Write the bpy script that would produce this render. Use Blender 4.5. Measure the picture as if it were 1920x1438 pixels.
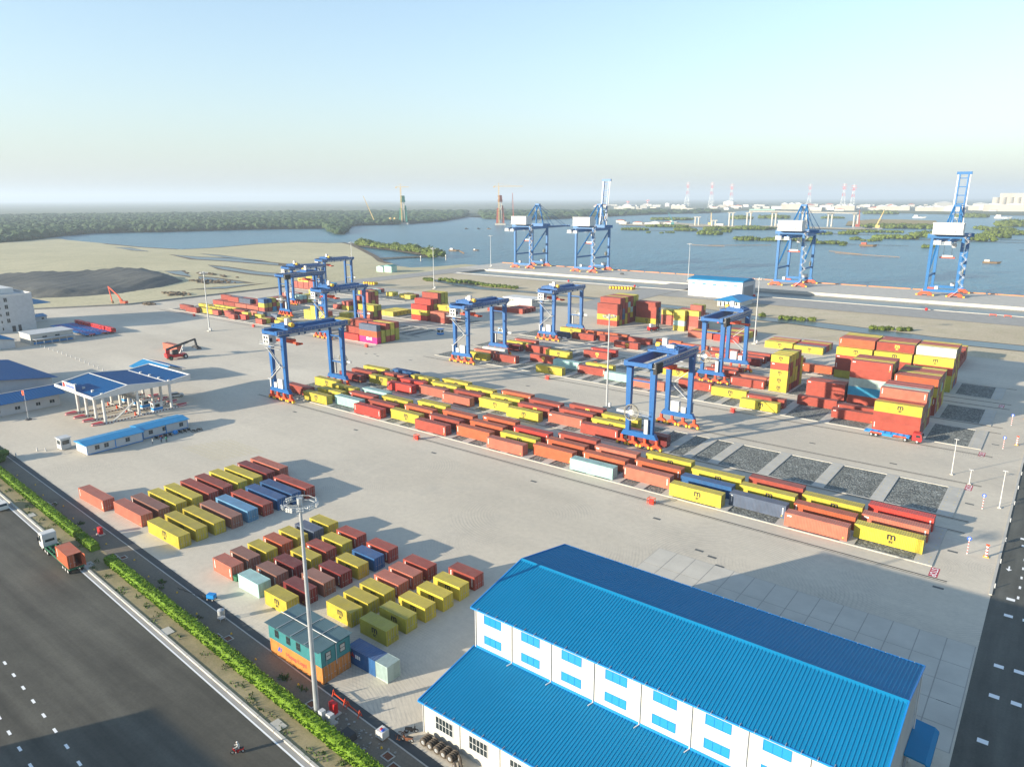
import bpy, math, random
import numpy as np
from mathutils import Vector, Matrix

for _o in list(bpy.data.objects):
    bpy.data.objects.remove(_o)
S = bpy.context.scene
C = S.collection
R = math.radians

# ---------------------------------------------------------------- camera
cam_d = bpy.data.cameras.new('camera')
cam = bpy.data.objects.new('camera', cam_d)
C.objects.link(cam)
CAM_Z = 65.83
_yaw, _pit, _rol = R(-37.757), R(14.418), R(-0.199)
_f = Vector((math.sin(_yaw) * math.cos(_pit), math.cos(_yaw) * math.cos(_pit), -math.sin(_pit)))
_r = Vector((math.cos(_yaw), -math.sin(_yaw), 0))
_u = _r.cross(_f)
_r2 = math.cos(_rol) * _r + math.sin(_rol) * _u
_u2 = -math.sin(_rol) * _r + math.cos(_rol) * _u
cam.matrix_world = Matrix(((_r2.x, _u2.x, -_f.x, 0), (_r2.y, _u2.y, -_f.y, 0), (_r2.z, _u2.z, -_f.z, CAM_Z), (0, 0, 0, 1)))
cam_d.sensor_fit = 'HORIZONTAL'
cam_d.sensor_width = 36.0
cam_d.lens = 36.0 * 1351.5 / 1920.0
cam_d.clip_start = 0.5
cam_d.clip_end = 120000.0
S.camera = cam

# ---------------------------------------------------------------- sky and sun
SUN_AZ = R(61.0)      # the light travels towards this heading, measured from +X to +Y
SUN_EL = R(13.0)
world = bpy.data.worlds.new('World')
S.world = world
world.use_nodes = True
wn = world.node_tree
wn.nodes.clear()
_out = wn.nodes.new('ShaderNodeOutputWorld')
_bg = wn.nodes.new('ShaderNodeBackground')
_sky = wn.nodes.new('ShaderNodeTexSky')
_sky.sky_type = 'NISHITA'
_sky.sun_disc = False
_sky.sun_elevation = SUN_EL
# the sun stands opposite to where its light goes; rotation is clockwise from +Y
_sky.sun_rotation = math.atan2(-math.cos(SUN_AZ), -math.sin(SUN_AZ))
_sky.altitude = 60
_sky.air_density = 1.0
_sky.dust_density = 0.4
_sky.ozone_density = 1.4
_bg.inputs['Strength'].default_value = 0.13
# a layer of pale haze thickens evenly towards the horizon all round
_tc = wn.nodes.new('ShaderNodeTexCoord')
_sx = wn.nodes.new('ShaderNodeSeparateXYZ')
wn.links.new(_tc.outputs['Generated'], _sx.inputs[0])
_ab = wn.nodes.new('ShaderNodeMath')
_ab.operation = 'ABSOLUTE'
wn.links.new(_sx.outputs[2], _ab.inputs[0])
_ml = wn.nodes.new('ShaderNodeMath')
_ml.operation = 'MULTIPLY'
_ml.inputs[1].default_value = -6.0
wn.links.new(_ab.outputs[0], _ml.inputs[0])
_ex = wn.nodes.new('ShaderNodeMath')
_ex.operation = 'EXPONENT'
wn.links.new(_ml.outputs[0], _ex.inputs[0])
_m2 = wn.nodes.new('ShaderNodeMath')
_m2.operation = 'MULTIPLY'
_m2.inputs[1].default_value = 0.92
wn.links.new(_ex.outputs[0], _m2.inputs[0])
_mx = wn.nodes.new('ShaderNodeMix')
_mx.data_type = 'RGBA'
_mx.inputs['B'].default_value = (1.50, 1.72, 1.92, 1)
wn.links.new(_m2.outputs[0], _mx.inputs['Factor'])
wn.links.new(_sky.outputs[0], _mx.inputs['A'])
wn.links.new(_mx.outputs['Result'], _bg.inputs[0])
wn.links.new(_bg.outputs[0], _out.inputs[0])

sun_d = bpy.data.lights.new('sun', 'SUN')
sun_d.energy = 5.0
sun_d.angle = R(0.55)
sun_d.color = (1.0, 0.885, 0.71)
sun = bpy.data.objects.new('sun', sun_d)
C.objects.link(sun)
_ld = Vector((math.cos(SUN_AZ) * math.cos(SUN_EL), math.sin(SUN_AZ) * math.cos(SUN_EL), -math.sin(SUN_EL)))
sun.rotation_euler = _ld.to_track_quat('-Z', 'Y').to_euler()
sun.location = (-200, -300, 200)

S.view_settings.view_transform = 'Standard'
S.view_settings.look = 'None'
S.view_settings.gamma = 1.0
S.view_settings.use_curve_mapping = False
S.view_settings.exposure = 1.28
S.render.engine = 'CYCLES'
S.cycles.use_denoising = True
S.cycles.max_bounces = 6
S.cycles.volume_bounces = 0
S.cycles.transparent_max_bounces = 8

# ---------------------------------------------------------------- helpers
rnd = random.Random(7)


class MB:
    """Collects faces and builds ONE mesh object from them."""

    def __init__(self):
        self.v, self.f, self.m = [], [], []
        self.mi = 0

    def add(self, verts, faces):
        n = len(self.v)
        self.v.extend([tuple(p) for p in verts])
        for f in faces:
            self.f.append(tuple(i + n for i in f))
            self.m.append(self.mi)
        return self

    def box(self, x0, y0, z0, x1, y1, z1):
        return self.add([(x0, y0, z0), (x1, y0, z0), (x1, y1, z0), (x0, y1, z0), (x0, y0, z1), (x1, y0, z1), (x1, y1, z1), (x0, y1, z1)],
                        [(0, 3, 2, 1), (4, 5, 6, 7), (0, 1, 5, 4), (1, 2, 6, 5), (2, 3, 7, 6), (3, 0, 4, 7)])

    def cbox(self, cx, cy, z0, sx, sy, sz):
        return self.box(cx - sx / 2, cy - sy / 2, z0, cx + sx / 2, cy + sy / 2, z0 + sz)

    def beam(self, a, b, w, h, w2=None, h2=None):
        a, b = Vector(a), Vector(b)
        d = (b - a).normalized()
        up = Vector((0, 0, 1)) if abs(d.z) < 0.95 else Vector((0, 1, 0))
        s = d.cross(up).normalized()
        t = s.cross(d).normalized()
        w2, h2 = w2 or w, h2 or h
        vs = []
        for p, ww, hh in ((a, w, h), (b, w2, h2)):
            for i, j in ((-1, -1), (1, -1), (1, 1), (-1, 1)):
                vs.append(p + s * (i * ww / 2) + t * (j * hh / 2))
        return self.add(vs, [(0, 1, 2, 3), (7, 6, 5, 4), (0, 4, 5, 1), (1, 5, 6, 2), (2, 6, 7, 3), (3, 7, 4, 0)])

    def tube(self, a, b, r, n=8, r2=None, caps=True):
        a, b = Vector(a), Vector(b)
        d = (b - a).normalized()
        up = Vector((0, 0, 1)) if abs(d.z) < 0.95 else Vector((1, 0, 0))
        s = d.cross(up).normalized()
        t = s.cross(d).normalized()
        r2 = r if r2 is None else r2
        vs = []
        for p, rr in ((a, r), (b, r2)):
            for i in range(n):
                an = 2 * math.pi * i / n
                vs.append(p + s * (math.cos(an) * rr) + t * (math.sin(an) * rr))
        fs = [(i, i + n, (i + 1) % n + n, (i + 1) % n) for i in range(n)]
        if caps:
            fs += [tuple(range(n)), tuple(range(2 * n - 1, n - 1, -1))]
        return self.add(vs, fs)

    def torus(self, c, axis, R_, r, n=16, k=6):
        c, ax = Vector(c), Vector(axis).normalized()
        up = Vector((0, 0, 1)) if abs(ax.z) < 0.95 else Vector((1, 0, 0))
        s = ax.cross(up).normalized()
        t = s.cross(ax)
        vs = []
        for i in range(n):
            a = 2 * math.pi * i / n
            rad = s * math.cos(a) + t * math.sin(a)
            for j in range(k):
                b = 2 * math.pi * j / k
                vs.append(c + rad * (R_ + r * math.cos(b)) + ax * (r * math.sin(b)))
        fs = [(i * k + j, ((i + 1) % n) * k + j, ((i + 1) % n) * k + (j + 1) % k, i * k + (j + 1) % k) for i in range(n) for j in range(k)]
        return self.add(vs, fs)

    def prism(self, poly, z0, z1):
        n = len(poly)
        vs = [(x, y, z0) for x, y in poly] + [(x, y, z1) for x, y in poly]
        fs = [tuple(range(n - 1, -1, -1)), tuple(range(n, 2 * n))] + [(i, (i + 1) % n, (i + 1) % n + n, i + n) for i in range(n)]
        return self.add(vs, fs)

    def extr(self, poly, axis, a0, a1):
        """polygon in the other two axes, extruded along axis ('x' gives (y,z), 'y' gives (x,z))"""
        n = len(poly)
        mk = (lambda p, a: (a, p[0], p[1])) if axis == 'x' else (lambda p, a: (p[0], a, p[1]))
        vs = [mk(p, a0) for p in poly] + [mk(p, a1) for p in poly]
        fs = [tuple(range(n - 1, -1, -1)), tuple(range(n, 2 * n))] + [(i, (i + 1) % n, (i + 1) % n + n, i + n) for i in range(n)]
        return self.add(vs, fs)

    def quad(self, *p):
        return self.add(p, [tuple(range(len(p)))])

    def blob(self, c, rx, ry, rz, rng, n=7, m=4, jit=0.22):
        vs, fs = [], []
        for i in range(1, m):
            th = math.pi * i / m
            for j in range(n):
                ph = 2 * math.pi * (j + 0.5 * (i % 2)) / n
                k = 1 + rng.uniform(-jit, jit)
                vs.append((c[0] + rx * k * math.sin(th) * math.cos(ph), c[1] + ry * k * math.sin(th) * math.sin(ph), c[2] + rz * k * math.cos(th)))
        vs += [(c[0], c[1], c[2] + rz), (c[0], c[1], c[2] - rz)]
        t, b = len(vs) - 2, len(vs) - 1
        for i in range(m - 2):
            for j in range(n):
                fs.append((i * n + j, (i + 1) * n + j, (i + 1) * n + (j + 1) % n, i * n + (j + 1) % n))
        for j in range(n):
            fs.append((t, j, (j + 1) % n))
            fs.append((b, (m - 2) * n + (j + 1) % n, (m - 2) * n + j))
        return self.add(vs, fs)

    def mesh(self, name, mats=None):
        me = bpy.data.meshes.new(name)
        me.from_pydata(self.v, [], self.f)
        if mats is not None:
            for m in (mats if isinstance(mats, (list, tuple)) else [mats]):
                me.materials.append(m)
            if max(self.m or [0]):
                me.polygons.foreach_set('material_index', self.m)
        me.validate(verbose=False)
        return me

    def build(self, name, mats=None, parent=None, loc=None, rz=0.0, smooth=False):
        return put(name, self.mesh(name, mats), parent, loc, rz, smooth)


def put(name, me, parent=None, loc=None, rz=0.0, smooth=False):
    o = bpy.data.objects.new(name, me)
    C.objects.link(o)
    if parent is not None:
        o.parent = parent
    if loc is not None:
        o.location = loc
    if rz:
        o.rotation_euler = (0, 0, rz)
    if smooth and me is not None:
        me.polygons.foreach_set('use_smooth', [True] * len(me.polygons))
    return o


def empty(name, loc=(0, 0, 0), rz=0.0):
    o = bpy.data.objects.new(name, None)
    o.empty_display_size = 0.5
    C.objects.link(o)
    o.location = loc
    o.rotation_euler = (0, 0, rz)
    return o


def tag(o, label=None, cat=None, group=None, kind=None):
    if label:
        o['label'] = label
    if cat:
        o['category'] = cat
    if group:
        o['group'] = group
    if kind:
        o['kind'] = kind
    return o


def struct(o):
    o['kind'] = 'structure'
    return o


def copy_tree(o, parent=None, loc=None, rz=None, label=None):
    c = o.copy()
    C.objects.link(c)
    c.parent = parent
    if loc is not None:
        c.location = loc
    if rz is not None:
        c.rotation_euler = (0, 0, rz)
    if label:
        c['label'] = label
    for ch in list(o.children):
        copy_tree(ch, c)
    return c


ORD = ['first', 'second', 'third', 'fourth', 'fifth', 'sixth', 'seventh', 'eighth', 'ninth', 'tenth', 'eleventh', 'twelfth', 'thirteenth', 'fourteenth', 'fifteenth', 'sixteenth', 'seventeenth', 'eighteenth', 'nineteenth']
for _t in ('twent', 'thirt', 'fort'):
    ORD += [_t + 'ieth'] + [_t + 'y-' + w for w in ORD[:9]]


# ---------------------------------------------------------------- materials
def new_mat(name):
    m = bpy.data.materials.new(name)
    m.use_nodes = True
    nt = m.node_tree
    return m, nt, nt.nodes['Principled BSDF']


def nd(nt, kind, **kw):
    n = nt.nodes.new(kind)
    for k, v in kw.items():
        if k in n.inputs:
            n.inputs[k].default_value = v
        else:
            setattr(n, k, v)
    return n


def noise(nt, vec, scale, detail=4.0, rough=0.55):
    n = nt.nodes.new('ShaderNodeTexNoise')
    n.inputs['Scale'].default_value = scale
    n.inputs['Detail'].default_value = detail
    n.inputs['Roughness'].default_value = rough
    if vec is not None:
        nt.links.new(vec, n.inputs['Vector'])
    return n.outputs['Fac']


def ramp(nt, fac, stops):
    n = nt.nodes.new('ShaderNodeValToRGB')
    e = n.color_ramp.elements
    while len(e) > 1:
        e.remove(e[0])
    e[0].position, e[0].color = stops[0][0], stops[0][1]
    for p, c in stops[1:]:
        k = e.new(p)
        k.color = c
    nt.links.new(fac, n.inputs['Fac'])
    return n.outputs['Color']


def g4(v):
    return (v, v, v, 1)


def mixc(nt, fac, a, b, mode='MIX'):
    n = nt.nodes.new('ShaderNodeMix')
    n.data_type = 'RGBA'
    n.blend_type = mode
    for sock, v in ((n.inputs['Factor'], fac), (n.inputs['A'], a), (n.inputs['B'], b)):
        if isinstance(v, (int, float)):
            sock.default_value = v
        elif isinstance(v, tuple):
            sock.default_value = v if len(v) == 4 else (*v, 1)
        else:
            nt.links.new(v, sock)
    return n.outputs['Result']


def math_n(nt, op, a, b=None, c=None):
    n = nt.nodes.new('ShaderNodeMath')
    n.operation = op
    for i, v in enumerate((a, b, c)):
        if v is None:
            continue
        if isinstance(v, (int, float)):
            n.inputs[i].default_value = v
        else:
            nt.links.new(v, n.inputs[i])
    return n.outputs[0]


def bump(nt, bs, h, strength=0.3, dist=0.05):
    b = nt.nodes.new('ShaderNodeBump')
    b.inputs['Strength'].default_value = strength
    b.inputs['Distance'].default_value = dist
    nt.links.new(h, b.inputs['Height'])
    nt.links.new(b.outputs[0], bs.inputs['Normal'])


def paint(name, col, rough=0.5, metal=0.0, var=0.12, scale=0.7, spec=0.4):
    """plain painted or cast surface with a little uneven fading"""
    m, nt, bs = new_mat(name)
    geo = nt.nodes.new('ShaderNodeNewGeometry')
    f = noise(nt, geo.outputs['Position'], scale, 5.0, 0.6)
    c = ramp(nt, f, [(0.25, (*[max(0, v * (1 - var)) for v in col], 1)), (0.75, (*[min(1, v * (1 + var)) for v in col], 1))])
    nt.links.new(c, bs.inputs['Base Color'])
    bs.inputs['Roughness'].default_value = rough
    bs.inputs['Metallic'].default_value = metal
    bs.inputs['Specular IOR Level'].default_value = spec
    return m


M = {}
M['white'] = paint('white_paint', (0.56, 0.555, 0.53), 0.55, var=0.06)
M['cream'] = paint('cream_wall', (0.43, 0.415, 0.37), 0.7, var=0.06, scale=0.3)
M['lightgrey'] = paint('light_grey', (0.45, 0.46, 0.46), 0.6)
M['galv'] = paint('galvanised_steel', (0.42, 0.44, 0.45), 0.45, 0.4, var=0.1)
M['grey'] = paint('mid_grey', (0.22, 0.23, 0.24), 0.6)
M['dark'] = paint('dark_grey', (0.035, 0.037, 0.04), 0.6)
M['black'] = paint('black_rubber', (0.015, 0.015, 0.016), 0.7)
M['rubber_dusty'] = paint('dusty_tyre_rubber', (0.075, 0.06, 0.045), 0.85, var=0.3, scale=3.0)
M['crane_blue'] = paint('crane_blue_paint', (0.004, 0.085, 0.27), 0.42, var=0.1, scale=0.4)
M['sts_blue'] = paint('quay_crane_blue', (0.004, 0.105, 0.29), 0.42, var=0.08, scale=0.2)
M['orange_red'] = paint('orange_red_paint', (0.62, 0.06, 0.012), 0.5)
M['red'] = paint('signal_red', (0.5, 0.018, 0.02), 0.45)
M['yellow'] = paint('signal_yellow', (0.7, 0.42, 0.03), 0.5)
M['roof_blue'] = paint('blue_sheet_roof', (0.003, 0.17, 0.345), 0.6, var=0.06, scale=0.15, spec=0.18)
M['canopy_blue'] = paint('gloss_toned_deep_blue_roof', (0.002, 0.075, 0.22), 0.5, var=0.08, scale=0.1, spec=0.25)  # roof blue darkened for the canopy's gloss and view angle; halls share it
M['roof_teal'] = paint('grey_teal_roof_sheet', (0.10, 0.165, 0.175), 0.5, var=0.12, scale=0.5)
M['joint'] = paint('dark_joint_filler', (0.33, 0.31, 0.275), 0.9)
M['apron'] = paint('apron_concrete', (0.49, 0.46, 0.395), 0.88, var=0.12, scale=0.2)
M['trim_blue'] = paint('blue_trim', (0.01, 0.2, 0.52), 0.45)
M['cabin_roof'] = paint('bright_blue_cabin_roof', (0.015, 0.2, 0.42), 0.45)
M['concrete_light'] = paint('pale_concrete', (0.44, 0.42, 0.37), 0.85, var=0.14, scale=0.25)
M['concrete_grey'] = paint('grey_concrete', (0.3, 0.29, 0.265), 0.85, var=0.16, scale=0.25)
M['rust'] = paint('rust_brown', (0.16, 0.06, 0.03), 0.8, var=0.3, scale=2.0)
M['teal'] = paint('teal_paint', (0.035, 0.19, 0.2), 0.55)
M['green'] = paint('dark_green_paint', (0.02, 0.12, 0.06), 0.5)
M['wood'] = paint('weathered_wood', (0.2, 0.13, 0.07), 0.8, var=0.2)
M['glass'] = None
_m, _nt, _bs = new_mat('dark_window_glass')
_bs.inputs['Base Color'].default_value = (0.02, 0.03, 0.035, 1)
_bs.inputs['Roughness'].default_value = 0.08
M['glass'] = _m
_m, _nt, _bs = new_mat('blue_tinted_glass')
_bs.inputs['Base Color'].default_value = (0.02, 0.22, 0.5, 1)
_bs.inputs['Roughness'].default_value = 0.15
M['blueglass'] = _m
for _n, _c in (('print_black', (0.012, 0.012, 0.012)), ('print_white', (0.8, 0.8, 0.78)), ('print_yellow', (0.75, 0.5, 0.06)), ('print_red', (0.42, 0.03, 0.05)), ('print_blue', (0.02, 0.08, 0.4)), ('line_yellow', (0.62, 0.47, 0.08)), ('print_orange', (0.55, 0.2, 0.06))):
    _m, _nt, _bs = new_mat(_n)
    _bs.inputs['Base Color'].default_value = (*_c, 1)
    _bs.inputs['Roughness'].default_value = 0.6
    M[_n] = _m


def text_mesh(name, body, size, mat, bold=0.0, spacing=1.0, align='CENTER'):
    """flat lettering (printed on a surface) as a mesh in its own XY plane"""
    cu = bpy.data.curves.new(name, 'FONT')
    cu.body = body
    cu.size = size
    cu.offset = bold
    cu.space_character = spacing
    cu.align_x = align
    cu.resolution_u = 3
    ob = bpy.data.objects.new(name, cu)
    C.objects.link(ob)
    dg = bpy.context.evaluated_depsgraph_get()
    me = bpy.data.meshes.new_from_object(ob.evaluated_get(dg))
    me.name = name
    me.materials.clear()
    me.materials.append(mat)
    bpy.data.objects.remove(ob)
    return me
# ================================================================ the setting
def pos(nt):
    return nt.nodes.new('ShaderNodeNewGeometry').outputs['Position']


def ground_mat(name, c1, c2, c3, s1=0.012, s2=0.12, s3=1.3, rough=0.9, bstr=0.15):
    """ground with three scales of unevenness"""
    m, nt, bs = new_mat(name)
    p = pos(nt)
    a = ramp(nt, noise(nt, p, s1, 5), [(0.35, (*c1, 1)), (0.65, (*c2, 1))])
    b = noise(nt, p, s2, 6, 0.65)
    k = ramp(nt, b, [(0.45, g4(0.0)), (0.75, g4(1.0))])
    c = mixc(nt, math_n(nt, 'MULTIPLY', k, 0.55), a, (*c3, 1))
    f = noise(nt, p, s3, 4, 0.7)
    c = mixc(nt, 1.0, c, ramp(nt, f, [(0.25, g4(0.78)), (0.75, g4(1.18))]), 'MULTIPLY')
    nt.links.new(c, bs.inputs['Base Color'])
    bs.inputs['Roughness'].default_value = rough
    bs.inputs['Specular IOR Level'].default_value = 0.2
    bump(nt, bs, f, bstr, 0.1)
    return m


def yard_mat():
    m, nt, bs = new_mat('yard_concrete')
    p = pos(nt)
    a = ramp(nt, noise(nt, p, 0.011, 5), [(0.35, (0.50, 0.445, 0.355, 1)), (0.66, (0.585, 0.53, 0.43, 1))])
    # pours of slightly different tone, in strips along the yard
    mp = nd(nt, 'ShaderNodeMapping')
    nt.links.new(p, mp.inputs['Vector'])
    mp.inputs['Scale'].default_value = (0.006, 0.05, 1)
    a = mixc(nt, 1.0, a, ramp(nt, noise(nt, mp.outputs[0], 1.0, 4, 0.6), [(0.3, g4(0.90)), (0.7, g4(1.07))]), 'MULTIPLY')
    # tyre arcs left by turning vehicles
    for sc, fr, th in ((0.024, 5.2, 0.80), (0.036, 6.5, 0.83)):
        vo = nd(nt, 'ShaderNodeTexVoronoi')
        vo.voronoi_dimensions = '2D'
        vo.inputs['Scale'].default_value = sc
        nt.links.new(p, vo.inputs['Vector'])
        d = math_n(nt, 'MULTIPLY', vo.outputs['Distance'], 1.0 / sc)
        w = math_n(nt, 'ADD', math_n(nt, 'MULTIPLY', d, fr), math_n(nt, 'MULTIPLY', noise(nt, p, 0.09, 3), 9.0))
        s = ramp(nt, math_n(nt, 'ABSOLUTE', math_n(nt, 'SINE', w)), [(th, g4(0)), (th + 0.14, g4(1))])
        msk = ramp(nt, noise(nt, p, 0.032, 3), [(0.46, g4(0)), (0.62, g4(1))])
        msk2 = ramp(nt, noise(nt, p, 0.35, 3), [(0.35, g4(0.25)), (0.6, g4(1))])
        a = mixc(nt, math_n(nt, 'MULTIPLY', math_n(nt, 'MULTIPLY', math_n(nt, 'MULTIPLY', s, msk), msk2), 0.30), a, (0.27, 0.25, 0.225, 1))
    # two sets of wide turning circles
    sxy = nd(nt, 'ShaderNodeSeparateXYZ')
    nt.links.new(p, sxy.inputs[0])
    for cx, cy, r0, r1, amt in ((-86.0, 114.5, 4.0, 17.0, 0.34), (-40.0, 117.0, 6.0, 26.0, 0.30), (-128.0, 118.0, 5.0, 16.0, 0.22), (-200.0, 118.0, 5.0, 20.0, 0.2), (-255.0, 190.0, 6.0, 24.0, 0.2)):
        dx = math_n(nt, 'SUBTRACT', sxy.outputs[0], cx)
        dy = math_n(nt, 'SUBTRACT', sxy.outputs[1], cy)
        d = math_n(nt, 'SQRT', math_n(nt, 'ADD', math_n(nt, 'MULTIPLY', dx, dx), math_n(nt, 'MULTIPLY', dy, dy)))
        w = math_n(nt, 'ADD', math_n(nt, 'MULTIPLY', d, 4.6), math_n(nt, 'MULTIPLY', noise(nt, p, 0.07, 2), 7.0))
        s = ramp(nt, math_n(nt, 'ABSOLUTE', math_n(nt, 'SINE', w)), [(0.72, g4(0)), (0.95, g4(1))])
        rr = nd(nt, 'ShaderNodeMapRange')
        nt.links.new(d, rr.inputs['Value'])
        rr.inputs['From Min'].default_value, rr.inputs['From Max'].default_value = r0, r1
        band = ramp(nt, rr.outputs[0], [(0.0, g4(0)), (0.3, g4(1)), (0.75, g4(0.9)), (1.0, g4(0))])
        side = ramp(nt, noise(nt, p, 0.05, 3), [(0.42, g4(0)), (0.58, g4(1))])
        a = mixc(nt, math_n(nt, 'MULTIPLY', math_n(nt, 'MULTIPLY', math_n(nt, 'MULTIPLY', s, band), side), amt), a, (0.24, 0.225, 0.20, 1))
    # smudges and rubber scuffs
    sm = ramp(nt, noise(nt, p, 0.06, 8, 0.7), [(0.55, g4(0)), (0.72, g4(1))])
    a = mixc(nt, math_n(nt, 'MULTIPLY', sm, 0.28), a, (0.30, 0.285, 0.26, 1))
    f = noise(nt, p, 0.8, 6, 0.7)
    a = mixc(nt, 1.0, a, ramp(nt, f, [(0.25, g4(0.9)), (0.75, g4(1.09))]), 'MULTIPLY')
    # rusty drag marks
    r_ = ramp(nt, noise(nt, p, 0.028, 9, 0.75), [(0.70, g4(0)), (0.76, g4(1))])
    a = mixc(nt, math_n(nt, 'MULTIPLY', r_, 0.35), a, (0.30, 0.19, 0.14, 1))
    nt.links.new(a, bs.inputs['Base Color'])
    bs.inputs['Roughness'].default_value = 0.88
    bs.inputs['Specular IOR Level'].default_value = 0.25
    bump(nt, bs, f, 0.06, 0.05)
    return m


def asphalt_mat(name, c, streak=(0.02, 0.35)):
    m, nt, bs = new_mat(name)
    p = pos(nt)
    mp = nd(nt, 'ShaderNodeMapping')
    nt.links.new(p, mp.inputs['Vector'])
    mp.inputs['Rotation'].default_value = (0, 0, R(3.4))
    mp.inputs['Scale'].default_value = (streak[0], streak[1], 1)
    a = ramp(nt, noise(nt, mp.outputs[0], 1.0, 6, 0.6), [(0.3, (*[v * 0.72 for v in c], 1)), (0.7, (*[v * 1.35 for v in c], 1))])
    a = mixc(nt, 1.0, a, ramp(nt, noise(nt, p, 0.09, 6, 0.65), [(0.3, g4(0.8)), (0.7, g4(1.2))]), 'MULTIPLY')
    f = noise(nt, p, 3.0, 4, 0.7)
    a = mixc(nt, 1.0, a, ramp(nt, f, [(0.25, g4(0.85)), (0.75, g4(1.15))]), 'MULTIPLY')
    nt.links.new(a, bs.inputs['Base Color'])
    bs.inputs['Roughness'].default_value = 0.78
    bs.inputs['Specular IOR Level'].default_value = 0.3
    bump(nt, bs, f, 0.1, 0.02)
    return m


def water_mat(name, c, wave=0.05, st=0.5):
    m, nt, bs = new_mat(name)
    p = pos(nt)
    cc = ramp(nt, noise(nt, p, 0.004, 5, 0.6), [(0.3, (*[v * 0.85 for v in c], 1)), (0.7, (*[v * 1.15 for v in c], 1))])
    nt.links.new(cc, bs.inputs['Base Color'])
    bs.inputs['Roughness'].default_value = 0.28
    bs.inputs['IOR'].default_value = 1.33
    bs.inputs['Specular IOR Level'].default_value = 0.3
    mp = nd(nt, 'ShaderNodeMapping')
    nt.links.new(p, mp.inputs['Vector'])
    mp.inputs['Rotation'].default_value = (0, 0, R(25))
    mp.inputs['Scale'].default_value = (1.0, 0.45, 1)
    h = math_n(nt, 'ADD', noise(nt, mp.outputs[0], wave, 6, 0.62), math_n(nt, 'MULTIPLY', noise(nt, mp.outputs[0], wave * 7, 3, 0.6), 0.25))
    bump(nt, bs, h, st, 6.0)
    return m


def gravel_mat():
    m, nt, bs = new_mat('crushed_stone')
    p = pos(nt)
    vo = nd(nt, 'ShaderNodeTexVoronoi')
    vo.inputs['Scale'].default_value = 3.2
    nt.links.new(p, vo.inputs['Vector'])
    bw = nd(nt, 'ShaderNodeRGBToBW')
    nt.links.new(vo.outputs['Color'], bw.inputs[0])
    c = ramp(nt, bw.outputs[0], [(0.1, (0.06, 0.066, 0.062, 1)), (0.55, (0.15, 0.16, 0.145, 1)), (0.95, (0.33, 0.34, 0.31, 1))])
    c = mixc(nt, 1.0, c, ramp(nt, noise(nt, p, 0.25, 5), [(0.3, g4(0.75)), (0.7, g4(1.2))]), 'MULTIPLY')
    nt.links.new(c, bs.inputs['Base Color'])
    bs.inputs['Roughness'].default_value = 0.95
    bump(nt, bs, math_n(nt, 'SUBTRACT', 1.0, vo.outputs['Distance']), 0.9, 0.12)
    return m


M['yard'] = yard_mat()
M['asphalt'] = asphalt_mat('road_asphalt', (0.078, 0.074, 0.060))
M['asphalt2'] = asphalt_mat('service_road_asphalt', (0.085, 0.085, 0.072), (0.3, 0.03))
M['gravel'] = gravel_mat()
M['grass'] = ground_mat('dry_grassland', (0.43, 0.385, 0.235), (0.51, 0.455, 0.29), (0.32, 0.305, 0.19), 0.006, 0.045, 0.4)
M['sand'] = ground_mat('sandy_fill', (0.46, 0.385, 0.265), (0.53, 0.455, 0.325), (0.35, 0.32, 0.19), 0.02, 0.11, 1.1)
M['verge'] = ground_mat('dry_verge', (0.26, 0.21, 0.12), (0.34, 0.28, 0.165), (0.14, 0.15, 0.07), 0.1, 0.55, 4.0)
M['soil'] = ground_mat('dark_weathered_paving', (0.15, 0.13, 0.10), (0.23, 0.195, 0.15), (0.10, 0.095, 0.085), 0.05, 0.4, 3.0)
M['mud'] = ground_mat('dark_mud_bank', (0.12, 0.09, 0.06), (0.16, 0.125, 0.085), (0.08, 0.075, 0.055), 0.02, 0.2, 1.0)
M['pile'] = ground_mat('dark_stone_fill', (0.085, 0.09, 0.085), (0.12, 0.122, 0.112), (0.16, 0.155, 0.13), 0.02, 0.1, 0.8, bstr=0.4)
M['farland'] = ground_mat('far_land', (0.075, 0.105, 0.05), (0.12, 0.135, 0.07), (0.20, 0.19, 0.12), 0.0014, 0.005, 0.02, bstr=0.0)
M['river'] = water_mat('river_water', (0.05, 0.15, 0.205), 0.06, 0.6)
M['basin'] = water_mat('basin_water', (0.08, 0.115, 0.125), 0.12, 0.08)
M['drain'] = paint('dark_drain_grating', (0.05, 0.058, 0.062), 0.7)
M['rail_steel'] = paint('crane_rail_steel', (0.035, 0.033, 0.03), 0.6)
M['hatch'] = paint('dark_cover', (0.10, 0.105, 0.10), 0.7)


def sheet(name, poly, z, mat, kind='structure'):
    mb = MB()
    mb.quad(*[(x, y, z) for x, y in poly])
    o = mb.build(name, mat)
    if kind:
        o['kind'] = kind
    return o


def kerb_y(x):
    """the public road's kerb, a line slightly askew to the yard"""
    return 44.8 - 0.0605 * (x + 102.4)


def strip(name, x0, x1, v0, v1, z, mat):
    return sheet(name, [(x0, kerb_y(x0) + v0), (x1, kerb_y(x1) + v0), (x1, kerb_y(x1) + v1), (x0, kerb_y(x0) + v1)], z, mat)


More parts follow.
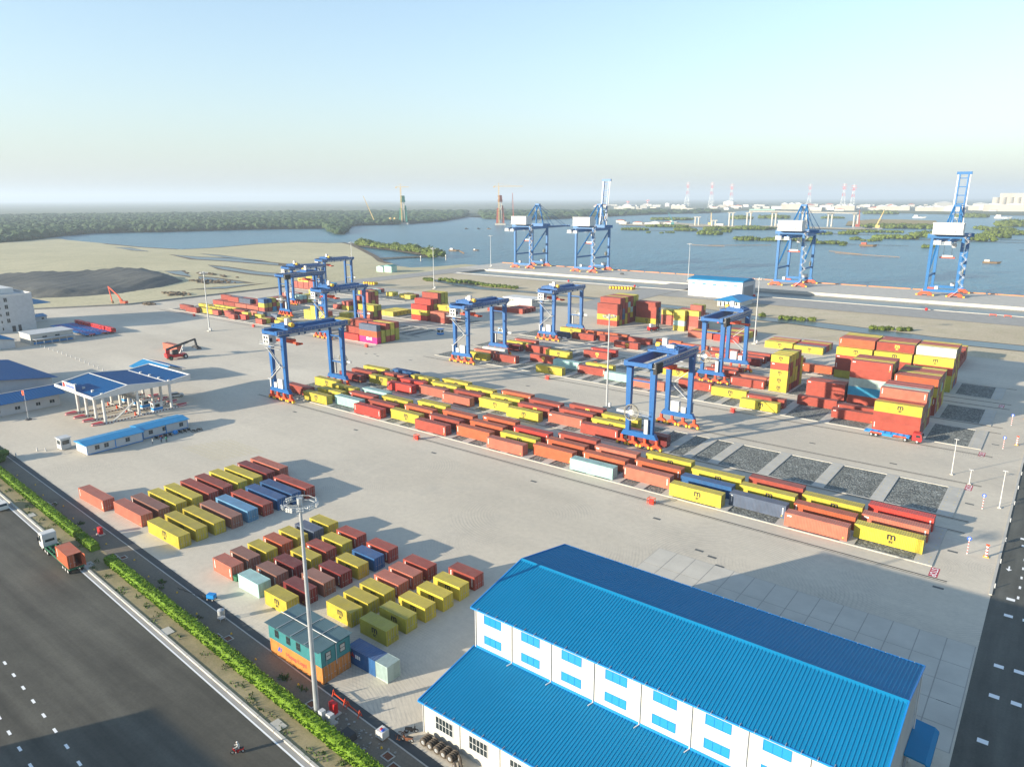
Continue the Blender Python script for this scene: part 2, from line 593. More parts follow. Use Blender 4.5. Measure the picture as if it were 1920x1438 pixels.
# water and land
sheet('river_water', [(-50000, -6000), (50000, -6000), (50000, 50000), (-50000, 50000)], -2.0, M['river'])
FARLAND = [(-50000, -5000), (-1467, 46), (-1424, 305), (-1365, 426), (-1407, 487), (-1527, 574), (-1605, 674), (-1539, 775), (-1515, 882), (-1494, 961), (-1425, 1040), (-1397, 1094), (-1151, 923), (-1119, 920), (-1473, 1241), (-1442, 1396), (-1511, 1616), (-1818, 2084), (-1900, 2290), (-1883, 2236), (-1579, 1902), (-1431, 1851), (-1378, 1951), (-1361, 2182), (-1404, 2608), (-1379, 2839), (-1306, 2996), (-1294, 3261), (-1375, 3676), (-1169, 3779), (-899, 3607), (-770, 3536), (-577, 3391), (-408, 3265), (-285, 3235), (-169, 3207), (209, 2901), (3000, 2600), (50000, 3000), (50000, 50000), (-50000, 50000)]
sheet('far_terrain', FARLAND, -1.2, M['farland'])
MAINLAND = [(-1500, 46), (-1424, 305), (-1348, 421), (-1389, 480), (-1447, 539), (-1356, 521), (-1190, 513), (-1054, 505), (-967, 513), (-960, 556), (-985, 640), (-976, 710), (-908, 724), (-903, 743), (-851, 717), (-742, 645), (-650, 583), (-595, 542), (-569, 529), (-542, 511), (-518, 507), (-505, 531), (-503, 546), (-500, 566), (-446, 566), (-446, 494), (700, 494), (700, -500), (-1500, -500)]
sheet('grass_field', MAINLAND, -0.30, M['grass'])
SPIT = [(-898, 747), (-834, 729), (-758, 711), (-669, 674), (-623, 651), (-602, 626), (-642, 638), (-724, 670), (-789, 689), (-841, 709)]
sheet('spit_ground', SPIT, -0.8, M['mud'])
sheet('mud_bank', [(-638, 572), (-629, 607), (-612, 634), (-603, 625), (-618, 596), (-626, 563)], -0.8, M['mud'])
_sh = [(-1190, 513), (-1054, 505), (-967, 513), (-960, 556), (-985, 640), (-976, 710), (-908, 724), (-903, 743), (-851, 717), (-742, 645), (-650, 583), (-595, 542), (-569, 529)]
for _a, _b in zip(_sh[:-1], _sh[1:]):          # brown shore bank along the water
    _d = Vector((_b[0] - _a[0], _b[1] - _a[1])).normalized()
    _n = Vector((_d.y, -_d.x)) * 7
    sheet('shore_bank', [_a, _b, (_b[0] + _n.x, _b[1] + _n.y), (_a[0] + _n.x, _a[1] + _n.y)], -0.24, M['mud'])
PONDS = [[(-702, 399), (-670, 400), (-609, 391), (-571, 393), (-551, 379), (-593, 378), (-651, 386)], [(-875, 452), (-815, 454), (-774, 464), (-664, 456), (-648, 445), (-740, 443), (-788, 436)], [(-863, 481), (-817, 482), (-704, 469), (-748, 464)], [(-678, 341), (-670, 353), (-615, 333), (-645, 335)], [(-606, 334), (-587, 337), (-531, 333), (-546, 322), (-567, 316)], [(-524, 287), (-522, 305), (-518, 333), (-511, 303)], [(-1081, 476), (-1052, 483), (-964, 468), (-1002, 465)]]
for _p in PONDS:
    _cx, _cy = sum(q[0] for q in _p) / len(_p), sum(q[1] for q in _p) / len(_p)
    sheet('pond_bank', [(_cx + (x - _cx) * 1.10 + (3 if x > _cx else -3), _cy + (y - _cy) * 1.3 + (2.5 if y > _cy else -2.5)) for x, y in _p], -0.22, M['mud'])
    sheet('pond_water', _p, -0.16, M['basin'])

# sandy ground, creek, causeway, quay road
sheet('sand_ground', [(-476, 330), (-300, 330), (120, 330), (120, 460), (-225, 460), (-225, 493), (-446, 493), (-452, 420), (-476, 372)], -0.2, M['sand'])
CREEK = [(-425, 436), (-406, 433), (-352, 417), (-306, 421), (-269, 419), (-239, 418), (-181, 414), (-136, 402), (-114, 403), (-85, 397), (-48, 391), (-12, 391), (60, 392)]
CW = [1.5, 4, 5, 4, 3.5, 4, 6, 6, 7, 8, 7, 7, 7]
_up = [(x, y + w + rnd.uniform(-1, 1)) for (x, y), w in zip(CREEK, CW)]
_dn = [(x, y - w + rnd.uniform(-1, 1)) for (x, y), w in zip(CREEK, CW)]
sheet('creek_bank', [(x, y - 1.6) for x, y in _dn] + [(x, y + 1.8) for x, y in reversed(_up)], -0.17, M['mud'])
sheet('creek_water', _dn + list(reversed(_up)), -0.12, M['basin'])
sheet('causeway_road', [(-478, 372), (-455, 372), (-447, 494), (-447, 600), (-478, 600), (-474, 494)], -0.08, M['concrete_grey'])
sheet('basin_water', [(-446, 494.1), (200, 494.1), (200, 532.3), (-446, 532.3)], -1.3, M['basin'])
sheet('quay_road', [(-250, 370), (-226, 370), (-226, 534), (-252, 534)], -0.06, M['concrete_grey'])
sheet('quayside_pavement', [(-225, 458), (140, 458), (140, 493.5), (-225, 493.5)], -0.05, M['concrete_grey'])
sheet('quayside_path', [(-446, 486), (-252.5, 486), (-252.5, 493.5), (-446, 493.5)], -0.05, M['concrete_light'])
_b = MB()
_b.box(-446, 493.6, -4, 140, 494.2, 0.25)
struct(_b.build('basin_wall', M['concrete_light']))
_b = MB()
_b.box(-478, 533, -4.0, 200, 600, 0.0)
struct(_b.build('quay_deck', M['concrete_light']))
_b = MB()
_b.box(-440, 532.2, -2.6, 200, 532.97, 0.75)
_b.box(-440, 532.97, 0.004, 200, 536.5, 0.45)
struct(_b.build('quay_rear_parapet', M['concrete_light']))
_b = MB()
x = -476.0
while x < 195:
    L = rnd.uniform(14, 34)
    _b.box(x, 598.6, 0.004, x + L - 1.5, 599.9, 0.55)
    x += L
struct(_b.build('quay_edge_kerb', M['print_orange']))
_b = MB()
_b.box(-478, 493, -4, -446.2, 600.5, -0.1)
struct(_b.build('causeway_base', M['concrete_grey']))

# the paved yard
YARD = [(-520, kerb_y(-520) + 10.3), (-2.9, kerb_y(-2.9) + 10.3), (-2.9, 356), (-150, 357), (-152, 374), (-455, 376), (-477, 372), (-478, 213), (-506, 168), (-520, 130)]
yard = sheet('yard_ground', YARD, 0.0, M['yard'])
_b = MB()
for _i in range(len(YARD) - 4):
    pass
_b.beam((-478.6, 213, 0.35), (-478.6, 372, 0.35), 0.5, 1.1)
_b.beam((-506.5, 168, 0.35), (-478.8, 212.6, 0.35), 0.5, 1.1)
tag(_b.build('boundary_wall', M['concrete_grey']), 'low grey concrete boundary wall between the yard and the dry grassland', 'wall')

# the right-hand service road and the public road on the left
sheet('service_road', [(-2.9, -60), (60, -60), (60, 420), (-2.9, 420)], -0.02, M['asphalt2'])
_b = MB()
_b.box(-3.2, 137, -0.05, -2.75, 420, 0.14)
struct(_b.build('service_road_kerb', M['concrete_light']))
strip('public_road', -420, 60, -140, -0.9, -0.12, M['asphalt'])
strip('edge_line', -420, 60, -0.85, -0.62, -0.112, M['print_white'])
strip('gutter', -420, 60, -0.6, 0.0, -0.10, M['concrete_grey'])
_b = MB()
for _i in range(75):          # kerb stones
    x0 = -300 + _i * 4.0
    _b.extr([(0, 0)], 'x', 0, 0) if False else None
    y0, y1 = kerb_y(x0 + 0.04), kerb_y(x0 + 3.96)
    _b.add([(x0 + 0.04, y0, -0.12), (x0 + 3.96, y1, -0.12), (x0 + 3.96, y1 + 0.42, -0.12), (x0 + 0.04, y0 + 0.42, -0.12), (x0 + 0.04, y0 + 0.05, 0.1), (x0 + 3.96, y1 + 0.05, 0.1), (x0 + 3.96, y1 + 0.42, 0.1), (x0 + 0.04, y0 + 0.42, 0.1)], [(4, 5, 6, 7), (0, 1, 5, 4), (1, 2, 6, 5), (2, 3, 7, 6), (3, 0, 4, 7)])
tag(_b.build('kerb_stones', M['concrete_light']), kind='structure')
strip('verge', -420, 0, 0.42, 4.9, -0.02, M['verge'])
strip('planting_strip', -420, 0, 4.9, 9.0, -0.012, M['soil'])
strip('drain_edge', -420, 0, 8.85, 9.05, 0.02, M['concrete_light'])
strip('drain_channel', -420, 0, 9.05, 10.3, -0.008, M['drain'])

# lane dashes on the public road
_dash = MB()
_dash.quad((-0.55, -0.16, 0), (0.55, -0.16, 0), (0.55, 0.16, 0), (-0.55, 0.16, 0))
_dme = _dash.mesh('lane_dash', M['print_white'])
_road = bpy.data.objects['public_road']
for k in range(26):
    for x0, y0 in ((-115.8, 27.4), (-99.1 - 16.7, 23.4)):
        x = x0 + 4.23 * (k - 12)
        o = put('lane_dash', _dme, _road, (x, y0 - 0.0605 * (x - x0), -0.114), -0.0604)
_srv = bpy.data.objects['service_road']
for k in range(14):
    put('lane_dash', _dme, _srv, (0.85, 138.8 + 4.15 * k, -0.012), R(90))
_b = MB()
_b.quad((-0.6, -0.45, 0), (0.6, -0.45, 0), (0.6, 0.45, 0), (-0.6, 0.45, 0))
_bme = _b.mesh('road_marking', M['print_white'])
for x, y in ((-0.1, 137.4), (0, 131.3), (0, 114.9), (2.4, 115.1), (0.1, 106.8), (2.6, 106.8), (2.5, 131.3), (-0.2, 96), (0.6, 162), (0.2, 165.5)):
    put('road_marking', _bme, _srv, (x, y, -0.011))
_b = MB()
_b.add([(-0.12, -1.1, 0), (0.12, -1.1, 0), (0.12, 0.2, 0), (0.5, 0.2, 0), (0, 1.1, 0), (-0.5, 0.2, 0), (-0.12, 0.2, 0)], [(0, 1, 2, 3, 4, 5, 6)])
_b.build('arrow_marking', M['print_white'], _srv, (-1.2, 149.7, -0.011), R(180))

# concrete slabs poured on the apron behind the workshop, each with its joints
_sl = MB()
_sl.box(0.03, 0.03, 0.006, 3.62, 6.70, 0.02)
_sl1 = _sl.mesh('concrete_slab', M['apron'])
_sl = MB()
_sl.box(0.03, 0.03, 0.006, 3.62, 4.98, 0.02)
_sl2 = _sl.mesh('concrete_slab', M['apron'])
sheet('slab_joint', [(-55.6, 91.1), (-3.15, 91.1), (-3.15, 118.35), (-55.6, 118.35)], 0.005, M['joint'])
for i in range(14):
    x = -3.2 - 3.74 * (i + 1)
    put('concrete_slab', _sl1, yard, (x + 0.04, 111.55, 0))
    for y in (106.45, 101.35, 96.25, 91.15):
        put('concrete_slab', _sl2, yard, (x + 0.04, y, 0))

# ---------------------------------------------------------------- container pads: kerbs, strips, crushed stone, crane rails
BX = [-26.9, -39.6, -52.5, -65.4, -79.0, -92.4, -105.9, -119.4, -133.1, -146.8, -160.4, -174.0, -187.0, -199.8, -213.0]
RP = 2.95
GROUPS = {'G1': (142.8, 137.5, 161.5), 'G2': (168.9, 168.0, 192.0), 'G3': (222.3, 216.8, 240.8), 'G4': (248.3, 247.3, 271.3), 'G5': (282.9, 277.9, 301.9)}
PADZ = 0.16
_strip_cache = {}


def pad(name, x0, x1, y0, y1, strips, rails):
    g = sheet(name, [(x0, y0), (x1, y0), (x1, y1), (x0, y1)], 0.012, M['gravel'])
    b = MB()
    b.box(x0 - 0.02, y0 - 0.45, 0.0, x1 + 0.02, y0, PADZ - 0.003)
    b.box(x0 - 0.02, y1, 0.0, x1 + 0.02, y1 + 0.45, PADZ - 0.003)
    b.build('pad_kerb', M['concrete_light'], g)
    for cx, w in strips:
        key = (round(w, 2), round(y1 - y0, 2))
        if key not in _strip_cache:
            s = MB()
            s.box(-w / 2, 0.004, 0, w / 2, y1 - y0 - 0.004, PADZ)
            _strip_cache[key] = s.mesh('concrete_strip', M['concrete_light'])
            s = MB()
            for _k in range(9):
                yy = 1.0 + _k * (y1 - y0 - 2) / 8
                for sx in (-0.28, 0.28):
                    if w > 2 and rnd.random() < 0.8:
                        s.box(sx * w - 0.11, yy - 0.11, PADZ, sx * w + 0.11, yy + 0.11, PADZ + 0.004)
            _strip_cache[key + (1,)] = s.mesh('floor_marking', M['line_yellow'])
        o = put('concrete_strip', _strip_cache[key], g, (cx, y0, 0))
        put('floor_marking', _strip_cache[key + (1,)], o)
    for ry in rails:
        b = MB()
        b.box(x0 - 2, ry - 0.62, 0.0, x1 + 3, ry - 0.5, 0.02)
        b.box(x0 - 2, ry - 0.11, 0.0, x1 + 3, ry + 0.11, 0.05)
        b.build('crane_rail', M['rail_steel'], g)
    return g


_st = [(-14.05, 3.1)] + [(BX[i] - 0.4, 2.7) for i in range(14)] + [(BX[i] + 6.1, 2.4) for i in range(4, 12)]
for g_, (y0, r1, r2) in GROUPS.items():
    pad('container_pad', -214 if g_ != 'G1' else -216, -12.5, y0 - 0.4, y0 + 17.9, _st, (r1, r2))
_lst = []
x = -252.9
while x > -440:
    _lst.append((x, 2.2))
    x -= 6.65
for g_ in ('G3', 'G4', 'G5'):
    y0, r1, r2 = GROUPS[g_]
    pad('container_pad', -440, -251.5, y0 - 0.4, y0 + 17.9, _lst, (r1, r2))
pad('container_pad', -470, -346, 332, 352, [(s[0] - 110, s[1]) for s in _lst if s[0] - 110 > -468], (326.7, 354.5))

# drain covers let into the yard
_b = MB()
_b.box(-0.85, -0.35, 0, 0.85, 0.35, 0.014)
_cme = _b.mesh('drain_cover', M['hatch'])
for x, y in ((-5.2, 101.3), (-10.4, 134.3), (-10.3, 151.0), (-10.5, 178.7), (-9.8, 228.8), (-46, 121), (-43.5, 118.5), (-49, 122), (-62, 130), (-95, 131), (-128, 131), (-160, 131.5), (-190, 132), (-215, 208), (-232, 205), (-236, 207), (-240, 205.5), (-50, 200), (-86, 204), (-29, 196), (-150, 203)):
    put('drain_cover', _cme, yard, (x, y, 0.0))
# STOP boxes painted where the truck lanes meet the service road
_txt = text_mesh('stop_lettering', 'STOP', 1.5, M['print_white'], 0.02)
_b = MB()
_b.quad((-1.95, -0.72, 0), (1.95, -0.72, 0), (1.95, 0.72, 0), (-1.95, 0.72, 0))
_sme = _b.mesh('stop_box', M['print_red'])
for x, y in ((-11.8, 139.9), (-11.8, 189.3), (-11.9, 217.6), (-11.9, 274.5)):
    o = put('stop_box', _sme, yard, (x, y, 0.006), R(-90))
    t = put('stop_lettering', _txt, o, (0, -0.55, 0.004))

_b = MB()
for k in range(15):
    t = k / 14
    _b.beam((-186 + 17 * t, 92.5, 0.004), (-182 + 17 * t, 104.0, 0.004), 0.14, 0.004)
for k in range(9):
    t = k / 8
    _b.beam((-186 + 4 * t, 92.5 + 11.5 * t, 0.0065), (-169 + 4 * t, 92.5 + 11.5 * t, 0.0065), 0.14, 0.004)
M['faded_yellow'] = paint('worn_yellow_line', (0.5, 0.43, 0.26), 0.8, var=0.2, scale=1.5)
_b.build('hatch_marking', M['faded_yellow'], yard)
# ================================================================ shipping containers
def container_mat():
    m, nt, bs = new_mat('container_paint')
    oi = nt.nodes.new('ShaderNodeObjectInfo')
    tc = nt.nodes.new('ShaderNodeTexCoord')
    geo = nt.nodes.new('ShaderNodeNewGeometry')
    add = nd(nt, 'ShaderNodeVectorMath', operation='ADD')
    nt.links.new(tc.outputs['Object'], add.inputs[0])
    sc = nd(nt, 'ShaderNodeVectorMath', operation='SCALE')
    sc.inputs['Scale'].default_value = 57.0
    cmb = nd(nt, 'ShaderNodeCombineXYZ')
    for k in range(3):
        nt.links.new(oi.outputs['Random'], cmb.inputs[k])
    nt.links.new(cmb.outputs[0], sc.inputs[0])
    nt.links.new(sc.outputs[0], add.inputs[1])
    v = add.outputs[0]
    hsv = nd(nt, 'ShaderNodeHueSaturation')
    hsv.inputs['Value'].default_value = 1.0
    nt.links.new(oi.outputs['Color'], hsv.inputs['Color'])
    nt.links.new(math_n(nt, 'ADD', 0.84, math_n(nt, 'MULTIPLY', oi.outputs['Random'], 0.30)), hsv.inputs['Value'])
    c = hsv.outputs[0]
    # chalky fading in patches
    c = mixc(nt, 1.0, c, ramp(nt, noise(nt, v, 0.55, 5, 0.6), [(0.3, g4(0.86)), (0.7, g4(1.14))]), 'MULTIPLY')
    # vertical rain streaks
    mp = nd(nt, 'ShaderNodeMapping')
    nt.links.new(v, mp.inputs['Vector'])
    mp.inputs['Scale'].default_value = (2.2, 2.2, 0.16)
    st = ramp(nt, noise(nt, mp.outputs[0], 1.0, 5, 0.65), [(0.52, g4(0)), (0.74, g4(1))])
    c = mixc(nt, math_n(nt, 'MULTIPLY', st, 0.22), c, (0.13, 0.075, 0.045, 1))
    # rust spots
    ru = ramp(nt, noise(nt, v, 1.7, 8, 0.72), [(0.64, g4(0)), (0.70, g4(1))])
    c = mixc(nt, math_n(nt, 'MULTIPLY', ru, math_n(nt, 'MULTIPLY', oi.outputs['Random'], 0.75)), c, (0.09, 0.035, 0.02, 1))
    # dust and sun bleaching lie on the roofs
    sx = nd(nt, 'ShaderNodeSeparateXYZ')
    nt.links.new(geo.outputs['Normal'], sx.inputs[0])
    up = ramp(nt, sx.outputs[2], [(0.6, g4(0)), (0.9, g4(1))])
    du = ramp(nt, noise(nt, v, 0.7, 5, 0.65), [(0.3, g4(0.12)), (0.7, g4(0.48))])
    dust = mixc(nt, 0.45, (0.30, 0.24, 0.20, 1), c)
    c = mixc(nt, math_n(nt, 'MULTIPLY', up, du), c, dust)
    nt.links.new(c, bs.inputs['Base Color'])
    bs.inputs['Roughness'].default_value = 0.58
    bs.inputs['Specular IOR Level'].default_value = 0.35
    return m


M['container'] = container_mat()
COL = {'R': (0.285, 0.052, 0.034), 'S': (0.40, 0.118, 0.075), 'O': (0.40, 0.088, 0.034), 'K': (0.44, 0.036, 0.026), 'D': (0.17, 0.020, 0.020), 'Y': (0.47, 0.375, 0.04), 'G': (0.36, 0.33, 0.04), 'T': (0.30, 0.47, 0.44), 'B': (0.018, 0.085, 0.22), 'N': (0.075, 0.10, 0.15), 'W': (0.60, 0.585, 0.52), 'C': (0.03, 0.28, 0.46), 'M': (0.52, 0.012, 0.15), 'P': (0.33, 0.42, 0.39), 'L': (0.10, 0.25, 0.40), 'H': (0.235, 0.105, 0.075), 'U': (0.50, 0.19, 0.045)}
CNAME = {'R': 'terracotta', 'S': 'salmon', 'O': 'vermilion', 'K': 'bright-red', 'D': 'maroon', 'Y': 'yellow', 'G': 'shade-dulled yellow', 'T': 'turquoise', 'B': 'navy', 'N': 'slate', 'W': 'off-white', 'C': 'cyan blue', 'M': 'magenta', 'P': 'grey-green', 'L': 'rust-streaked light-blue', 'H': 'brown', 'U': 'orange'}  # G is the yellow darkened for shade, also used for older paint
CWID = 2.438


def corr_wall(b, L, z0, z1, y_out, y_in, flip, x0=0.14, n=None):
    """trapezoid corrugation along x at depth y"""
    n = n or int((L - 2 * x0) / 0.29)
    w = (L - 2 * x0) / n
    xs, ys = [], []
    for i in range(n):
        a = x0 + i * w
        xs += [a, a + 0.28 * w, a + 0.5 * w, a + 0.78 * w]
        ys += [y_out, y_out, y_in, y_in]
    xs.append(L - x0)
    ys.append(y_out)
    vs = [(x, y, z0) for x, y in zip(xs, ys)] + [(x, y, z1) for x, y in zip(xs, ys)]
    k = len(xs)
    fs = [(i, i + 1, i + 1 + k, i + k) if not flip else (i + k, i + 1 + k, i + 1, i) for i in range(k - 1)]
    b.add(vs, fs)


def container_body(L, H, front_open=False):
    b = MB()
    W = CWID
    p = 0.14
    for x in (0, L - p):                     # corner posts
        for y in (0, W - p):
            b.box(x, y, 0, x + p, y + p, H)
    for y in (0, W - 0.08):                  # side rails
        b.box(p, y, 0.02, L - p, y + 0.08, 0.18)
        b.box(p, y, H - 0.09, L - p, y + 0.08, H - 0.012)
    for x in (0, L - 0.1):                   # end rails
        b.box(x, p, 0.02, x + 0.1, W - p, 0.18)
        b.box(x, p, H - 0.12, x + 0.1, W - p, H - 0.012)
    corr_wall(b, L, 0.18, H - 0.09, 0.022, 0.060, False)
    corr_wall(b, L, 0.18, H - 0.09, W - 0.022, W - 0.060, True)
    # closed end at x = 0
    e = MB()
    corr_wall(e, W, 0.18, H - 0.12, 0.03, 0.07, False, n=8)
    b.add([(y, W - x, z) for x, y, z in e.v], e.f)
    # roof, shallow corrugation
    n = int((L - 0.3) / 0.42)
    w = (L - 0.2) / n
    xs, zs = [], []
    for i in range(n):
        a = 0.1 + i * w
        xs += [a, a + 0.5 * w, a + 0.62 * w, a + 0.88 * w]
        zs += [H - 0.018, H - 0.018, H - 0.042, H - 0.042]
    xs.append(L - 0.1)
    zs.append(H - 0.018)
    k = len(xs)
    b.add([(x, 0.07, z) for x, z in zip(xs, zs)] + [(x, W - 0.07, z) for x, z in zip(xs, zs)], [(i, i + 1, i + 1 + k, i + k) for i in range(k - 1)])
    b.quad((0.1, 0.08, 0.1), (0.1, W - 0.08, 0.1), (L - 0.1, W - 0.08, 0.1), (L - 0.1, 0.08, 0.1))
    return b.mesh('shipping_container', M['container'])


def door_mesh(H):
    b = MB()
    w = (CWID - 0.28) / 2
    b.box(-0.05, 0.012, 0.2, 0, w - 0.012, H - 0.13)
    for z in (0.55, 1.1, 1.65, 2.15):        # pressed door ribs
        if z < H - 0.3:
            b.box(0, 0.10, z, 0.02, w - 0.10, z + 0.28)
    return b.mesh('door', M['container'])


def rod_mesh(H):
    b = MB()
    w = (CWID - 0.28) / 2
    for y in (0.22, w - 0.22):
        b.tube((0.05, y, 0.16), (0.05, y, H - 0.1), 0.022, 5)
        b.box(0.02, y - 0.05, 0.95, 0.07, y + 0.22, 1.02)
    return b.mesh('lock_rods', M['galv'])


def join_text(name, items, mat):
    b = MB()
    for body, size, bold, dx, dy in items:
        me = text_mesh('tmp_text', body, size, mat, bold)
        b.add([(v.co.x + dx, v.co.y + dy, 0) for v in me.vertices], [tuple(p.vertices) for p in me.polygons])
        bpy.data.meshes.remove(me)
    return b.mesh(name, mat)


LOGO = {}
for _c, _m in (('k', 'print_black'), ('y', 'print_yellow')):
    LOGO[_c + '4'] = join_text('lettering', [('m', 2.15, 0.055, 0, 0.0), ('sc', 1.05, 0.03, 0.02, -0.72)], M[_m])
    LOGO[_c + '2'] = join_text('lettering', [('m', 1.75, 0.045, 0, 0.0), ('sc', 0.85, 0.025, 0.02, -0.6)], M[_m])
LOGO['one'] = join_text('lettering', [('ONE', 1.9, 0.045, 0, 0)], M['print_white'])
_b = MB()
for _k in range(6):
    _b.quad((-0.11, -0.26 * _k, 0), (0.11, -0.26 * _k, 0), (0.11, -0.26 * _k + 0.17, 0), (-0.11, -0.26 * _k + 0.17, 0))
LOGO['mark'] = _b.mesh('marking', M['print_white'])
_b = MB()
for _k in range(3):
    _b.quad((-0.45 + 0.3 * _k, -0.16, 0), (-0.22 + 0.3 * _k, -0.16, 0), (-0.22 + 0.3 * _k, 0.16, 0), (-0.45 + 0.3 * _k, 0.16, 0))
LOGO['small'] = _b.mesh('marking', M['print_white'])
_b = MB()
_b.quad((-0.12, -0.12, 0), (0.12, -0.12, 0), (0.12, 0.12, 0), (-0.12, 0.12, 0))
LOGO['sticker'] = _b.mesh('warning_sticker', M['print_yellow'])

SIZES = {40: (12.192, 2.896), 20: (6.058, 2.591), 41: (12.192, 2.591)}
BODY = {k: container_body(*v) for k, v in SIZES.items()}
DOOR = {k: door_mesh(v[1]) for k, v in SIZES.items()}
ROD = {k: rod_mesh(v[1]) for k, v in SIZES.items()}
_dw = (CWID - 0.28) / 2

CONT = []          # (x, y, z, size, colour, logo, where, front-open?, top-open?)


def cont(x, y, z, size, code, where, logo=None, fr=True, tp=True):
    CONT.append((x, y, z, size, code, logo, where, fr, tp))


def area_stack(x, y0, size, rows, where, pitch=RP, z0=PADZ, logo=None, r0=0):
    """rows: list of strings, each the colours of one stack from the ground up"""
    H = SIZES[size][1]
    for k, s in enumerate(rows):
        for t, ch in enumerate(s):
            if ch == '.':
                continue
            lg = None
            up = ch
            if ch == 'r':
                up, lg = 'R', 'y'
            front = k == 0 or len(rows[k - 1]) <= t
            top = t == len(s) - 1
            w = where
            if len(rows) > 1:
                w += ', %s row' % ORD[k + r0] if k + r0 else ', front row'
            if len(s) > 1:
                w += ', ' + ('top tier' if top else 'bottom tier' if t == 0 else '%s tier' % ORD[t])
            cont(x, y0 + pitch * (k + r0), z0 + t * H, size, up, w, lg, front, top)


# --- the two long pads nearest the camera, in checkerboard
G1 = {0: {1: 'Y', 3: 'S', 5: 'K'}, 1: {0: 'S', 2: 'O', 4: 'Y'}, 2: {1: 'N', 3: 'Y', 5: 'R'}, 3: {0: 'Y', 2: 'B', 4: 'Y'}, 4: {1: 'S', 3: 'O', 5: 'Y'}, 5: {0: 'T', 2: 'O', 4: 'S'}, 6: {1: 'O', 3: 'O', 5: 'R'}, 7: {0: 'S', 2: 'Y', 4: 'K'}, 8: {1: 'O', 3: 'O', 5: 'O'}, 9: {0: 'R', 2: 'R', 4: 'O'}, 10: {1: 'Y', 3: 'O', 5: 'Y'}, 11: {0: 'K', 2: 'R', 4: 'Y'}, 12: {1: 'T', 3: 'R', 5: 'T'}, 13: {0: 'Y', 2: 'Y', 4: 'Y'}, 14: {1: 'R', 5: 'Y'}}
G2 = {5: {1: 'D'}, 6: {0: 'R', 2: 'Y', 4: 'Y'}, 7: {1: 'S', 3: 'R', 5: 'r'}, 8: {0: 'Y', 2: 'r', 4: 'R'}, 9: {1: 'Y', 3: 'Y', 5: 'O'}, 10: {0: 'S', 2: 'R', 4: 'Y'}, 11: {1: 'S', 3: 'Y', 5: 'Y'}, 12: {0: 'K', 2: 'K', 4: 'Y'}, 13: {1: 'Y', 3: 'R', 5: 'B'}, 14: {0: 'D', 2: 'R', 4: 'Y'}}
G3 = {2: {2: 'R', 4: 'R'}, 3: {5: 'R'}, 4: {0: 'Y', 2: 'R'}, 5: {3: 'Y'}, 6: {4: 'R'}, 7: {1: 'S'}, 8: {2: 'T'}, 9: {3: 'R', 5: 'Y'}, 10: {0: 'Y', 4: 'T'}, 11: {5: 'r'}, 12: {2: 'R'}, 13: {1: 'Y', 3: 'S', 5: 'W'}}
G4 = {5: {0: 'R', 2: 'S'}, 6: {3: 'R', 5: 'R'}, 7: {0: 'Y'}, 10: {3: 'r', 5: 'K'}, 11: {0: 'Y'}, 12: {1: 'R'}, 13: {0: 'D', 2: 'Y', 4: 'R'}}
G5 = {4: {1: 'O'}, 5: {3: 'R', 4: 'R'}, 6: {0: 'D', 2: 'R', 4: 'R'}, 7: {1: 'r', 4: 'R'}, 8: {4: 'O'}, 9: {5: 'O'}, 10: {0: 'r', 4: 'R'}, 11: {3: 'R', 5: 'O'}, 12: {2: 'R', 5: 'O'}, 13: {1: 'N', 5: 'Y'}}
PADNAME = {'G1': 'on the nearest long pad', 'G2': 'on the second long pad', 'G3': 'on the third pad', 'G4': 'on the fourth pad', 'G5': 'on the fifth pad'}
for gname, tab in (('G1', G1), ('G2', G2), ('G3', G3), ('G4', G4), ('G5', G5)):
    y0 = GROUPS[gname][0]
    for bay, rows in tab.items():
        for row, ch in rows.items():
            lg = None
            if ch == 'r':
                ch, lg = 'R', 'y'
            cont(BX[bay], y0 + RP * row, PADZ, 40, ch, '%s, %s row, %s bay from the right' % (PADNAME[gname], ORD[row], ORD[bay]), lg)

# --- high stacks at the right end of the third to fifth pads
area_stack(BX[1] - 0.1, 222.3, 40, ['RRY', 'RRR', 'RYRS', 'YRRT', 'RYTR', 'RRYR'], 'in the stack behind the red-cabbed yard truck')
area_stack(BX[1] - 0.1, 248.3, 40, ['RRYO', 'RYRR', 'YRGY', 'RRTR', 'RYRR', 'YGYY'], 'in the right stack on the fourth pad')
area_stack(BX[2] - 0.3, 248.3, 40, ['RCPRR', 'RYRYY', 'RRYRR', 'RRYRR', 'RY', 'RR'], 'in the tall stack with a cyan box')
area_stack(BX[3] - 0.5, 248.3, 40, ['RR', 'RR', 'R'], 'in the low stack left of the cyan box')
area_stack(-78.5, 248.3, 20, ['YYYRY', 'RGRRY', 'DGYGY', 'RYYRG', 'RRDRH', 'YYYY'], 'in the slim yellow-faced tower')
area_stack(BX[3] - 0.3, 282.9, 40, ['GRRY', 'RRYRO', 'RYRRR', 'RRYRR', 'RRRYY', 'RRYRY'], 'in the left part of the rear high stack')
area_stack(BX[2] - 0.3, 282.9, 40, ['RRRY', 'RYRRr', 'RYRRY', 'RRYRR', 'RRRYR', 'RRYRR'], 'in the middle part of the rear high stack')
area_stack(BX[1] - 0.3, 282.9, 40, ['GGRY', 'GYRYW', 'RYRRY', 'BRYRR', 'RGRYR', 'RRYRY'], 'in the right part of the rear high stack')
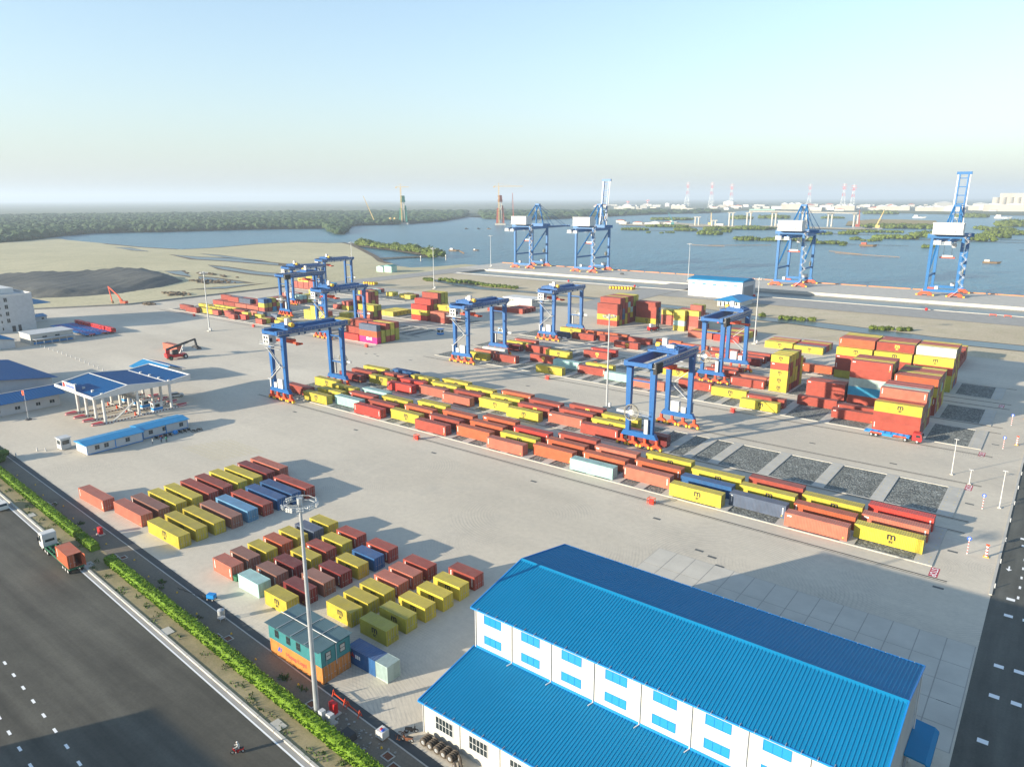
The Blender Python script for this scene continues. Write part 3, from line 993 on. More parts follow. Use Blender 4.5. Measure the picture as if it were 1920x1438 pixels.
# --- the open stacking ground beyond the fifth pad
area_stack(-105.8, 323.8, 40, ['Y', 'Y', 'K', 'Y', 'S'], 'in the left low block beyond the mast', 2.75, 0.0)
area_stack(-92.3, 321.5, 40, ['Y', 'N', 'R', 'K', 'Y', 'S'], 'in the right low block beyond the mast', 2.75, 0.0)
area_stack(-144.2, 326.4, 40, ['S', 'R', 'Y', 'R'], 'in the low block beside the empty handler', 2.75, 0.0)
area_stack(-130.6, 325.0, 40, ['K', 'R', 'Y', 'R', 'R', 'Y', 'Y', 'R', 'R'], 'in the long low block behind the second crane', 2.75, 0.0)
area_stack(-198.6, 331.2, 40, ['RYRR', 'GRRDR', 'RBNRR', 'YYRRY', 'RRYTR', 'DYTRR', 'RRRGG', 'TRDGY'], 'in the big block left of the empty handler', RP, 0.0)
area_stack(-185.3, 349.5, 40, ['YRRR', 'YTBR'], 'in the shaded stack behind the empty handler', RP, 0.0)
area_stack(-171.2, 352.0, 20, ['RRY', 'RRY'], 'in the yellow-topped stack right of the empty handler', RP, 0.0)
area_stack(-164.6, 352.0, 20, ['RRY', 'RRY'], 'in the second yellow-topped stack right of the handler', RP, 0.0)
area_stack(-158.0, 338.8, 20, ['YTYY', 'RRYY', 'YRRR', 'RRRR'], 'in the yellow stack with a turquoise box', RP, 0.0)
area_stack(-151.6, 341.2, 20, ['SRRY', 'RRRRR', 'YGRRG', 'RTR', 'DTR'], 'in the stack topped by a red box', RP, 0.0)
area_stack(-42.2, 323.0, 40, ['B', 'R', 'RR', 'R', 'RR', 'R', 'RR', 'RR', 'RY'], 'in the far right low block', RP, 0.0)
area_stack(-276.5, 333.0, 40, ['R'], 'in the low row by the small white building', RP, 0.0)
area_stack(-263.7, 335.0, 40, ['R', 'D', 'R', 'R'], 'in the low row before the small white building', 3.6, 0.0)

# --- the left yard, beyond the cross aisle
LP = ', left yard first pad'
for x, row, sz, ch in ((-434.2, 1, 40, 'R'), (-421.9, 0, 40, 'R'), (-409.4, 1, 40, 'Y'), (-428.0, 4, 40, 'Y'), (-415.4, 3, 40, 'Y'), (-415.6, 5, 40, 'Y'), (-402.7, 3, 40, 'Y'), (-402.9, 5, 40, 'Y'), (-390.0, 4, 40, 'R'), (-397.1, 1, 20, 'R'), (-390.4, 2, 20, 'R'), (-383.8, 1, 20, 'R'), (-375.6, 0, 20, 'R'), (-369.2, 1, 20, 'K'), (-376.0, 3, 20, 'Y'), (-369.8, 5, 20, 'N'), (-363.0, 3, 20, 'Y'), (-356.5, 5, 20, 'N'), (-376.4, 5, 20, 'S'), (-349.0, 0, 20, 'R'), (-349.0, 1, 20, 'G'), (-349.0, 2, 20, 'D'), (-342.4, 3, 20, 'Y'), (-342.4, 4, 20, 'Y'), (-335.8, 1, 20, 'Y'), (-335.8, 2, 20, 'Y'), (-327.5, 0, 20, 'S'), (-327.5, 1, 20, 'D'), (-318.0, 1, 20, 'C'), (-318.0, 2, 20, 'C'), (-311.4, 2, 20, 'B'), (-304.8, 3, 20, 'R')):
    cont(x, 222.3 + RP * row, PADZ, sz, ch, 'on the left yard first pad, %s row, %s slot leftwards' % (ORD[row], ORD[int((-x - 300) / 4)]))
area_stack(-276.8, 222.3, 40, ['K', 'RR', 'RRR', 'RYR'], 'in the stepped red stack left of the magenta box')
area_stack(-263.7, 222.3, 40, ['MON', 'GG', 'RGR', 'RGY', 'GGR'], 'in the corner stack with the magenta box')
area_stack(-436.0, 248.3, 40, ['R', 'R', 'RR'], 'in the first long red stack of the left yard')
area_stack(-423.3, 248.3, 40, ['R', 'RR', 'RN'], 'in the second long red stack of the left yard')
area_stack(-410.6, 248.3, 40, ['S', 'RN', 'RR'], 'in the stack topped by a slate box')
area_stack(-398.0, 248.3, 40, ['S', 'R', 'RD'], 'in the stack left of the blue-topped tower')
area_stack(-385.3, 248.3, 20, ['RYB', 'RGB', 'CRG', 'RGR', 'RRD', 'TDR'], 'in the blue-topped tower of the left yard')
area_stack(-363.3, 248.3, 20, ['R'], 'alone in front of a blue gantry leg')
area_stack(-341.2, 248.3, 20, ['GY', 'YY'], 'in the left of the yellow stacks')
area_stack(-334.9, 248.3, 20, ['YYY', 'YY'], 'in the middle of the yellow stacks')
area_stack(-328.6, 248.3, 20, ['YY', 'YR'], 'in the right of the yellow stacks')
area_stack(-317.2, 248.3, 20, ['Y', 'Y'], 'in the low yellow pair behind the nearest gantry')
area_stack(-310.9, 248.3, 20, ['Y', 'Y'], 'in the second low yellow pair behind the gantry')
area_stack(-328.4, 263.0, 20, ['Y', 'G'], 'in the yellow pair on the far row')
area_stack(-297.8, 248.3, 40, ['RRS', 'RRGY', 'RRDG'], 'in the stack topped by yellow boxes')
area_stack(-397.9, 282.9, 20, ['RT', 'RT', 'GG', 'GG', 'GGY'], 'in the turquoise-topped stack of the left yard')
area_stack(-412.0, 282.9, 40, ['SS', 'RW', 'RR'], 'in the pale red stack behind the left gantry')
area_stack(-358.8, 282.9, 20, ['R'], 'alone on the third pad of the left yard')
area_stack(-350.2, 282.9, 20, ['YR', 'GR', 'DR', 'GGR', 'BYR', 'RRDR'], 'in the stepped stack behind the middle gantry')
area_stack(-343.6, 293.0, 20, ['RRRR', 'RGRR', 'DRRG'], 'in the tall dark stack behind the middle gantry')
area_stack(-311.3, 282.9, 20, ['Y', 'Y', 'Y', 'Y', 'Y'], 'in the right file of the flat yellow block')
area_stack(-317.6, 282.9, 20, ['Y', 'Y', 'Y', 'Y', 'Y'], 'in the left file of the flat yellow block')
area_stack(-290.3, 282.9, 40, ['KYK', 'RRRK', 'RRYR', 'RRYRR', 'RYRGG', 'RRGGY'], 'in the stepped stack before the small white building')
area_stack(-275.6, 282.9, 40, ['RS', 'RR', 'RGY', 'RYY'], 'in the salmon stack behind the second gantry')
area_stack(-470.0, 334.0, 20, ['RR'], 'in the left of the far pyramid stack', RP)
area_stack(-463.4, 334.0, 20, ['RRY', 'RRY'], 'in the second file of the far pyramid stack', RP)
area_stack(-456.8, 334.0, 20, ['RRY', 'RDGY', 'RRGYY', 'RRYGY'], 'in the third file of the far pyramid stack', RP)
area_stack(-450.2, 334.0, 20, ['RRR', 'RRGY', 'RRGYY', 'RRGYR'], 'in the fourth file of the far pyramid stack', RP)
area_stack(-438.5, 336.0, 40, ['RC', 'RC'], 'in the cyan-topped stack beside the far pyramid', RP)
area_stack(-398.5, 337.0, 20, ['G', 'G', 'R', 'D', 'T', 'R'], 'in the far low row on the last pad', 3.4)
area_stack(-376.6, 343.5, 20, ['Y', 'G'], 'in the lone yellow pair on the last pad', RP)
area_stack(-362.6, 342.5, 20, ['Y', 'R', 'Y'], 'in the left of the far yellow pairs', RP)
area_stack(-356.0, 340.5, 20, ['Y', 'Y', 'R'], 'in the right of the far yellow pairs', RP)

# --- the loose containers standing on the apron in the foreground
for x, ys, sz, cols, nm in ((-171.3, [60.3], 41, 'S', 'alone at the left end of the foreground rows'),
                            (-156.8, [61.6 + 3.7 * k for k in range(10)], 41, 'SHYYRRYYDS', 'in the rear file of foreground forty-footers'),
                            (-141.5, [61.3 + 3.73 * k for k in range(9)], 41, 'YYYHLRBBR', 'in the front file of foreground forty-footers'),
                            (-116.5, [60.9 + 3.55 * k for k in range(7)], 20, 'SHYOYNY', 'in the rear file of foreground twenty-footers'),
                            (-107.6, [60.4 + 3.62 * k for k in range(7)], 20, 'THDYRYR', 'in the second file of foreground twenty-footers'),
                            (-98.75, [60.0 + 3.68 * k for k in range(7)], 20, 'YDHDYBR', 'in the third file of foreground twenty-footers'),
                            (-88.3, [64.2 + 3.5 * k for k in range(6)], 20, 'YYYSSR', 'in the fourth file of foreground twenty-footers'),
                            (-79.8, [64.2 + 4.05 * k for k in range(6)], 20, 'GGYYYR', 'in the front file of foreground twenty-footers')):
    for k, y in enumerate(ys):
        w = nm if len(ys) == 1 else '%s, %s from the road' % (nm, ORD[k])
        cont(x + rnd.uniform(-0.25, 0.25), y, 0.0, sz, cols[k], w)

# --- build the 300 that show largest one by one, the rest as one mass
_cam2 = Vector((0, 0, CAM_Z))


def _score(c):
    L, H = SIZES[c[3]]
    d = (Vector((c[0] + L / 2, c[1], c[2] + H / 2)) - _cam2).length
    vis = L * (H if c[7] else 0.25 * H) + L * (0.5 if c[8] else 0.0)
    return vis / (d * d)


CONT.sort(key=_score, reverse=True)
_seen = {}
GROUPNAME = 'shipping containers stacked in the terminal'
for (x, y, z, size, code, logo, where, fr, tp) in CONT[:300]:
    L, H = SIZES[size]
    o = put('shipping_container', BODY[size], None, (x, y, z))
    col = (*COL[code], 1)
    o.color = col
    lab = '%s container %s' % (CNAME[code], where)
    tag(o, lab, 'container', GROUPNAME)
    dist = math.hypot(x, y)
    for s in (0, 1):
        d = put('door', DOOR[size], o, (L - 0.02, 0.14 + s * _dw, 0))
        d.color = col
        if dist < 330:
            put('lock_rods', ROD[size], d, (0, 0, 0))
    if logo is None and code in 'YG':
        logo = 'k'
    if code == 'M':
        logo = 'one'
    if logo:
        key = logo if logo == 'one' else logo + ('2' if size == 20 else '4')
        put('lettering', LOGO[key], o, (L * 0.55, 0.016, H * 0.5 - (0.1 if size != 20 else 0.05))).rotation_euler = (R(90), 0, 0)
    elif code in 'RSOKDHN' and dist < 330:
        kind = rnd.choice(['mark', 'mark', 'small', None])
        if kind == 'mark':
            put('marking', LOGO['mark'], o, (0.55, 0.016, H - 0.55)).rotation_euler = (R(90), 0, 0)
        elif kind == 'small':
            put('marking', LOGO['small'], o, (0.95, 0.016, H - 0.6)).rotation_euler = (R(90), 0, 0)
        if rnd.random() < 0.5:
            put('marking', LOGO['mark'], o, (L - 0.6, 0.016, H - 0.7)).rotation_euler = (R(90), 0, 0)
        if rnd.random() < 0.4:
            put('warning_sticker', LOGO['sticker'], o, (L - 0.75, 0.014, 0.55)).rotation_euler = (R(90), 0, 0)
# the rest: one mass of plain ribbed boxes, one colour each
_mv, _mf, _mc = [], [], []


def _simple(L, H):
    b = MB()
    W = CWID
    for x0 in (0.0, L - 0.14):
        b.box(x0, 0, 0, x0 + 0.14, W, H)
    b.box(0.14, 0.0, H - 0.10, L - 0.14, W, H - 0.01)
    b.box(0.14, 0.04, 0.05, L - 0.14, W - 0.04, H - 0.10)
    return b


_SIM = {k: _simple(*v) for k, v in SIZES.items()}
mb = MB()
for (x, y, z, size, code, logo, where, fr, tp) in CONT[300:]:
    s = _SIM[size]
    mb.add([(a + x, b_ + y, c_ + z) for a, b_, c_ in s.v], s.f)
    k = rnd.uniform(0.86, 1.14)
    _mc += [tuple(v * k for v in COL[code])] * len(s.f)
if mb.v:
    me = mb.mesh('container_mass')
    at = me.attributes.new('paint', 'FLOAT_COLOR', 'FACE')
    at.data.foreach_set('color', np.array([(*c, 1) for c in _mc], dtype=np.float32).ravel())
    m, nt, bs = new_mat('container_mass_paint')
    an = nt.nodes.new('ShaderNodeAttribute')
    an.attribute_name = 'paint'
    c = mixc(nt, 1.0, an.outputs['Color'], ramp(nt, noise(nt, pos(nt), 0.5, 6, 0.65), [(0.3, g4(0.82)), (0.7, g4(1.15))]), 'MULTIPLY')
    nt.links.new(c, bs.inputs['Base Color'])
    bs.inputs['Roughness'].default_value = 0.6
    me.materials.append(m)
    tag(put('container_stacks', me), 'far stacks of mixed red and yellow shipping containers', 'containers', kind='stuff')
print('containers', len(CONT))
# ================================================================ rail-mounted yard gantries
M['cable_black'] = paint('black_cables', (0.02, 0.02, 0.02), 0.7)
M['reel'] = paint('reel_steel', (0.27, 0.255, 0.20), 0.5, 0.2)


def railing(b, p0, p1, h=1.1, step=1.6):
    p0, p1 = Vector(p0), Vector(p1)
    n = max(1, int((p1 - p0).length / step))
    for i in range(n + 1):
        q = p0.lerp(p1, i / n)
        b.beam(q, q + Vector((0, 0, h)), 0.05, 0.05)
    for z in (h, h * 0.5):
        b.beam(p0 + Vector((0, 0, z)), p1 + Vector((0, 0, z)), 0.05, 0.05)


def wheel_bogie(root, x, y):
    """orange swivel bogie with two yellow-rimmed wheels"""
    b = MB()
    b.extr([(x - 1.5, 0.75), (x - 1.2, 1.35), (x - 0.35, 1.7), (x - 0.3, 3.05), (x + 0.3, 3.05), (x + 0.35, 1.7), (x + 1.2, 1.35), (x + 1.5, 0.75), (x + 1.1, 0.5), (x, 0.95), (x - 1.1, 0.5)], 'y', y - 0.42, y + 0.42)
    bo = b.build('bogie', M['orange_red'], root)
    for s in (-1, 1):
        w = MB()
        w.tube((x + s * 0.95, y - 0.3, 0.55), (x + s * 0.95, y + 0.3, 0.55), 0.5, 14)
        wo = w.build('wheel', M['dark'], bo)
        w = MB()
        w.box(x + s * 1.25 - 0.28, y - 0.5, 0.25, x + s * 1.25 + 0.28, y + 0.5, 0.95)
        w.build('wheel_guard', M['yellow'], bo)


def yard_gantry(loc, flip, ty, label):
    """local: near rail at y=0, far rail at y=24, legs at x=+-3.5; ty is where the trolley stands"""
    root = empty('yard_gantry_crane', loc, math.pi if flip else 0)
    tag(root, label, 'gantry crane', 'blue rail-mounted gantry cranes of the yard')
    blue = M['crane_blue']
    T = 22.0
    for y in (0.0, 24.0):
        for x in (-3.5, 3.5):
            b = MB()
            b.beam((x, y, 4.4), (x, y, T + 0.1), 1.15, 1.05, 1.55, 1.35)
            b.build('leg', blue, root)
            wheel_bogie(root, x - 1.75, y)
            wheel_bogie(root, x + 1.75, y)
        b = MB()
        b.extr([(-5.4, 3.05), (5.4, 3.05), (4.6, 4.5), (-4.6, 4.5)], 'y', y - 0.62, y + 0.62)
        b.build('sill_beam', blue, root)
    for x in (-3.5, 3.5):
        b = MB()
        b.extr([(-2.6, T + 0.9), (-2.6, T + 2.3), (26.6, T + 2.3), (26.6, T + 0.9), (25.0, T), (-1.0, T)], 'x', x - 0.6, x + 0.6)
        g = b.build('main_girder', blue, root)
        b = MB()
        s = -1 if x < 0 else 1
        b.box(x + s * 0.62, -2.5, T + 1.0, x + s * 1.5, 26.5, T + 1.08)
        railing(b, (x + s * 1.46, -2.5, T + 1.08), (x + s * 1.46, 26.5, T + 1.08))
        b.build('walkway', M['galv'], g)
    b = MB()
    for y in (-2.3, 26.3):
        b.box(-2.9, y - 0.35, T + 1.0, 2.9, y + 0.35, T + 2.0)
    b.build('end_tie', blue, root)
    for zz in (18.6, 9.2):
        b = MB()
        b.beam((-3.0, 24, zz), (3.0, 24, zz), 0.38, 0.38)
        b.build('leg_tie', blue, root)
    # trolley with hoist machinery
    b = MB()
    b.box(-4.6, ty - 3.2, T + 2.3, 4.6, ty + 3.2, T + 2.75)
    for yy in (-2.2, 0.2, 2.0):
        b.box(-3.6, ty + yy - 0.6, T + 2.75, 2.4, ty + yy + 0.5, T + 3.6)
    b.box(-4.4, ty - 3.0, T + 2.75, -3.8, ty + 3.0, T + 3.4)
    railing(b, (-4.6, ty - 3.2, T + 2.75), (4.6, ty - 3.2, T + 2.75))
    railing(b, (-4.6, ty + 3.2, T + 2.75), (4.6, ty + 3.2, T + 2.75))
    tr = b.build('trolley', blue, root)
    b = MB()
    b.box(0.6, ty - 1.5, T + 2.75, 2.0, ty - 0.3, T + 5.6)
    b.box(-2.6, ty + 0.8, T + 3.6, -0.4, ty + 1.8, T + 4.4)
    b.build('electrical_cabinet', M['white'], tr)
    b = MB()
    b.tube((2.6, ty - 0.6, T + 3.6), (3.8, ty - 0.6, T + 3.6), 0.75, 10)
    b.build('hoist_drum', M['yellow'], tr)
    # hoist ropes and spreader
    b = MB()
    for x in (-2.2, 2.2):
        for yy in (-0.8, 0.8):
            b.beam((x, ty + yy, 20.4), (x * 0.8, ty + yy, T + 2.4), 0.05, 0.05)
    b.build('hoist_rope', M['cable_black'], tr)
    b = MB()
    b.box(-6.1, ty - 0.45, 19.2, 6.1, ty + 0.45, 19.75)
    b.box(-6.1, ty - 1.2, 19.05, -5.5, ty + 1.2, 19.6)
    b.box(5.5, ty - 1.2, 19.05, 6.1, ty + 1.2, 19.6)
    b.box(-2.6, ty - 1.1, 19.75, 2.6, ty + 1.1, 20.5)
    b.build('spreader', M['orange_red'], root)
    # operator / electrical cabin hung between the near legs
    b = MB()
    b.box(-3.9, -2.6, 19.6, -0.7, 0.2, 22.6)
    cb = b.build('cabin', M['white'], root)
    b = MB()
    for i in (0, 1):
        for j in (0, 1):
            b.box(-3.45 + i * 1.4, -2.63, 20.0 + j * 1.35, -2.55 + i * 1.4, -2.6, 20.75 + j * 1.35)
    b.box(-0.7, -2.2, 20.2, -0.67, -1.2, 21.6)
    b.build('cabin_window', M['glass'], cb)
    b = MB()
    b.box(-5.4, -3.2, 19.35, 2.6, -0.8, 19.5)
    railing(b, (-5.4, -3.2, 19.5), (2.6, -3.2, 19.5))
    railing(b, (-5.4, -3.2, 19.5), (-5.4, -0.8, 19.5))
    b.box(-4.9, -1.6, 18.0, 3.3, -0.75, 18.1)
    b.build('access_platform', M['galv'], root)
    # stair flights
    b = MB()
    for a, c in (((-4.0, -1.15, 18.05), (2.9, -1.15, 12.4)), ((2.9, -1.15, 12.4), (-3.2, -1.15, 7.6))):
        b.beam(a, c, 0.75, 0.16)
        a2, c2 = Vector(a) + Vector((0, -0.36, 1.0)), Vector(c) + Vector((0, -0.36, 1.0))
        b.beam(a2, c2, 0.06, 0.06)
    b.box(2.4, -1.7, 12.2, 4.0, -0.7, 12.35)
    b.box(-4.3, -1.7, 7.4, -2.8, -0.7, 7.55)
    b.beam((-3.9, -1.15, 4.5), (-3.9, -1.15, 7.5), 0.5, 0.08)
    b.build('stair', M['lightgrey'], root)
    # cabinets on the near sill
    for x0, w, h in ((-0.4, 2.5, 3.1), (-2.6, 1.4, 1.7)):
        b = MB()
        b.box(x0, -0.75, 4.5, x0 + w, 0.75, 4.5 + h)
        b.build('switch_cabinet', M['white'], root)
    # cable reel at the far side
    rx, ry, rz = 2.1, 25.3, 9.8
    b = MB()
    b.torus((rx, ry, rz), (0, 1, 0), 2.15, 0.1, 24, 5)
    b.torus((rx, ry - 0.4, rz), (0, 1, 0), 2.15, 0.1, 24, 5)
    for k in range(22):
        a = 2 * math.pi * k / 22
        b.beam((rx, ry - 0.2, rz), (rx + 2.1 * math.cos(a), ry - 0.2, rz + 2.1 * math.sin(a)), 0.11, 0.08)
    re = b.build('cable_reel', M['reel'], root)
    b = MB()
    b.tube((rx, ry - 0.35, rz), (rx, ry + 0.1, rz), 0.55, 12)
    b.tube((rx, ry - 0.28, rz), (rx, ry - 0.12, rz), 0.8, 16)
    b.build('reel_hub', M['galv'], re)
    b = MB()
    b.box(rx - 0.4, 24.5, 9.3, rx + 4.6, 25.0, 10.0)
    b.box(-3.2, 24.6, 9.6, 3.2, 25.6, 9.7)
    railing(b, (-3.2, 25.6, 9.7), (-0.3, 25.6, 9.7))
    b.build('reel_bracket', M['galv'], root)
    b = MB()
    b.box(-3.0, 24.6, 4.6, -1.9, 25.3, 8.6)
    b.build('ladder_cage', M['galv'], root)
    # festoon cable bundle at the far end of one girder
    b = MB()
    for k in range(5):
        b.box(-5.3, 22.6 - 0.0 + k * 0.75, T - 0.6 + 0.12 * (k % 2), -4.3, 23.2 + k * 0.75, T + 2.2)
    b.build('festoon_cables', M['cable_black'], root)
    b = MB()
    b.beam((-4.8, -1.5, T + 2.45), (-4.8, 26.5, T + 2.45), 0.14, 0.3)
    b.build('festoon_beam', M['galv'], root)
    # notice plates under the walkway
    for x0, L in ((1.5, 3.4), (5.6, 1.6), (8.0, 5.0), (14.0, 3.2), (18.5, 4.4)):
        b = MB()
        b.box(5.02, x0, T + 0.15, 5.06, x0 + L, T + 0.95)
        b.build('notice_plate', M['lightgrey'], root)
    return root


for args in (((-204.6, 137.5, 0), False, 4.5, 'blue gantry crane nearest the camera at the left end of the first pad'),
             ((-86.5, 192.0, 0), True, 9.0, 'blue gantry crane with a cable reel on the second long pad'),
             ((-193.9, 216.8, 0), False, 5.0, 'blue gantry crane at the left end of the third pad'),
             ((-99.4, 271.3, 0), True, 5.0, 'blue gantry crane over the fourth pad beside the yellow tower'),
             ((-193.7, 277.9, 0), False, 4.0, 'blue gantry crane left of the big red block on the fifth pad'),
             ((-284.0, 216.8, 0), False, 5.5, 'blue gantry crane left of the magenta container'),
             ((-356.8, 271.3, 0), True, 8.0, 'leftmost blue gantry crane, cable reel facing the camera'),
             ((-394.6, 277.9, 0), False, 5.0, 'blue gantry crane behind the leftmost gantry with a red spreader'),
             ((-424.2, 326.7, 0), False, 5.0, 'farthest blue gantry crane over the pyramid stack')):
    yard_gantry(*args)

# ================================================================ ship-to-shore cranes on the quay
def quay_crane(x, boom_up, label):
    root = empty('quay_crane', (x, 565.0, 0.0))
    tag(root, label, 'quay crane', 'tall blue ship-to-shore cranes on the quay')
    bl = M['sts_blue']
    FY, TZ = 28.0, 37.0
    for sx in (-9.0, 9.0):
        for y in (0.0, FY):
            b = MB()
            b.beam((sx, y, 3.6), (sx, y, TZ), 1.7, 1.7, 1.9, 1.9)
            b.build('leg', bl, root)
            b = MB()
            b.extr([(sx - 4.4, 0.5), (sx - 4.2, 1.6), (sx - 2.2, 3.0), (sx + 2.2, 3.0), (sx + 4.2, 1.6), (sx + 4.4, 0.5), (sx + 2.0, 0.45), (sx + 1.0, 1.3), (sx - 1.0, 1.3), (sx - 2.0, 0.45)], 'y', y - 0.8, y + 0.8)
            bo = b.build('bogie', M['orange_red'], root)
            w = MB()
            for k in range(8):
                xx = sx - 3.9 + k * 1.11
                w.tube((xx, y - 0.3, 0.42), (xx, y + 0.3, 0.42), 0.4, 10)
            w.build('wheel_set', M['dark'], bo)
            w = MB()
            w.box(sx - 5.6, y - 0.7, 0.25, sx - 4.4, y + 0.7, 1.1)
            w.box(sx + 4.4, y - 0.7, 0.25, sx + 5.6, y + 0.7, 1.1)
            w.build('buffer', M['yellow'], bo)
        b = MB()
        b.beam((sx, 0, 13.0), (sx, FY, 13.0), 1.0, 1.3)
        b.build('side_tie', bl, root)
        b = MB()
        b.beam((sx, 0.6, 14.0), (sx, FY - 0.5, TZ - 1.0), 0.9, 0.9)
        b.build('diagonal_brace', bl, root)
        b = MB()
        b.beam((sx, -1, TZ + 0.9), (sx, FY + 1, TZ + 0.9), 1.5, 1.8)
        b.build('side_beam', bl, root)
    for y in (0.0, FY):
        b = MB()
        b.box(-10.5, y - 0.9, 3.0, 10.5, y + 0.9, 4.8)
        b.build('sill_beam', bl, root)
        b = MB()
        b.box(-12.0, y - 1.0, TZ + 1.8, 12.0, y + 1.0, TZ + 4.4)
        b.build('portal_beam', bl, root)
    # main girder, back reach
    for sx in (-3.2, 3.2):
        b = MB()
        b.box(sx - 0.6, -20.0, TZ - 0.6, sx + 0.6, FY + 3, TZ + 1.7)
        b.build('main_girder', bl, root)
    b = MB()
    b.box(-5.5, -21.5, TZ - 1.4, 5.5, -17.5, TZ - 1.2)
    b.box(-5.2, -21.0, TZ - 1.2, -1.0, -19.0, TZ + 1.3)
    b.box(1.0, -20.6, TZ - 1.2, 4.6, -18.6, TZ + 0.8)
    railing(b, (-5.5, -21.5, TZ - 1.2), (5.5, -21.5, TZ - 1.2))
    railing(b, (-5.5, -21.5, TZ - 1.2), (-5.5, 0, TZ - 1.2), step=3)
    b.build('tail_platform', M['lightgrey'], root)
    # machinery house
    b = MB()
    b.box(-8.7, -6.5, TZ + 4.6, 8.7, 3.0, TZ + 11.6)
    b.box(-9.0, -6.8, TZ + 11.6, 9.0, 3.3, TZ + 12.0)
    h = b.build('machinery_house', M['white'], root)
    b = MB()
    for xx in (-2.2, 4.0):
        b.box(xx, -6.54, TZ + 8.2, xx + 0.8, -6.5, TZ + 9.6)
    b.box(3.8, -6.54, TZ + 5.2, 4.9, -6.5, TZ + 7.2)
    b.build('vent', M['grey'], h)
    b = MB()
    b.box(-9.6, -7.4, TZ + 4.42, 9.6, 3.8, TZ + 4.58)
    railing(b, (-9.6, -7.4, TZ + 4.58), (9.6, -7.4, TZ + 4.58), step=2.4)
    b.build('house_platform', M['lightgrey'], root)
    # A-frame
    az = TZ + 22.5
    for sx in (-4.2, 4.2):
        b = MB()
        b.beam((sx, FY, TZ + 4.2), (sx * 0.45, FY - 3.0, az), 1.0, 1.0)
        b.beam((sx, 6.0, TZ + 4.2), (sx * 0.45, FY - 3.6, az), 0.8, 0.8)
        b.build('a_frame_leg', bl, root)
    b = MB()
    b.box(-2.4, FY - 4.4, az - 0.6, 2.4, FY - 2.2, az + 0.8)
    b.build('a_frame_head', bl, root)
    b = MB()
    b.box(-2.6, FY - 4.8, az - 5.6, 2.6, FY - 0.6, az - 5.4)
    railing(b, (-2.6, FY - 4.8, az - 5.4), (2.6, FY - 4.8, az - 5.4))
    b.beam((-2.0, FY - 1, az - 5.4), (2.4, FY + 1, TZ + 9), 0.7, 0.15)
    b.beam((2.4, FY + 1, TZ + 9), (-2.0, FY + 1, TZ + 4.6), 0.7, 0.15)
    b.build('a_frame_stair', M['lightgrey'], root)
    # boom
    bl_len = 44.0
    hp = Vector((0, FY + 3.0, TZ + 0.8))
    an = R(83) if boom_up else 0.0
    d = Vector((0, math.cos(an), math.sin(an)))
    n = Vector((0, -math.sin(an), math.cos(an)))
    for sx in (-2.6, 2.6):
        b = MB()
        a0 = hp + Vector((sx, 0, 0))
        b.beam(a0, a0 + d * bl_len, 1.0, 1.9, 0.9, 1.4)
        b.build('boom_girder', bl, root)
    b = MB()
    for k in range(1, 8):
        q = hp + d * (bl_len * k / 7.6)
        b.beam(q + Vector((-2.6, 0, 0)), q + Vector((2.6, 0, 0)), 0.5, 0.6)
    q = hp + d * bl_len
    b.beam(q + Vector((-4.6, 0, 0)), q + Vector((4.6, 0, 0)), 1.6, 1.8)
    b.build('boom_tie', bl, root)
    b = MB()
    for sx in (-3.6, 3.6):
        a0 = hp + Vector((sx, 0, 0)) + n * 0.2
        b.beam(a0 + d * 2, a0 + d * (bl_len - 1), 0.8, 0.12)
    b.build('boom_walkway', M['lightgrey'], root)
    b = MB()
    hd = Vector((0, FY - 3, az))
    for sx in (-2.0, 2.0):
        for fr in (0.42, 0.9):
            if boom_up:
                q = hp + d * (bl_len * fr)
                mid = hp + d * (bl_len * fr * 0.35) - n * 0.5
                b.beam(hd + Vector((sx, 0, 0)), hp + d * (bl_len * 0.5) + n * 0.9 + Vector((sx, 0, 0)), 0.25, 0.25)
            else:
                b.beam(hd + Vector((sx, 0, 0)), hp + d * (bl_len * fr) + n * 0.9 + Vector((sx, 0, 0)), 0.3, 0.3)
    b.build('stay', bl, root)
    # trolley with cab and spreader
    b = MB()
    b.box(-4.2, 6.0, TZ - 1.3, 4.2, 12.0, TZ - 0.6)
    b.box(-5.8, 5.6, TZ - 2.0, 5.8, 5.9, TZ - 1.9)
    t = b.build('trolley', M['lightgrey'], root)
    b = MB()
    b.box(2.0, 7.5, TZ - 4.6, 4.6, 10.0, TZ - 1.9)
    b.build('operator_cab', M['white'], t)
    b = MB()
    for sx in (-2.4, 2.4):
        for yy in (8.0, 10.0):
            b.beam((sx, yy, TZ - 10.0), (sx, yy, TZ - 1.3), 0.09, 0.09)
    b.build('hoist_rope', M['cable_black'], t)
    b = MB()
    b.box(-4.6, 7.9, TZ - 11.8, 4.6, 10.1, TZ - 11.0)
    sp = b.build('spreader', M['orange_red'], root)
    b = MB()
    b.box(-3.2, 8.2, TZ - 11.0, 3.2, 9.8, TZ - 9.9)
    b.build('head_block', M['white'], sp)
    # zigzag stair tower on the near right leg
    b = MB()
    z, s = 4.8, 1
    lx = 10.6
    while z < TZ + 3:
        z2 = min(z + 2.9, TZ + 4.2)
        a, c = ((lx - 0.9, -1.9, z), (lx + 1.9, -1.9, z2)) if s > 0 else ((lx + 1.9, -1.9, z), (lx - 0.9, -1.9, z2))
        b.beam(a, c, 0.9, 0.16)
        b.beam(Vector(a) + Vector((0, -0.4, 1)), Vector(c) + Vector((0, -0.4, 1)), 0.08, 0.08)
        b.box(c[0] - 0.7, -2.5, z2 - 0.06, c[0] + 0.7, -0.9, z2 + 0.06)
        b.box(c[0] - 0.7, -2.5, z2 + 1.0, c[0] + 0.7, -2.44, z2 + 1.1)
        z, s = z2, -s
    b.beam((lx - 5.0, -2.0, 0.4), (lx, -2.0, 4.8), 1.1, 0.2)
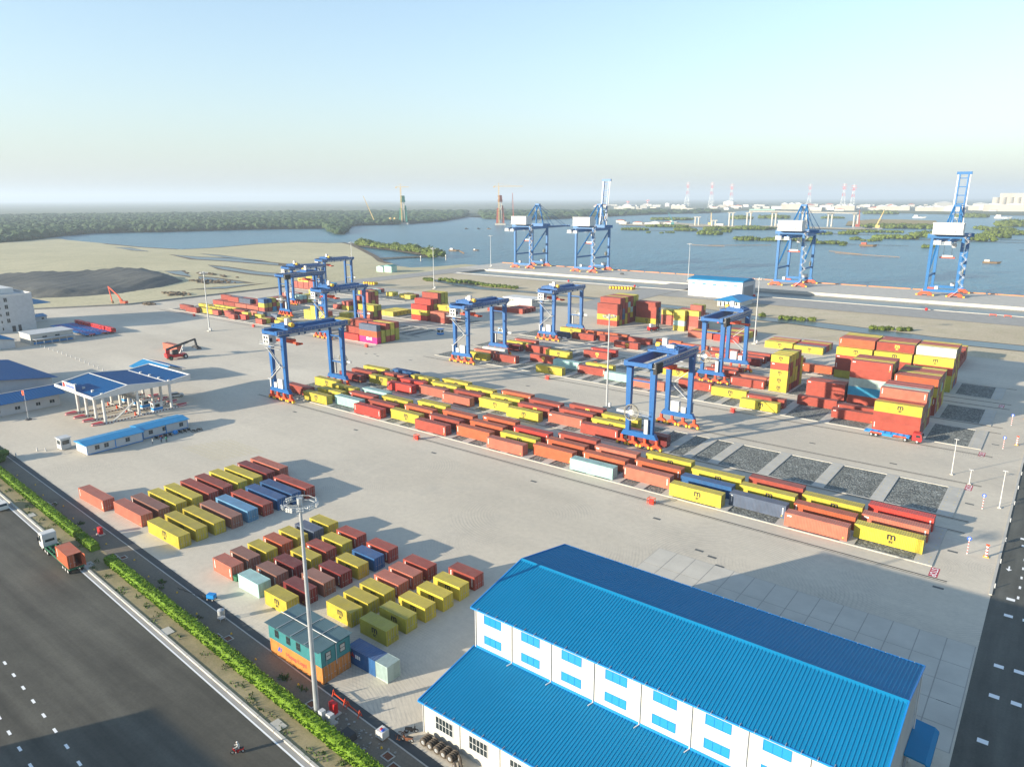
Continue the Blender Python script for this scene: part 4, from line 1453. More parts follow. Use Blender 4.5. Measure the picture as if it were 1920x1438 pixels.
    b.build('stair_tower', M['lightgrey'], root)
    # cable reel and lower cabinets
    b = MB()
    b.torus((9.0, FY - 4.5, 15.5), (1, 0, 0), 2.2, 0.25, 20, 6)
    b.tube((8.6, FY - 4.5, 15.5), (9.4, FY - 4.5, 15.5), 1.5, 16)
    b.build('cable_reel', M['reel'], root)
    b = MB()
    b.box(-3.6, -1.6, 4.85, -1.6, 1.2, 7.0)
    b.box(2.2, FY - 1.4, 4.85, 6.4, FY + 1.2, 7.2)
    b.build('switch_cabinet', M['lightgrey'], root)
    return root


quay_crane(-424.0, False, 'leftmost blue quay crane, boom lowered over the water')
quay_crane(-354.0, True, 'second blue quay crane from the left, boom raised upright')
quay_crane(-171.5, False, 'third blue quay crane, boom lowered, behind the blue-roofed warehouse')
quay_crane(-69.5, True, 'rightmost blue quay crane, boom raised upright')

# ================================================================ high lighting masts
def light_mast(x, y, h, label, z=0.0):
    root = empty('light_mast', (x, y, z))
    tag(root, label, 'light mast', 'tall floodlight masts of the terminal')
    b = MB()
    b.tube((0, 0, 0.25), (0, 0, h), 0.36, 12, 0.17)
    b.build('pole', M['galv'], root, smooth=False)
    b = MB()
    b.box(-0.95, -0.95, 0, 0.95, 0.95, 0.35)
    b.build('footing', M['concrete_light'], root)
    b = MB()
    b.box(0.75, -0.35, 0.35, 1.45, 0.35, 1.75)
    b.build('switch_cabinet', M['lightgrey'], root)
    b = MB()
    n = 10
    rr = 1.9
    pts = [Vector((rr * math.cos(2 * math.pi * k / n), rr * math.sin(2 * math.pi * k / n), h - 0.5)) for k in range(n)]
    for k in range(n):
        b.beam(pts[k], pts[(k + 1) % n], 0.1, 0.1)
        b.beam(pts[k] + Vector((0, 0, 0.55)), pts[(k + 1) % n] + Vector((0, 0, 0.55)), 0.06, 0.06)
        if k % 2 == 0:
            b.beam((0, 0, h - 0.5), pts[k], 0.08, 0.08)
    b.tube((0, 0, h - 1.2), (0, 0, h + 0.5), 0.32, 10)
    ca = b.build('lamp_carriage', M['galv'], root)
    for k in range(n):
        b = MB()
        a = 2 * math.pi * k / n
        c, s = math.cos(a), math.sin(a)
        if k in (3, 6):
            continue
        tx, ty_ = -s, c
        for t in (-0.32, 0.0, 0.32):
            for zz in (0.0, 0.3):
                q = Vector(((rr + 0.12) * c + t * tx, (rr + 0.12) * s + t * ty_, h - 0.35 + zz))
                b.beam(q, q + Vector((0.16 * c, 0.16 * s, -0.05)), 0.22, 0.2)
        b.build('floodlight', M['white' if k in (0, 1, 9, 8) else 'galv'], ca)  # light put into the colour: lit heads pale, the rest grey
    return root


for x, y, h, lab in ((-69.6, 48.0, 30.5, 'near floodlight mast beside the two-storey container office'),
                     (-113.2, 196.3, 30, 'floodlight mast between the second and third container pads'),
                     (-347.5, 194.5, 30, 'floodlight mast standing on the open apron at left'),
                     (-112.2, 328.6, 30, 'floodlight mast beside the low yellow container block'),
                     (-378.0, 393.0, 30, 'floodlight mast behind the stepped container stack'),
                     (-487.0, 407.0, 30, 'floodlight mast at the far left beside the cyan containers'),
                     (-459.0, 559.0, 30, 'floodlight mast at the left end of the quay'),
                     (-245.5, 550.0, 30, 'floodlight mast on the quay left of the warehouse')):
    light_mast(x, y, h, lab)
# ================================================================ buildings
def panel_wall_mat(name, col, period=0.42):
    """profiled wall sheet: colour plus fine upright ribs as relief"""
    m, nt, bs = new_mat(name)
    p = pos(nt)
    c = ramp(nt, noise(nt, p, 0.35, 5), [(0.3, (*[v * 0.94 for v in col], 1)), (0.7, (*[min(1, v * 1.05) for v in col], 1))])
    mp = nd(nt, 'ShaderNodeMapping')
    nt.links.new(p, mp.inputs['Vector'])
    mp.inputs['Scale'].default_value = (1.6, 1.6, 0.12)
    st = ramp(nt, noise(nt, mp.outputs[0], 1.0, 5, 0.65), [(0.55, g4(0)), (0.8, g4(1))])
    c = mixc(nt, math_n(nt, 'MULTIPLY', st, 0.16), c, (0.30, 0.26, 0.20, 1))
    nt.links.new(c, bs.inputs['Base Color'])
    bs.inputs['Roughness'].default_value = 0.6
    sp = nd(nt, 'ShaderNodeSeparateXYZ')
    nt.links.new(p, sp.inputs[0])
    h = math_n(nt, 'SINE', math_n(nt, 'MULTIPLY', math_n(nt, 'ADD', sp.outputs[0], sp.outputs[1]), 2 * math.pi / period))
    bump(nt, bs, h, 0.25, 0.02)
    return m


M['panel_cream'] = panel_wall_mat('cream_wall_sheet', (0.44, 0.425, 0.385))
M['panel_white'] = panel_wall_mat('white_wall_sheet', (0.47, 0.48, 0.485))


def rib_slope(b, x0, x1, ya, za, yb, zb, pitch=0.42, h=0.06, th=0.05):
    """ribbed sheet between the eave line (ya,za) and the ridge line (yb,zb), ribs running up the slope"""
    n = int(round((x1 - x0) / pitch))
    w = (x1 - x0) / n
    xs, hs = [], []
    for i in range(n):
        a = x0 + i * w
        xs += [a, a + 0.62 * w, a + 0.72 * w, a + 0.90 * w]
        hs += [0, 0, h, h]
    xs.append(x1)
    hs.append(0)
    k = len(xs)
    b.add([(x, ya, za + q) for x, q in zip(xs, hs)] + [(x, yb, zb + q) for x, q in zip(xs, hs)], [(i, i + 1, i + 1 + k, i + k) for i in range(k - 1)])
    b.add([(x0, ya, za - th), (x1, ya, za - th), (x1, yb, zb - th), (x0, yb, zb - th)], [(0, 3, 2, 1)])
    b.add([(x0, ya, za - th), (x1, ya, za - th), (x1, ya, za), (x0, ya, za)], [(0, 1, 2, 3)])


def window_set(root, x, y, z, w, h, n, glass, frame, rows=1, dirn='-y', t=0.05):
    """framed window in a wall facing -y (x..x+w) or +x / -x (along y)"""
    b = MB()
    bw = 0.07
    def bx(u0, z0, u1, z1, d0, d1):
        if dirn == '-y':
            b.box(u0, y - d1, z0, u1, y - d0, z1)
        elif dirn == '+x':
            b.box(x + d0, u0, z0, x + d1, u1, z1)
    u = x if dirn == '-y' else y
    bx(u, z, u + w, z + bw, 0.002, t)
    bx(u, z + h - bw, u + w, z + h, 0.002, t)
    for i in range(n + 1):
        q = u + (w - bw) * i / n
        bx(q, z + bw + 0.001, q + bw, z + h - bw - 0.001, 0.002, t)
    for r_ in range(1, rows):
        q = z + h * r_ / rows
        bx(u + bw + 0.001, q - bw / 2, u + w - bw - 0.001, q + bw / 2, 0.002, t - 0.004)
    o = b.build('window', frame, root)
    for i in range(n):
        b = MB()
        q0 = u + (w - bw) * i / n + bw + 0.002
        q1 = u + (w - bw) * (i + 1) / n - 0.002
        bx(q0, z + bw + 0.002, q1, z + h - bw - 0.002, 0.003, 0.018)
        b.build('pane', glass, o)
    return o


def workshop():
    X0, X1, YA, Y0, YR, Y1 = -56.9, -7.1, 54.8, 65.2, 76.0, 86.8
    root = empty('workshop_building', (0, 0, 0))
    tag(root, 'large cream workshop hall with bright blue ribbed roof in the right foreground', 'building')
    W_ = M['panel_cream']
    b = MB()
    b.box(X0, Y0, 0, X1, Y0 + 0.2, 12.7)
    b.build('wall', W_, root)
    b = MB()
    b.box(X0, Y1 - 0.2, 0, X1, Y1, 12.7)
    b.build('wall', W_, root)
    for x in (X0, X1 - 0.2):
        b = MB()
        b.extr([(Y0 + 0.2, 0), (Y1 - 0.2, 0), (Y1 - 0.2, 12.7), (YR, 14.85), (Y0 + 0.2, 12.7)], 'x', x, x + 0.2)
        b.build('gable_wall', W_, root)
    b = MB()
    b.box(X0, YA, 0, X1, YA + 0.2, 4.65)
    b.build('annex_wall', M['cream'], root)
    for x in (X0, X1 - 0.2):
        b = MB()
        b.extr([(YA + 0.2, 0), (Y0 - 0.002, 0), (Y0 - 0.002, 6.4), (YA + 0.2, 4.65)], 'x', x, x + 0.2)
        b.build('annex_gable_wall', M['cream'], root)
    for ya, za, yb, zb in ((Y0 - 0.5, 12.8, YR, 15.08), (Y1 + 0.5, 12.8, YR, 15.08), (YA - 0.45, 4.72, Y0 - 0.004, 6.6)):
        b = MB()
        rib_slope(b, X0 - 0.25, X1 + 0.25, ya, za, yb, zb)
        r_ = b.build('roof', M['roof_blue'], root)
        b = MB()                                       # gutter and verge trims
        g = -0.16 if ya < yb else 0.16
        b.box(X0 - 0.3, min(ya, ya + g), za - 0.14, X1 + 0.3, max(ya, ya + g), za + 0.05)
        b.build('gutter', M['trim_blue'], r_)
        for x in (X0 - 0.28, X1 + 0.28):
            b = MB()
            b.beam((x, ya, za + 0.03), (x, yb, zb + 0.03), 0.16, 0.16)
            b.build('verge_trim', M['trim_blue'], r_)
        b = MB()
        n = int((X1 - X0) / 1.55)
        for i in range(n):
            x = X0 + 0.9 + i * 1.55
            b.box(x, min(ya, ya - 0.02) - 0.18 if ya < yb else ya, za - 0.02, x + 0.06, (ya + 0.3 if ya < yb else ya + 0.18), za + 0.12)
        tag(b.build('gutter_brackets', M['galv'], r_), kind='stuff')
    b = MB()
    b.extr([(YR - 0.45, 14.98), (YR, 15.22), (YR + 0.45, 14.98), (YR, 15.10)], 'x', X0 - 0.3, X1 + 0.3)
    b.build('ridge_cap', M['roof_blue'], root)
    b = MB()
    b.box(X0, Y0 - 0.06, 6.6, X1, Y0 - 0.004, 6.95)
    b.build('flashing', M['trim_blue'], root)
    bay = (X1 - X0) / 8
    for i in range(9):
        x = X0 + bay * i if i < 8 else X1 - 0.1
        b = MB()
        b.box(x - 0.05 if i else x + 0.03, Y0 - 0.13, 6.7, x + 0.06 if i else x + 0.14, Y0 - 0.012, 12.62)
        if i:
            b.beam((x, Y0 - 0.1, 6.72), (x - 0.3, Y0 - 0.75, 6.55), 0.1, 0.1)
        b.build('downpipe', M['lightgrey'], root)
        b = MB()
        b.box(x - 0.04 if i else x + 0.03, YA - 0.1, 0, x + 0.05 if i else x + 0.12, YA - 0.002, 4.6)
        b.build('downpipe', M['lightgrey'], root)
    for i in range(8):
        x = X0 + bay * i
        window_set(root, x + 1.55, Y0, 10.75, 2.9, 1.3, 3, M['blueglass'], M['trim_blue'])
        window_set(root, x + 1.55, Y0, 7.75, 2.9, 1.25, 3, M['blueglass'], M['trim_blue'])
        window_set(root, x + (2.2 if i == 0 else 1.5), YA, 1.55, 2.9, 1.9, 5, M['glass'], M['lightgrey'], 2)
        window_set(root, x + 1.55, Y1 - 0.2 + 0.0, 9.5, 2.9, 1.3, 3, M['blueglass'], M['trim_blue']) if False else None
    # porch on the right gable
    b = MB()
    b.extr([(-7.05, 4.5), (-7.05, 4.75), (-4.9, 4.55), (-4.45, 4.2), (-4.4, 3.9), (-4.55, 3.9), (-4.95, 4.35)], 'y', 81.4, 88.6)
    b.build('porch_roof', M['roof_blue'], root)
    b = MB()
    for y in (81.7, 85.0, 88.2):
        b.box(-4.75, y, 0, -4.6, y + 0.15, 4.0)
    b.build('porch_posts', M['lightgrey'], root)
    b = MB()
    b.box(-7.08, 82.5, 0, -7.04, 85.2, 3.2)
    b.build('door', M['grey'], root)
    b = MB()
    b.tube((-6.9, 86.6, 0), (-6.9, 86.6, 12.8), 0.09, 8)
    b.beam((-6.9, 86.6, 12.75), (-6.9, 84.9, 12.95), 0.12, 0.12)
    b.build('downpipe', M['white'], root)


workshop()


def gable_shed(name, label, x0, x1, y0, y1, ez, rz, wall, roof, axis='x', over=0.5, windows=None, base=0.0, win_y=None):
    """simple ribbed-roof hall; ridge along axis"""
    root = empty(name, ((x0 + x1) / 2, (y0 + y1) / 2, base))
    cx, cy = (x0 + x1) / 2, (y0 + y1) / 2
    tag(root, label, 'building')
    hx, hy = (x1 - x0) / 2, (y1 - y0) / 2
    b = MB()
    b.box(-hx, -hy, 0, hx, -hy + 0.15, ez)
    b.build('wall', wall, root)
    b = MB()
    b.box(-hx, hy - 0.15, 0, hx, hy, ez)
    b.build('wall', wall, root)
    if axis == 'x':
        for s in (-1, 1):
            b = MB()
            b.extr([(-hy + 0.15, 0), (hy - 0.15, 0), (hy - 0.15, ez), (0, rz - 0.1), (-hy + 0.15, ez)], 'x', s * hx - (0.15 if s > 0 else 0), s * hx + (0.15 if s < 0 else 0))
            b.build('gable_wall', wall, root)
        for s in (-1, 1):
            b = MB()
            rib_slope(b, -hx - over, hx + over, s * (hy + over), ez, 0, rz, pitch=0.9, h=0.05)
            b.build('roof', roof, root)
        b = MB()
        b.beam((-hx - over, 0, rz + 0.06), (hx + over, 0, rz + 0.06), 0.35, 0.1)
        b.build('ridge_cap', M['white'], root)
    else:
        for s in (-1, 1):
            b = MB()
            b.box(s * hx - (0.15 if s > 0 else 0), -hy + 0.15, 0, s * hx + (0.15 if s < 0 else 0), hy - 0.15, ez)
            b.build('wall', wall, root)
        for s in (-1, 1):
            b = MB()
            b.extr([(-hx, ez), (hx, ez), (0, rz - 0.1)], 'y', s * hy - (0.15 if s > 0 else 0), s * hy + (0.15 if s < 0 else 0))
            b.build('gable_wall', wall, root)
        for s in (-1, 1):
            b = MB()
            rib_slope(b, -hy - over, hy + over, s * (hx + over), ez, 0, rz, pitch=0.9, h=0.05)
            o = b.build('roof', roof, root)
            o.rotation_euler = (0, 0, R(-90))
        b = MB()
        b.beam((0, -hy - over, rz + 0.06), (0, hy + over, rz + 0.06), 0.35, 0.1)
        b.build('ridge_cap', M['white'], root)
    for (u, z, w, h, n) in (windows or []):
        window_set(root, u, -hy, z, w, h, n, M['glass'], M['white'])
    for (u, z, w, h, n) in (win_y or []):
        window_set(root, hx, u, z, w, h, n, M['glass'], M['white'], dirn='+x')
    return root


# ---- the gate canopy with its lanes
def gate():
    root = empty('gate_canopy', (-239, 102, 0))
    tag(root, 'white toll-style gate canopy with blue folded roof on slim columns', 'gate canopy')
    ox, oy = -239, 102
    cx = [-244.6, -238.4, -232.2, -226.0]
    cy = [90.0, 100.2, 110.6]
    for x in cx:
        for y in cy:
            b = MB()
            b.tube((x - ox, y - oy, 0.2), (x - ox, y - oy, 9.4), 0.42, 12)
            b.build('column', M['white'], root)
    prof = [(87.3, 8.3), (97.6, 10.3), (110.0, 8.9), (117.4, 9.7)]
    x0, x1 = -252.6 - ox, -225.6 - ox
    for (ya, za), (yb, zb) in zip(prof[:-1], prof[1:]):
        b = MB()
        rib_slope(b, x0 + 0.3, x1 - 0.3, ya - oy, za, yb - oy, zb, pitch=0.9, h=0.05)
        b.build('roof', M['canopy_blue'], root)
        b = MB()
        b.beam((x0 + 0.3, yb - oy, zb + 0.08), (x1 - 0.3, yb - oy, zb + 0.08), 0.4, 0.12)
        b.build('roof_flashing', M['white'], root)
    b = MB()
    low = 8.0
    for xx in (x0, x1):
        b.extr([(87.0 - oy, low), (117.7 - oy, low), (117.7 - oy, 9.95), (110.0 - oy, 9.1), (97.6 - oy, 10.5), (87.0 - oy, 8.75)], 'x', xx - 0.25, xx + 0.25)
    b.box(x0 + 0.26, 86.9 - oy, low, x1 - 0.26, 87.3 - oy, 8.8)
    b.box(x0 + 0.26, 117.4 - oy, low, x1 - 0.26, 117.8 - oy, 9.95)
    b.build('fascia', M['white'], root)
    b = MB()
    b.box(x0 + 0.3, 87.3 - oy, 7.95, x1 - 0.3, 117.4 - oy, 8.02)
    b.build('soffit', M['lightgrey'], root)
    b = MB()
    b.box(-245.4 - ox, 86.75 - oy, 8.95, -236.2 - ox, 86.88 - oy, 11.0)
    sg = b.build('sign_board', M['white'], root)
    b = MB()
    b.extr([(-245.0 - ox, 9.2), (-243.9 - ox, 9.2), (-243.4 - ox, 10.0), (-244.0 - ox, 10.8), (-245.1 - ox, 10.7)], 'y', 86.72 - oy, 86.745 - oy)
    b.build('sign_emblem', M['red'], sg)
    b = MB()
    for k in range(9):
        b.box(-242.7 - ox + k * 0.68, 86.72 - oy, 9.6, -242.2 - ox + k * 0.68, 86.745 - oy, 10.3)
    b.build('sign_lettering', M['print_blue'], sg)
    # raised walkway with its slanting stair
    b = MB()
    b.box(-240 - ox, 99.2 - oy, 5.2, -226.4 - ox, 100.9 - oy, 5.4)
    railing(b, (-240 - ox, 99.2 - oy, 5.4), (-226.4 - ox, 99.2 - oy, 5.4))
    railing(b, (-240 - ox, 100.9 - oy, 5.4), (-226.4 - ox, 100.9 - oy, 5.4))
    b.beam((-225.2 - ox, 91.8 - oy, 0.2), (-225.6 - ox, 99.6 - oy, 5.3), 0.9, 0.18)
    b.beam((-224.75 - ox, 91.8 - oy, 1.2), (-225.15 - ox, 99.6 - oy, 6.3), 0.07, 0.07)
    b.build('inspection_walkway', M['galv'], root)
    return root


gate()
_stripe = MB()
_m, _nt, _bs = new_mat('red_white_kerb_stripes')
_sp = nd(_nt, 'ShaderNodeSeparateXYZ')
_nt.links.new(pos(_nt), _sp.inputs[0])
_w = math_n(_nt, 'FRACT', math_n(_nt, 'MULTIPLY', math_n(_nt, 'ADD', _sp.outputs[1], math_n(_nt, 'MULTIPLY', _sp.outputs[0], 0.3)), 1.0))
_nt.links.new(ramp(_nt, math_n(_nt, 'GREATER_THAN', _w, 0.5), [(0.0, (0.72, 0.70, 0.68, 1)), (1.0, (0.16, 0.03, 0.045, 1))]), _bs.inputs['Base Color'])
_bs.inputs['Roughness'].default_value = 0.7
M['stripes'] = _m
for k, x in enumerate((-244.6, -238.4, -232.2, -226.0)):
    root = empty('gate_island', (x, 100, 0))
    tag(root, 'striped concrete gate island, %s from the left under the canopy' % ORD[k], 'traffic island', 'traffic islands under the gate canopy')
    b = MB()
    b.box(-1.0, -11.0, 0, 1.0, 12.5, 0.24)
    b.build('kerb', M['stripes'], root)
    b = MB()
    b.box(-0.88, -10.8, 0.24, 0.88, 12.3, 0.27)
    b.build('paving', M['concrete_light'], root)
    for s, lab in ((-1, 'nose'), (1, 'nose')):
        b = MB()
        y0 = -11.0 if s < 0 else 12.5
        pts = [(-1.0, y0), (1.0, y0)]
        arc = [(1.0 * math.cos(a), y0 + s * 3.2 * math.sin(a)) for a in [math.pi * i / 8 for i in range(9)]]
        n = len(arc)
        for z0, z1, mm in ((0, 0.22, 0), (0.22, 0.44, 1), (0.44, 0.66, 0)):
            b.mi = mm
            b.prism(arc if s > 0 else list(reversed(arc)), z0 + 0.001, z1)
        b.build('nose', [M['print_red'], M['white']], root)
    # booth
    bt = empty('gate_booth', (x, 105.2 + 0.6 * (k % 2), 0.27))
    tag(bt, 'white gate booth with a blue band, %s lane from the left' % ORD[k], 'booth', 'control booths in the gate lanes')
    b = MB()
    b.box(-0.85, -1.5, 0, 0.85, 1.5, 0.35)
    b.box(-0.85, -1.5, 1.15, 0.85, 1.5, 2.9)
    b.build('wall', M['white'], bt)
    b = MB()
    b.box(-0.87, -1.52, 0.35, 0.87, 1.52, 1.15)
    b.build('blue_band', M['trim_blue'], bt)
    b = MB()
    b.box(0.86, -0.9, 1.3, 0.89, 0.6, 2.3)
    b.box(-0.5, -1.54, 1.3, 0.5, -1.505, 2.3)
    b.build('window', M['glass'], bt)
    b = MB()
    b.box(-1.2, -1.9, 2.9, 1.2, 1.9, 3.05)
    b.build('roof', M['white'], bt)
    b = MB()
    for yy in (-1.8, -0.6, 0.6, 1.8):
        b.cbox(0.9, yy, 3.05, 0.25, 0.25, 0.3)
    b.build('warning_lamps', M['red'], bt)
    bb = empty('barrier_gate', (x, 99.0, 0.27))
    tag(bb, 'red and white boom barrier, %s lane of the gate' % ORD[k], 'barrier', 'boom barriers in the gate lanes')
    b = MB()
    b.box(-0.2, -0.25, 0, 0.2, 0.25, 1.1)
    b.build('post', M['orange_red'], bb)
    b = MB()
    b.beam((0.2, 0, 0.95), (4.4, 0, 1.0), 0.09, 0.14)
    b.build('boom', M['white'], bb)


# ---- site cabins beside the gate
def site_cabin(x0, x1, y0, y1, label):
    root = empty('site_cabin', (x0, y0, 0))
    tag(root, label, 'cabin', 'white site cabins with bright blue roofs')
    w, d = x1 - x0, y1 - y0
    b = MB()
    b.box(0, 0, 0.12, w, d, 2.7)
    b.build('wall', M['panel_white'], root)
    b = MB()
    b.extr([(-0.5, 2.72), (w + 0.55, 2.72), (w + 0.55, 2.82), (w / 2, 3.35), (-0.5, 2.82)], 'y', -0.45, d + 0.45)
    b.build('roof', M['cabin_roof'], root)
    n = 2
    for k in range(n + 1):
        b = MB()
        yy = d * k / n
        b.box(w + 0.004, max(0, yy - 0.12), 0.1, w + 0.05, min(d, yy + 0.12), 2.7)
        b.build('post', M['trim_blue'], root)
    b = MB()
    b.box(w + 0.004, 0.14, 0.1, w + 0.04, d - 0.14, 0.3)
    b.build('base_rail', M['trim_blue'], root)
    for yy in (0.14, 0.30, 0.68) if d > 14 else (0.12, 0.42, 0.80):
        window_set(root, w + 0.0, d * yy, 1.05, 1.2, 1.15, 2, M['glass'], M['grey'], 2, '+x')
    b = MB()
    b.box(2.2, -0.04, 0.15, 3.2, -0.003, 2.25)
    b.build('door', M['lightgrey'], root)
    return root


site_cabin(-206.2, -199.8, 73.8, 88.6, 'nearer of two white site cabins with bright blue roof beside the gate')
site_cabin(-207.6, -201.2, 89.4, 102.6, 'farther of two white site cabins, motorbikes parked along it')

# ---- halls and sheds at the left edge
gable_shed('low_hall', 'low white hall with blue roof at the left edge, flagpole in front', -272.5, -259.5, 60.0, 90.2, 3.9, 5.6, M['panel_white'], M['canopy_blue'], 'y', 1.6, win_y=[(-3.5, 1.1, 1.6, 1.2, 2), (2.0, 1.1, 1.6, 1.2, 2), (8.0, 1.1, 1.4, 1.2, 2), (12.0, 1.1, 1.6, 1.2, 2)])
gable_shed('big_hall', 'larger white hall with dark blue roof behind the low hall', -318.0, -274.5, 62.0, 94.0, 6.3, 8.6, M['panel_white'], M['canopy_blue'], 'x', 1.6)
gable_shed('gate_office', 'small grey office with blue gable roof behind the gate canopy', -279.2, -260.6, 123.6, 133.2, 4.1, 6.0, M['panel_white'], M['cabin_roof'], 'x', 1.0, windows=[(-6, 1.2, 2.0, 1.3, 2), (2, 1.2, 2.0, 1.3, 2)])
gable_shed('guard_shed', 'small white shed with blue roof at the left edge below the office block', -400.0, -380.0, 103.0, 117.6, 3.6, 5.2, M['panel_white'], M['roof_blue'], 'x', 0.8)
gable_shed('blue_cabin', 'pale blue-trimmed cabin right of the office block', -464.0, -452.0, 149.5, 157.5, 2.8, 3.6, M['panel_white'], M['cabin_roof'], 'y', 0.5, win_y=[(-2.8, 1.0, 1.4, 1.1, 2), (1.2, 1.0, 1.4, 1.1, 2)])

# office block
root = empty('office_block', (-445, 132, 0))
tag(root, 'five-storey white office block at the left edge of the picture', 'building')
b = MB()
b.box(-27, -13, 0, 17.5, 11.6, 18.2)
b.build('wall', M['lightgrey'], root)
b = MB()
for (xa, ya, xb, yb) in ((-27, -13, 17.5, -12.7), (17.2, -12.7, 17.5, 11.6), (-27, 11.3, 17.2, 11.6), (-27, -12.7, -26.7, 11.3)):
    b.box(xa, ya, 18.203, xb, yb, 19.2)
b.build('parapet', M['white'], root)
b = MB()
b.box(-20, -9, 18.21, 4, 8, 21.0)
b.build('roof_house', M['white'], root)
for fl in range(5):
    z = 1.2 + fl * 3.55
    for yy, ww in ((-11.4, 1.0), (-8.2, 2.8), (-4.0, 0.8), (-1.4, 1.6)):
        if fl == 0 and yy > -3:
            continue
        window_set(root, 17.5, yy, z, ww, 1.5 if yy < -1.5 else 2.2, 2 if ww > 1.5 else 1, M['glass'], M['white'], 1, '+x')
for fl in range(5):
    z = 1.2 + fl * 3.55
    for k in range(9):
        window_set(root, -25 + k * 4.6, -13, z, 2.6, 1.5, 2, M['glass'], M['white'])
b = MB()
b.box(17.5, 0.4, 0, 17.56, 2.0, 3.0)
b.box(17.5, 3.2, 0, 17.56, 4.6, 3.2)
b.build('door', M['dark'], root)
b = MB()
b.box(-15, 11.62, 13.0, 18.5, 19.5, 13.3)
b.build('rear_canopy', M['roof_blue'], root)

# long low white building beside the parked trucks
root = empty('low_flat_building', (-394, 124.4, 0))
tag(root, 'low flat-roofed white building between the office block and the parked trucks', 'building')
b = MB()
b.box(0, 0, 0, 13.2, 18.5, 4.6)
b.build('wall', M['cream'], root)
b = MB()
b.box(-0.3, -0.3, 4.602, 13.5, 18.8, 4.9)
b.build('roof_slab', M['lightgrey'], root)
for yy in (1.0, 5.0, 10.5):
    window_set(root, 13.2, yy, 2.7 if yy > 3 else 1.2, 2.0, 0.8, 2, M['glass'], M['grey'], 1, '+x')
for k in range(6):
    b = MB()
    b.box(16.3, 1.0 + k * 3.3, 0, 16.5, 1.2 + k * 3.3, 2.6)
    b.build('veranda_post', M['white'], root)
b = MB()
b.box(13.52, 0.6, 2.5, 16.9, 18.2, 2.62)
b.build('veranda_roof', M['lightgrey'], root)
b = MB()
b.box(13.25, 1.0, 0, 13.32, 18.0, 1.0)
b.build('blue_plinth', M['trim_blue'], root)

# quay warehouse, pavilion, small white building, green hut
root = empty('quay_warehouse', (-209.5, 470.5, 0))
tag(root, 'long white warehouse with blue mono-pitch roof beside the basin', 'warehouse')
b = MB()
b.box(0, 0, 0, 38, 24, 11.0)
b.build('wall', M['panel_white'], root)
b = MB()
b.extr([(-0.6, 11.2), (24.6, 11.02), (24.6, 11.4), (12, 13.2), (-0.6, 11.9)], 'x', -0.6, 38.6)
b.build('roof', M['roof_blue'], root)
for k in range(5):
    window_set(root, 2.6 + k * 7.4, 0, 8.2, 2.6, 0.8, 2, M['blueglass'], M['trim_blue'])
for k in range(1, 5):
    b = MB()
    b.box(k * 7.6 - 0.1, -0.12, 0, k * 7.6 + 0.1, -0.004, 11.0)
    b.build('downpipe', M['lightgrey'], root)
b = MB()
b.box(38.004, 3, 0, 38.03, 21, 8)
b.build('door', M['grey'], root)

root = empty('quay_pavilion', (-173, 435, 0))
tag(root, 'small pavilion with a pale teal hipped roof in front of the warehouse', 'pavilion')
b = MB()
b.box(0, 0, 0, 13.5, 22, 3.6)
b.build('wall', M['white'], root)
b = MB()
b.add([(-2.4, -3.2, 3.7), (15.6, -3.2, 3.7), (15.6, 24, 3.7), (-2.4, 24, 3.7), (6.6, 4.5, 6.2), (6.6, 17.5, 6.2)], [(0, 1, 4), (1, 2, 5, 4), (2, 3, 5), (3, 0, 4, 5), (3, 2, 1, 0)])
b.build('roof', M['cabin_roof'], root)
for k in range(6):
    b = MB()
    b.box(0.2 + k * 2.5, -2.2, 0, 0.5 + k * 2.5, -1.9, 3.65)
    b.build('column', M['white'], root)
for k in range(5):
    b = MB()
    b.box(1.0 + k * 2.5, -0.05, 0.3, 2.4 + k * 2.5, -0.003, 2.6)
    b.build('window', M['glass'], root)

root = empty('small_white_building', (-284, 358.5, 0))
tag(root, 'small flat white building behind the row of red containers', 'building')
b = MB()
b.box(0, 0, 0, 22, 11, 4.8)
b.build('wall', M['cream'], root)
b = MB()
b.box(-0.5, -0.5, 4.803, 22.5, 11.5, 5.3)
b.build('roof_slab', M['white'], root)
for k in range(3):
    window_set(root, 1.5 + k * 2.4, 0, 3.2, 1.8, 0.7, 2, M['glass'], M['white'])
for k in range(3):
    b = MB()
    b.box(9.5 + k * 4.0, -0.05, 0, 12 + k * 4.0, -0.003, 3.0)
    b.build('roller_door', M['lightgrey'], root)
for k in range(3):
    window_set(root, 22, 1.5 + k * 3.2, 2.9, 1.6, 0.8, 1, M['glass'], M['white'], 1, '+x')

root = empty('green_hut', (-515, 459, -0.3))
tag(root, 'pale green corrugated hut on the sandy shore', 'hut')
M['palegreen'] = paint('pale_green_sheet', (0.33, 0.5, 0.43), 0.6)
for xa, xb, ya, yb, h in ((0, 9, 0, 7, 4.6), (9.3, 19, 1, 8, 5.8)):
    b = MB()
    b.box(xa, ya, 0, xb, yb, h)
    b.build('wall', M['palegreen'], root)
    b = MB()
    b.extr([(xa - 0.4, h + 0.003), (xb + 0.2, h + 0.003), ((xa + xb) / 2, h + 1.1)], 'y', ya - 0.4, yb + 0.4)
    b.build('roof', M['teal'] if xa else M['palegreen'], root)
b = MB()
b.box(11.5, 0.94, 0, 14.5, 0.99, 3.6)
b.build('door', M['white'], root)

# a tall shed across the public road, out of the picture; its shadow lies over the road
gable_shed('roadside_shed', 'tall grey shed across the public road, outside the picture', -117.4, -40.0, -52.0, -16.0, 13.6, 15.4, M['panel_white'], M['canopy_blue'], 'x', 0.4, base=-0.12)
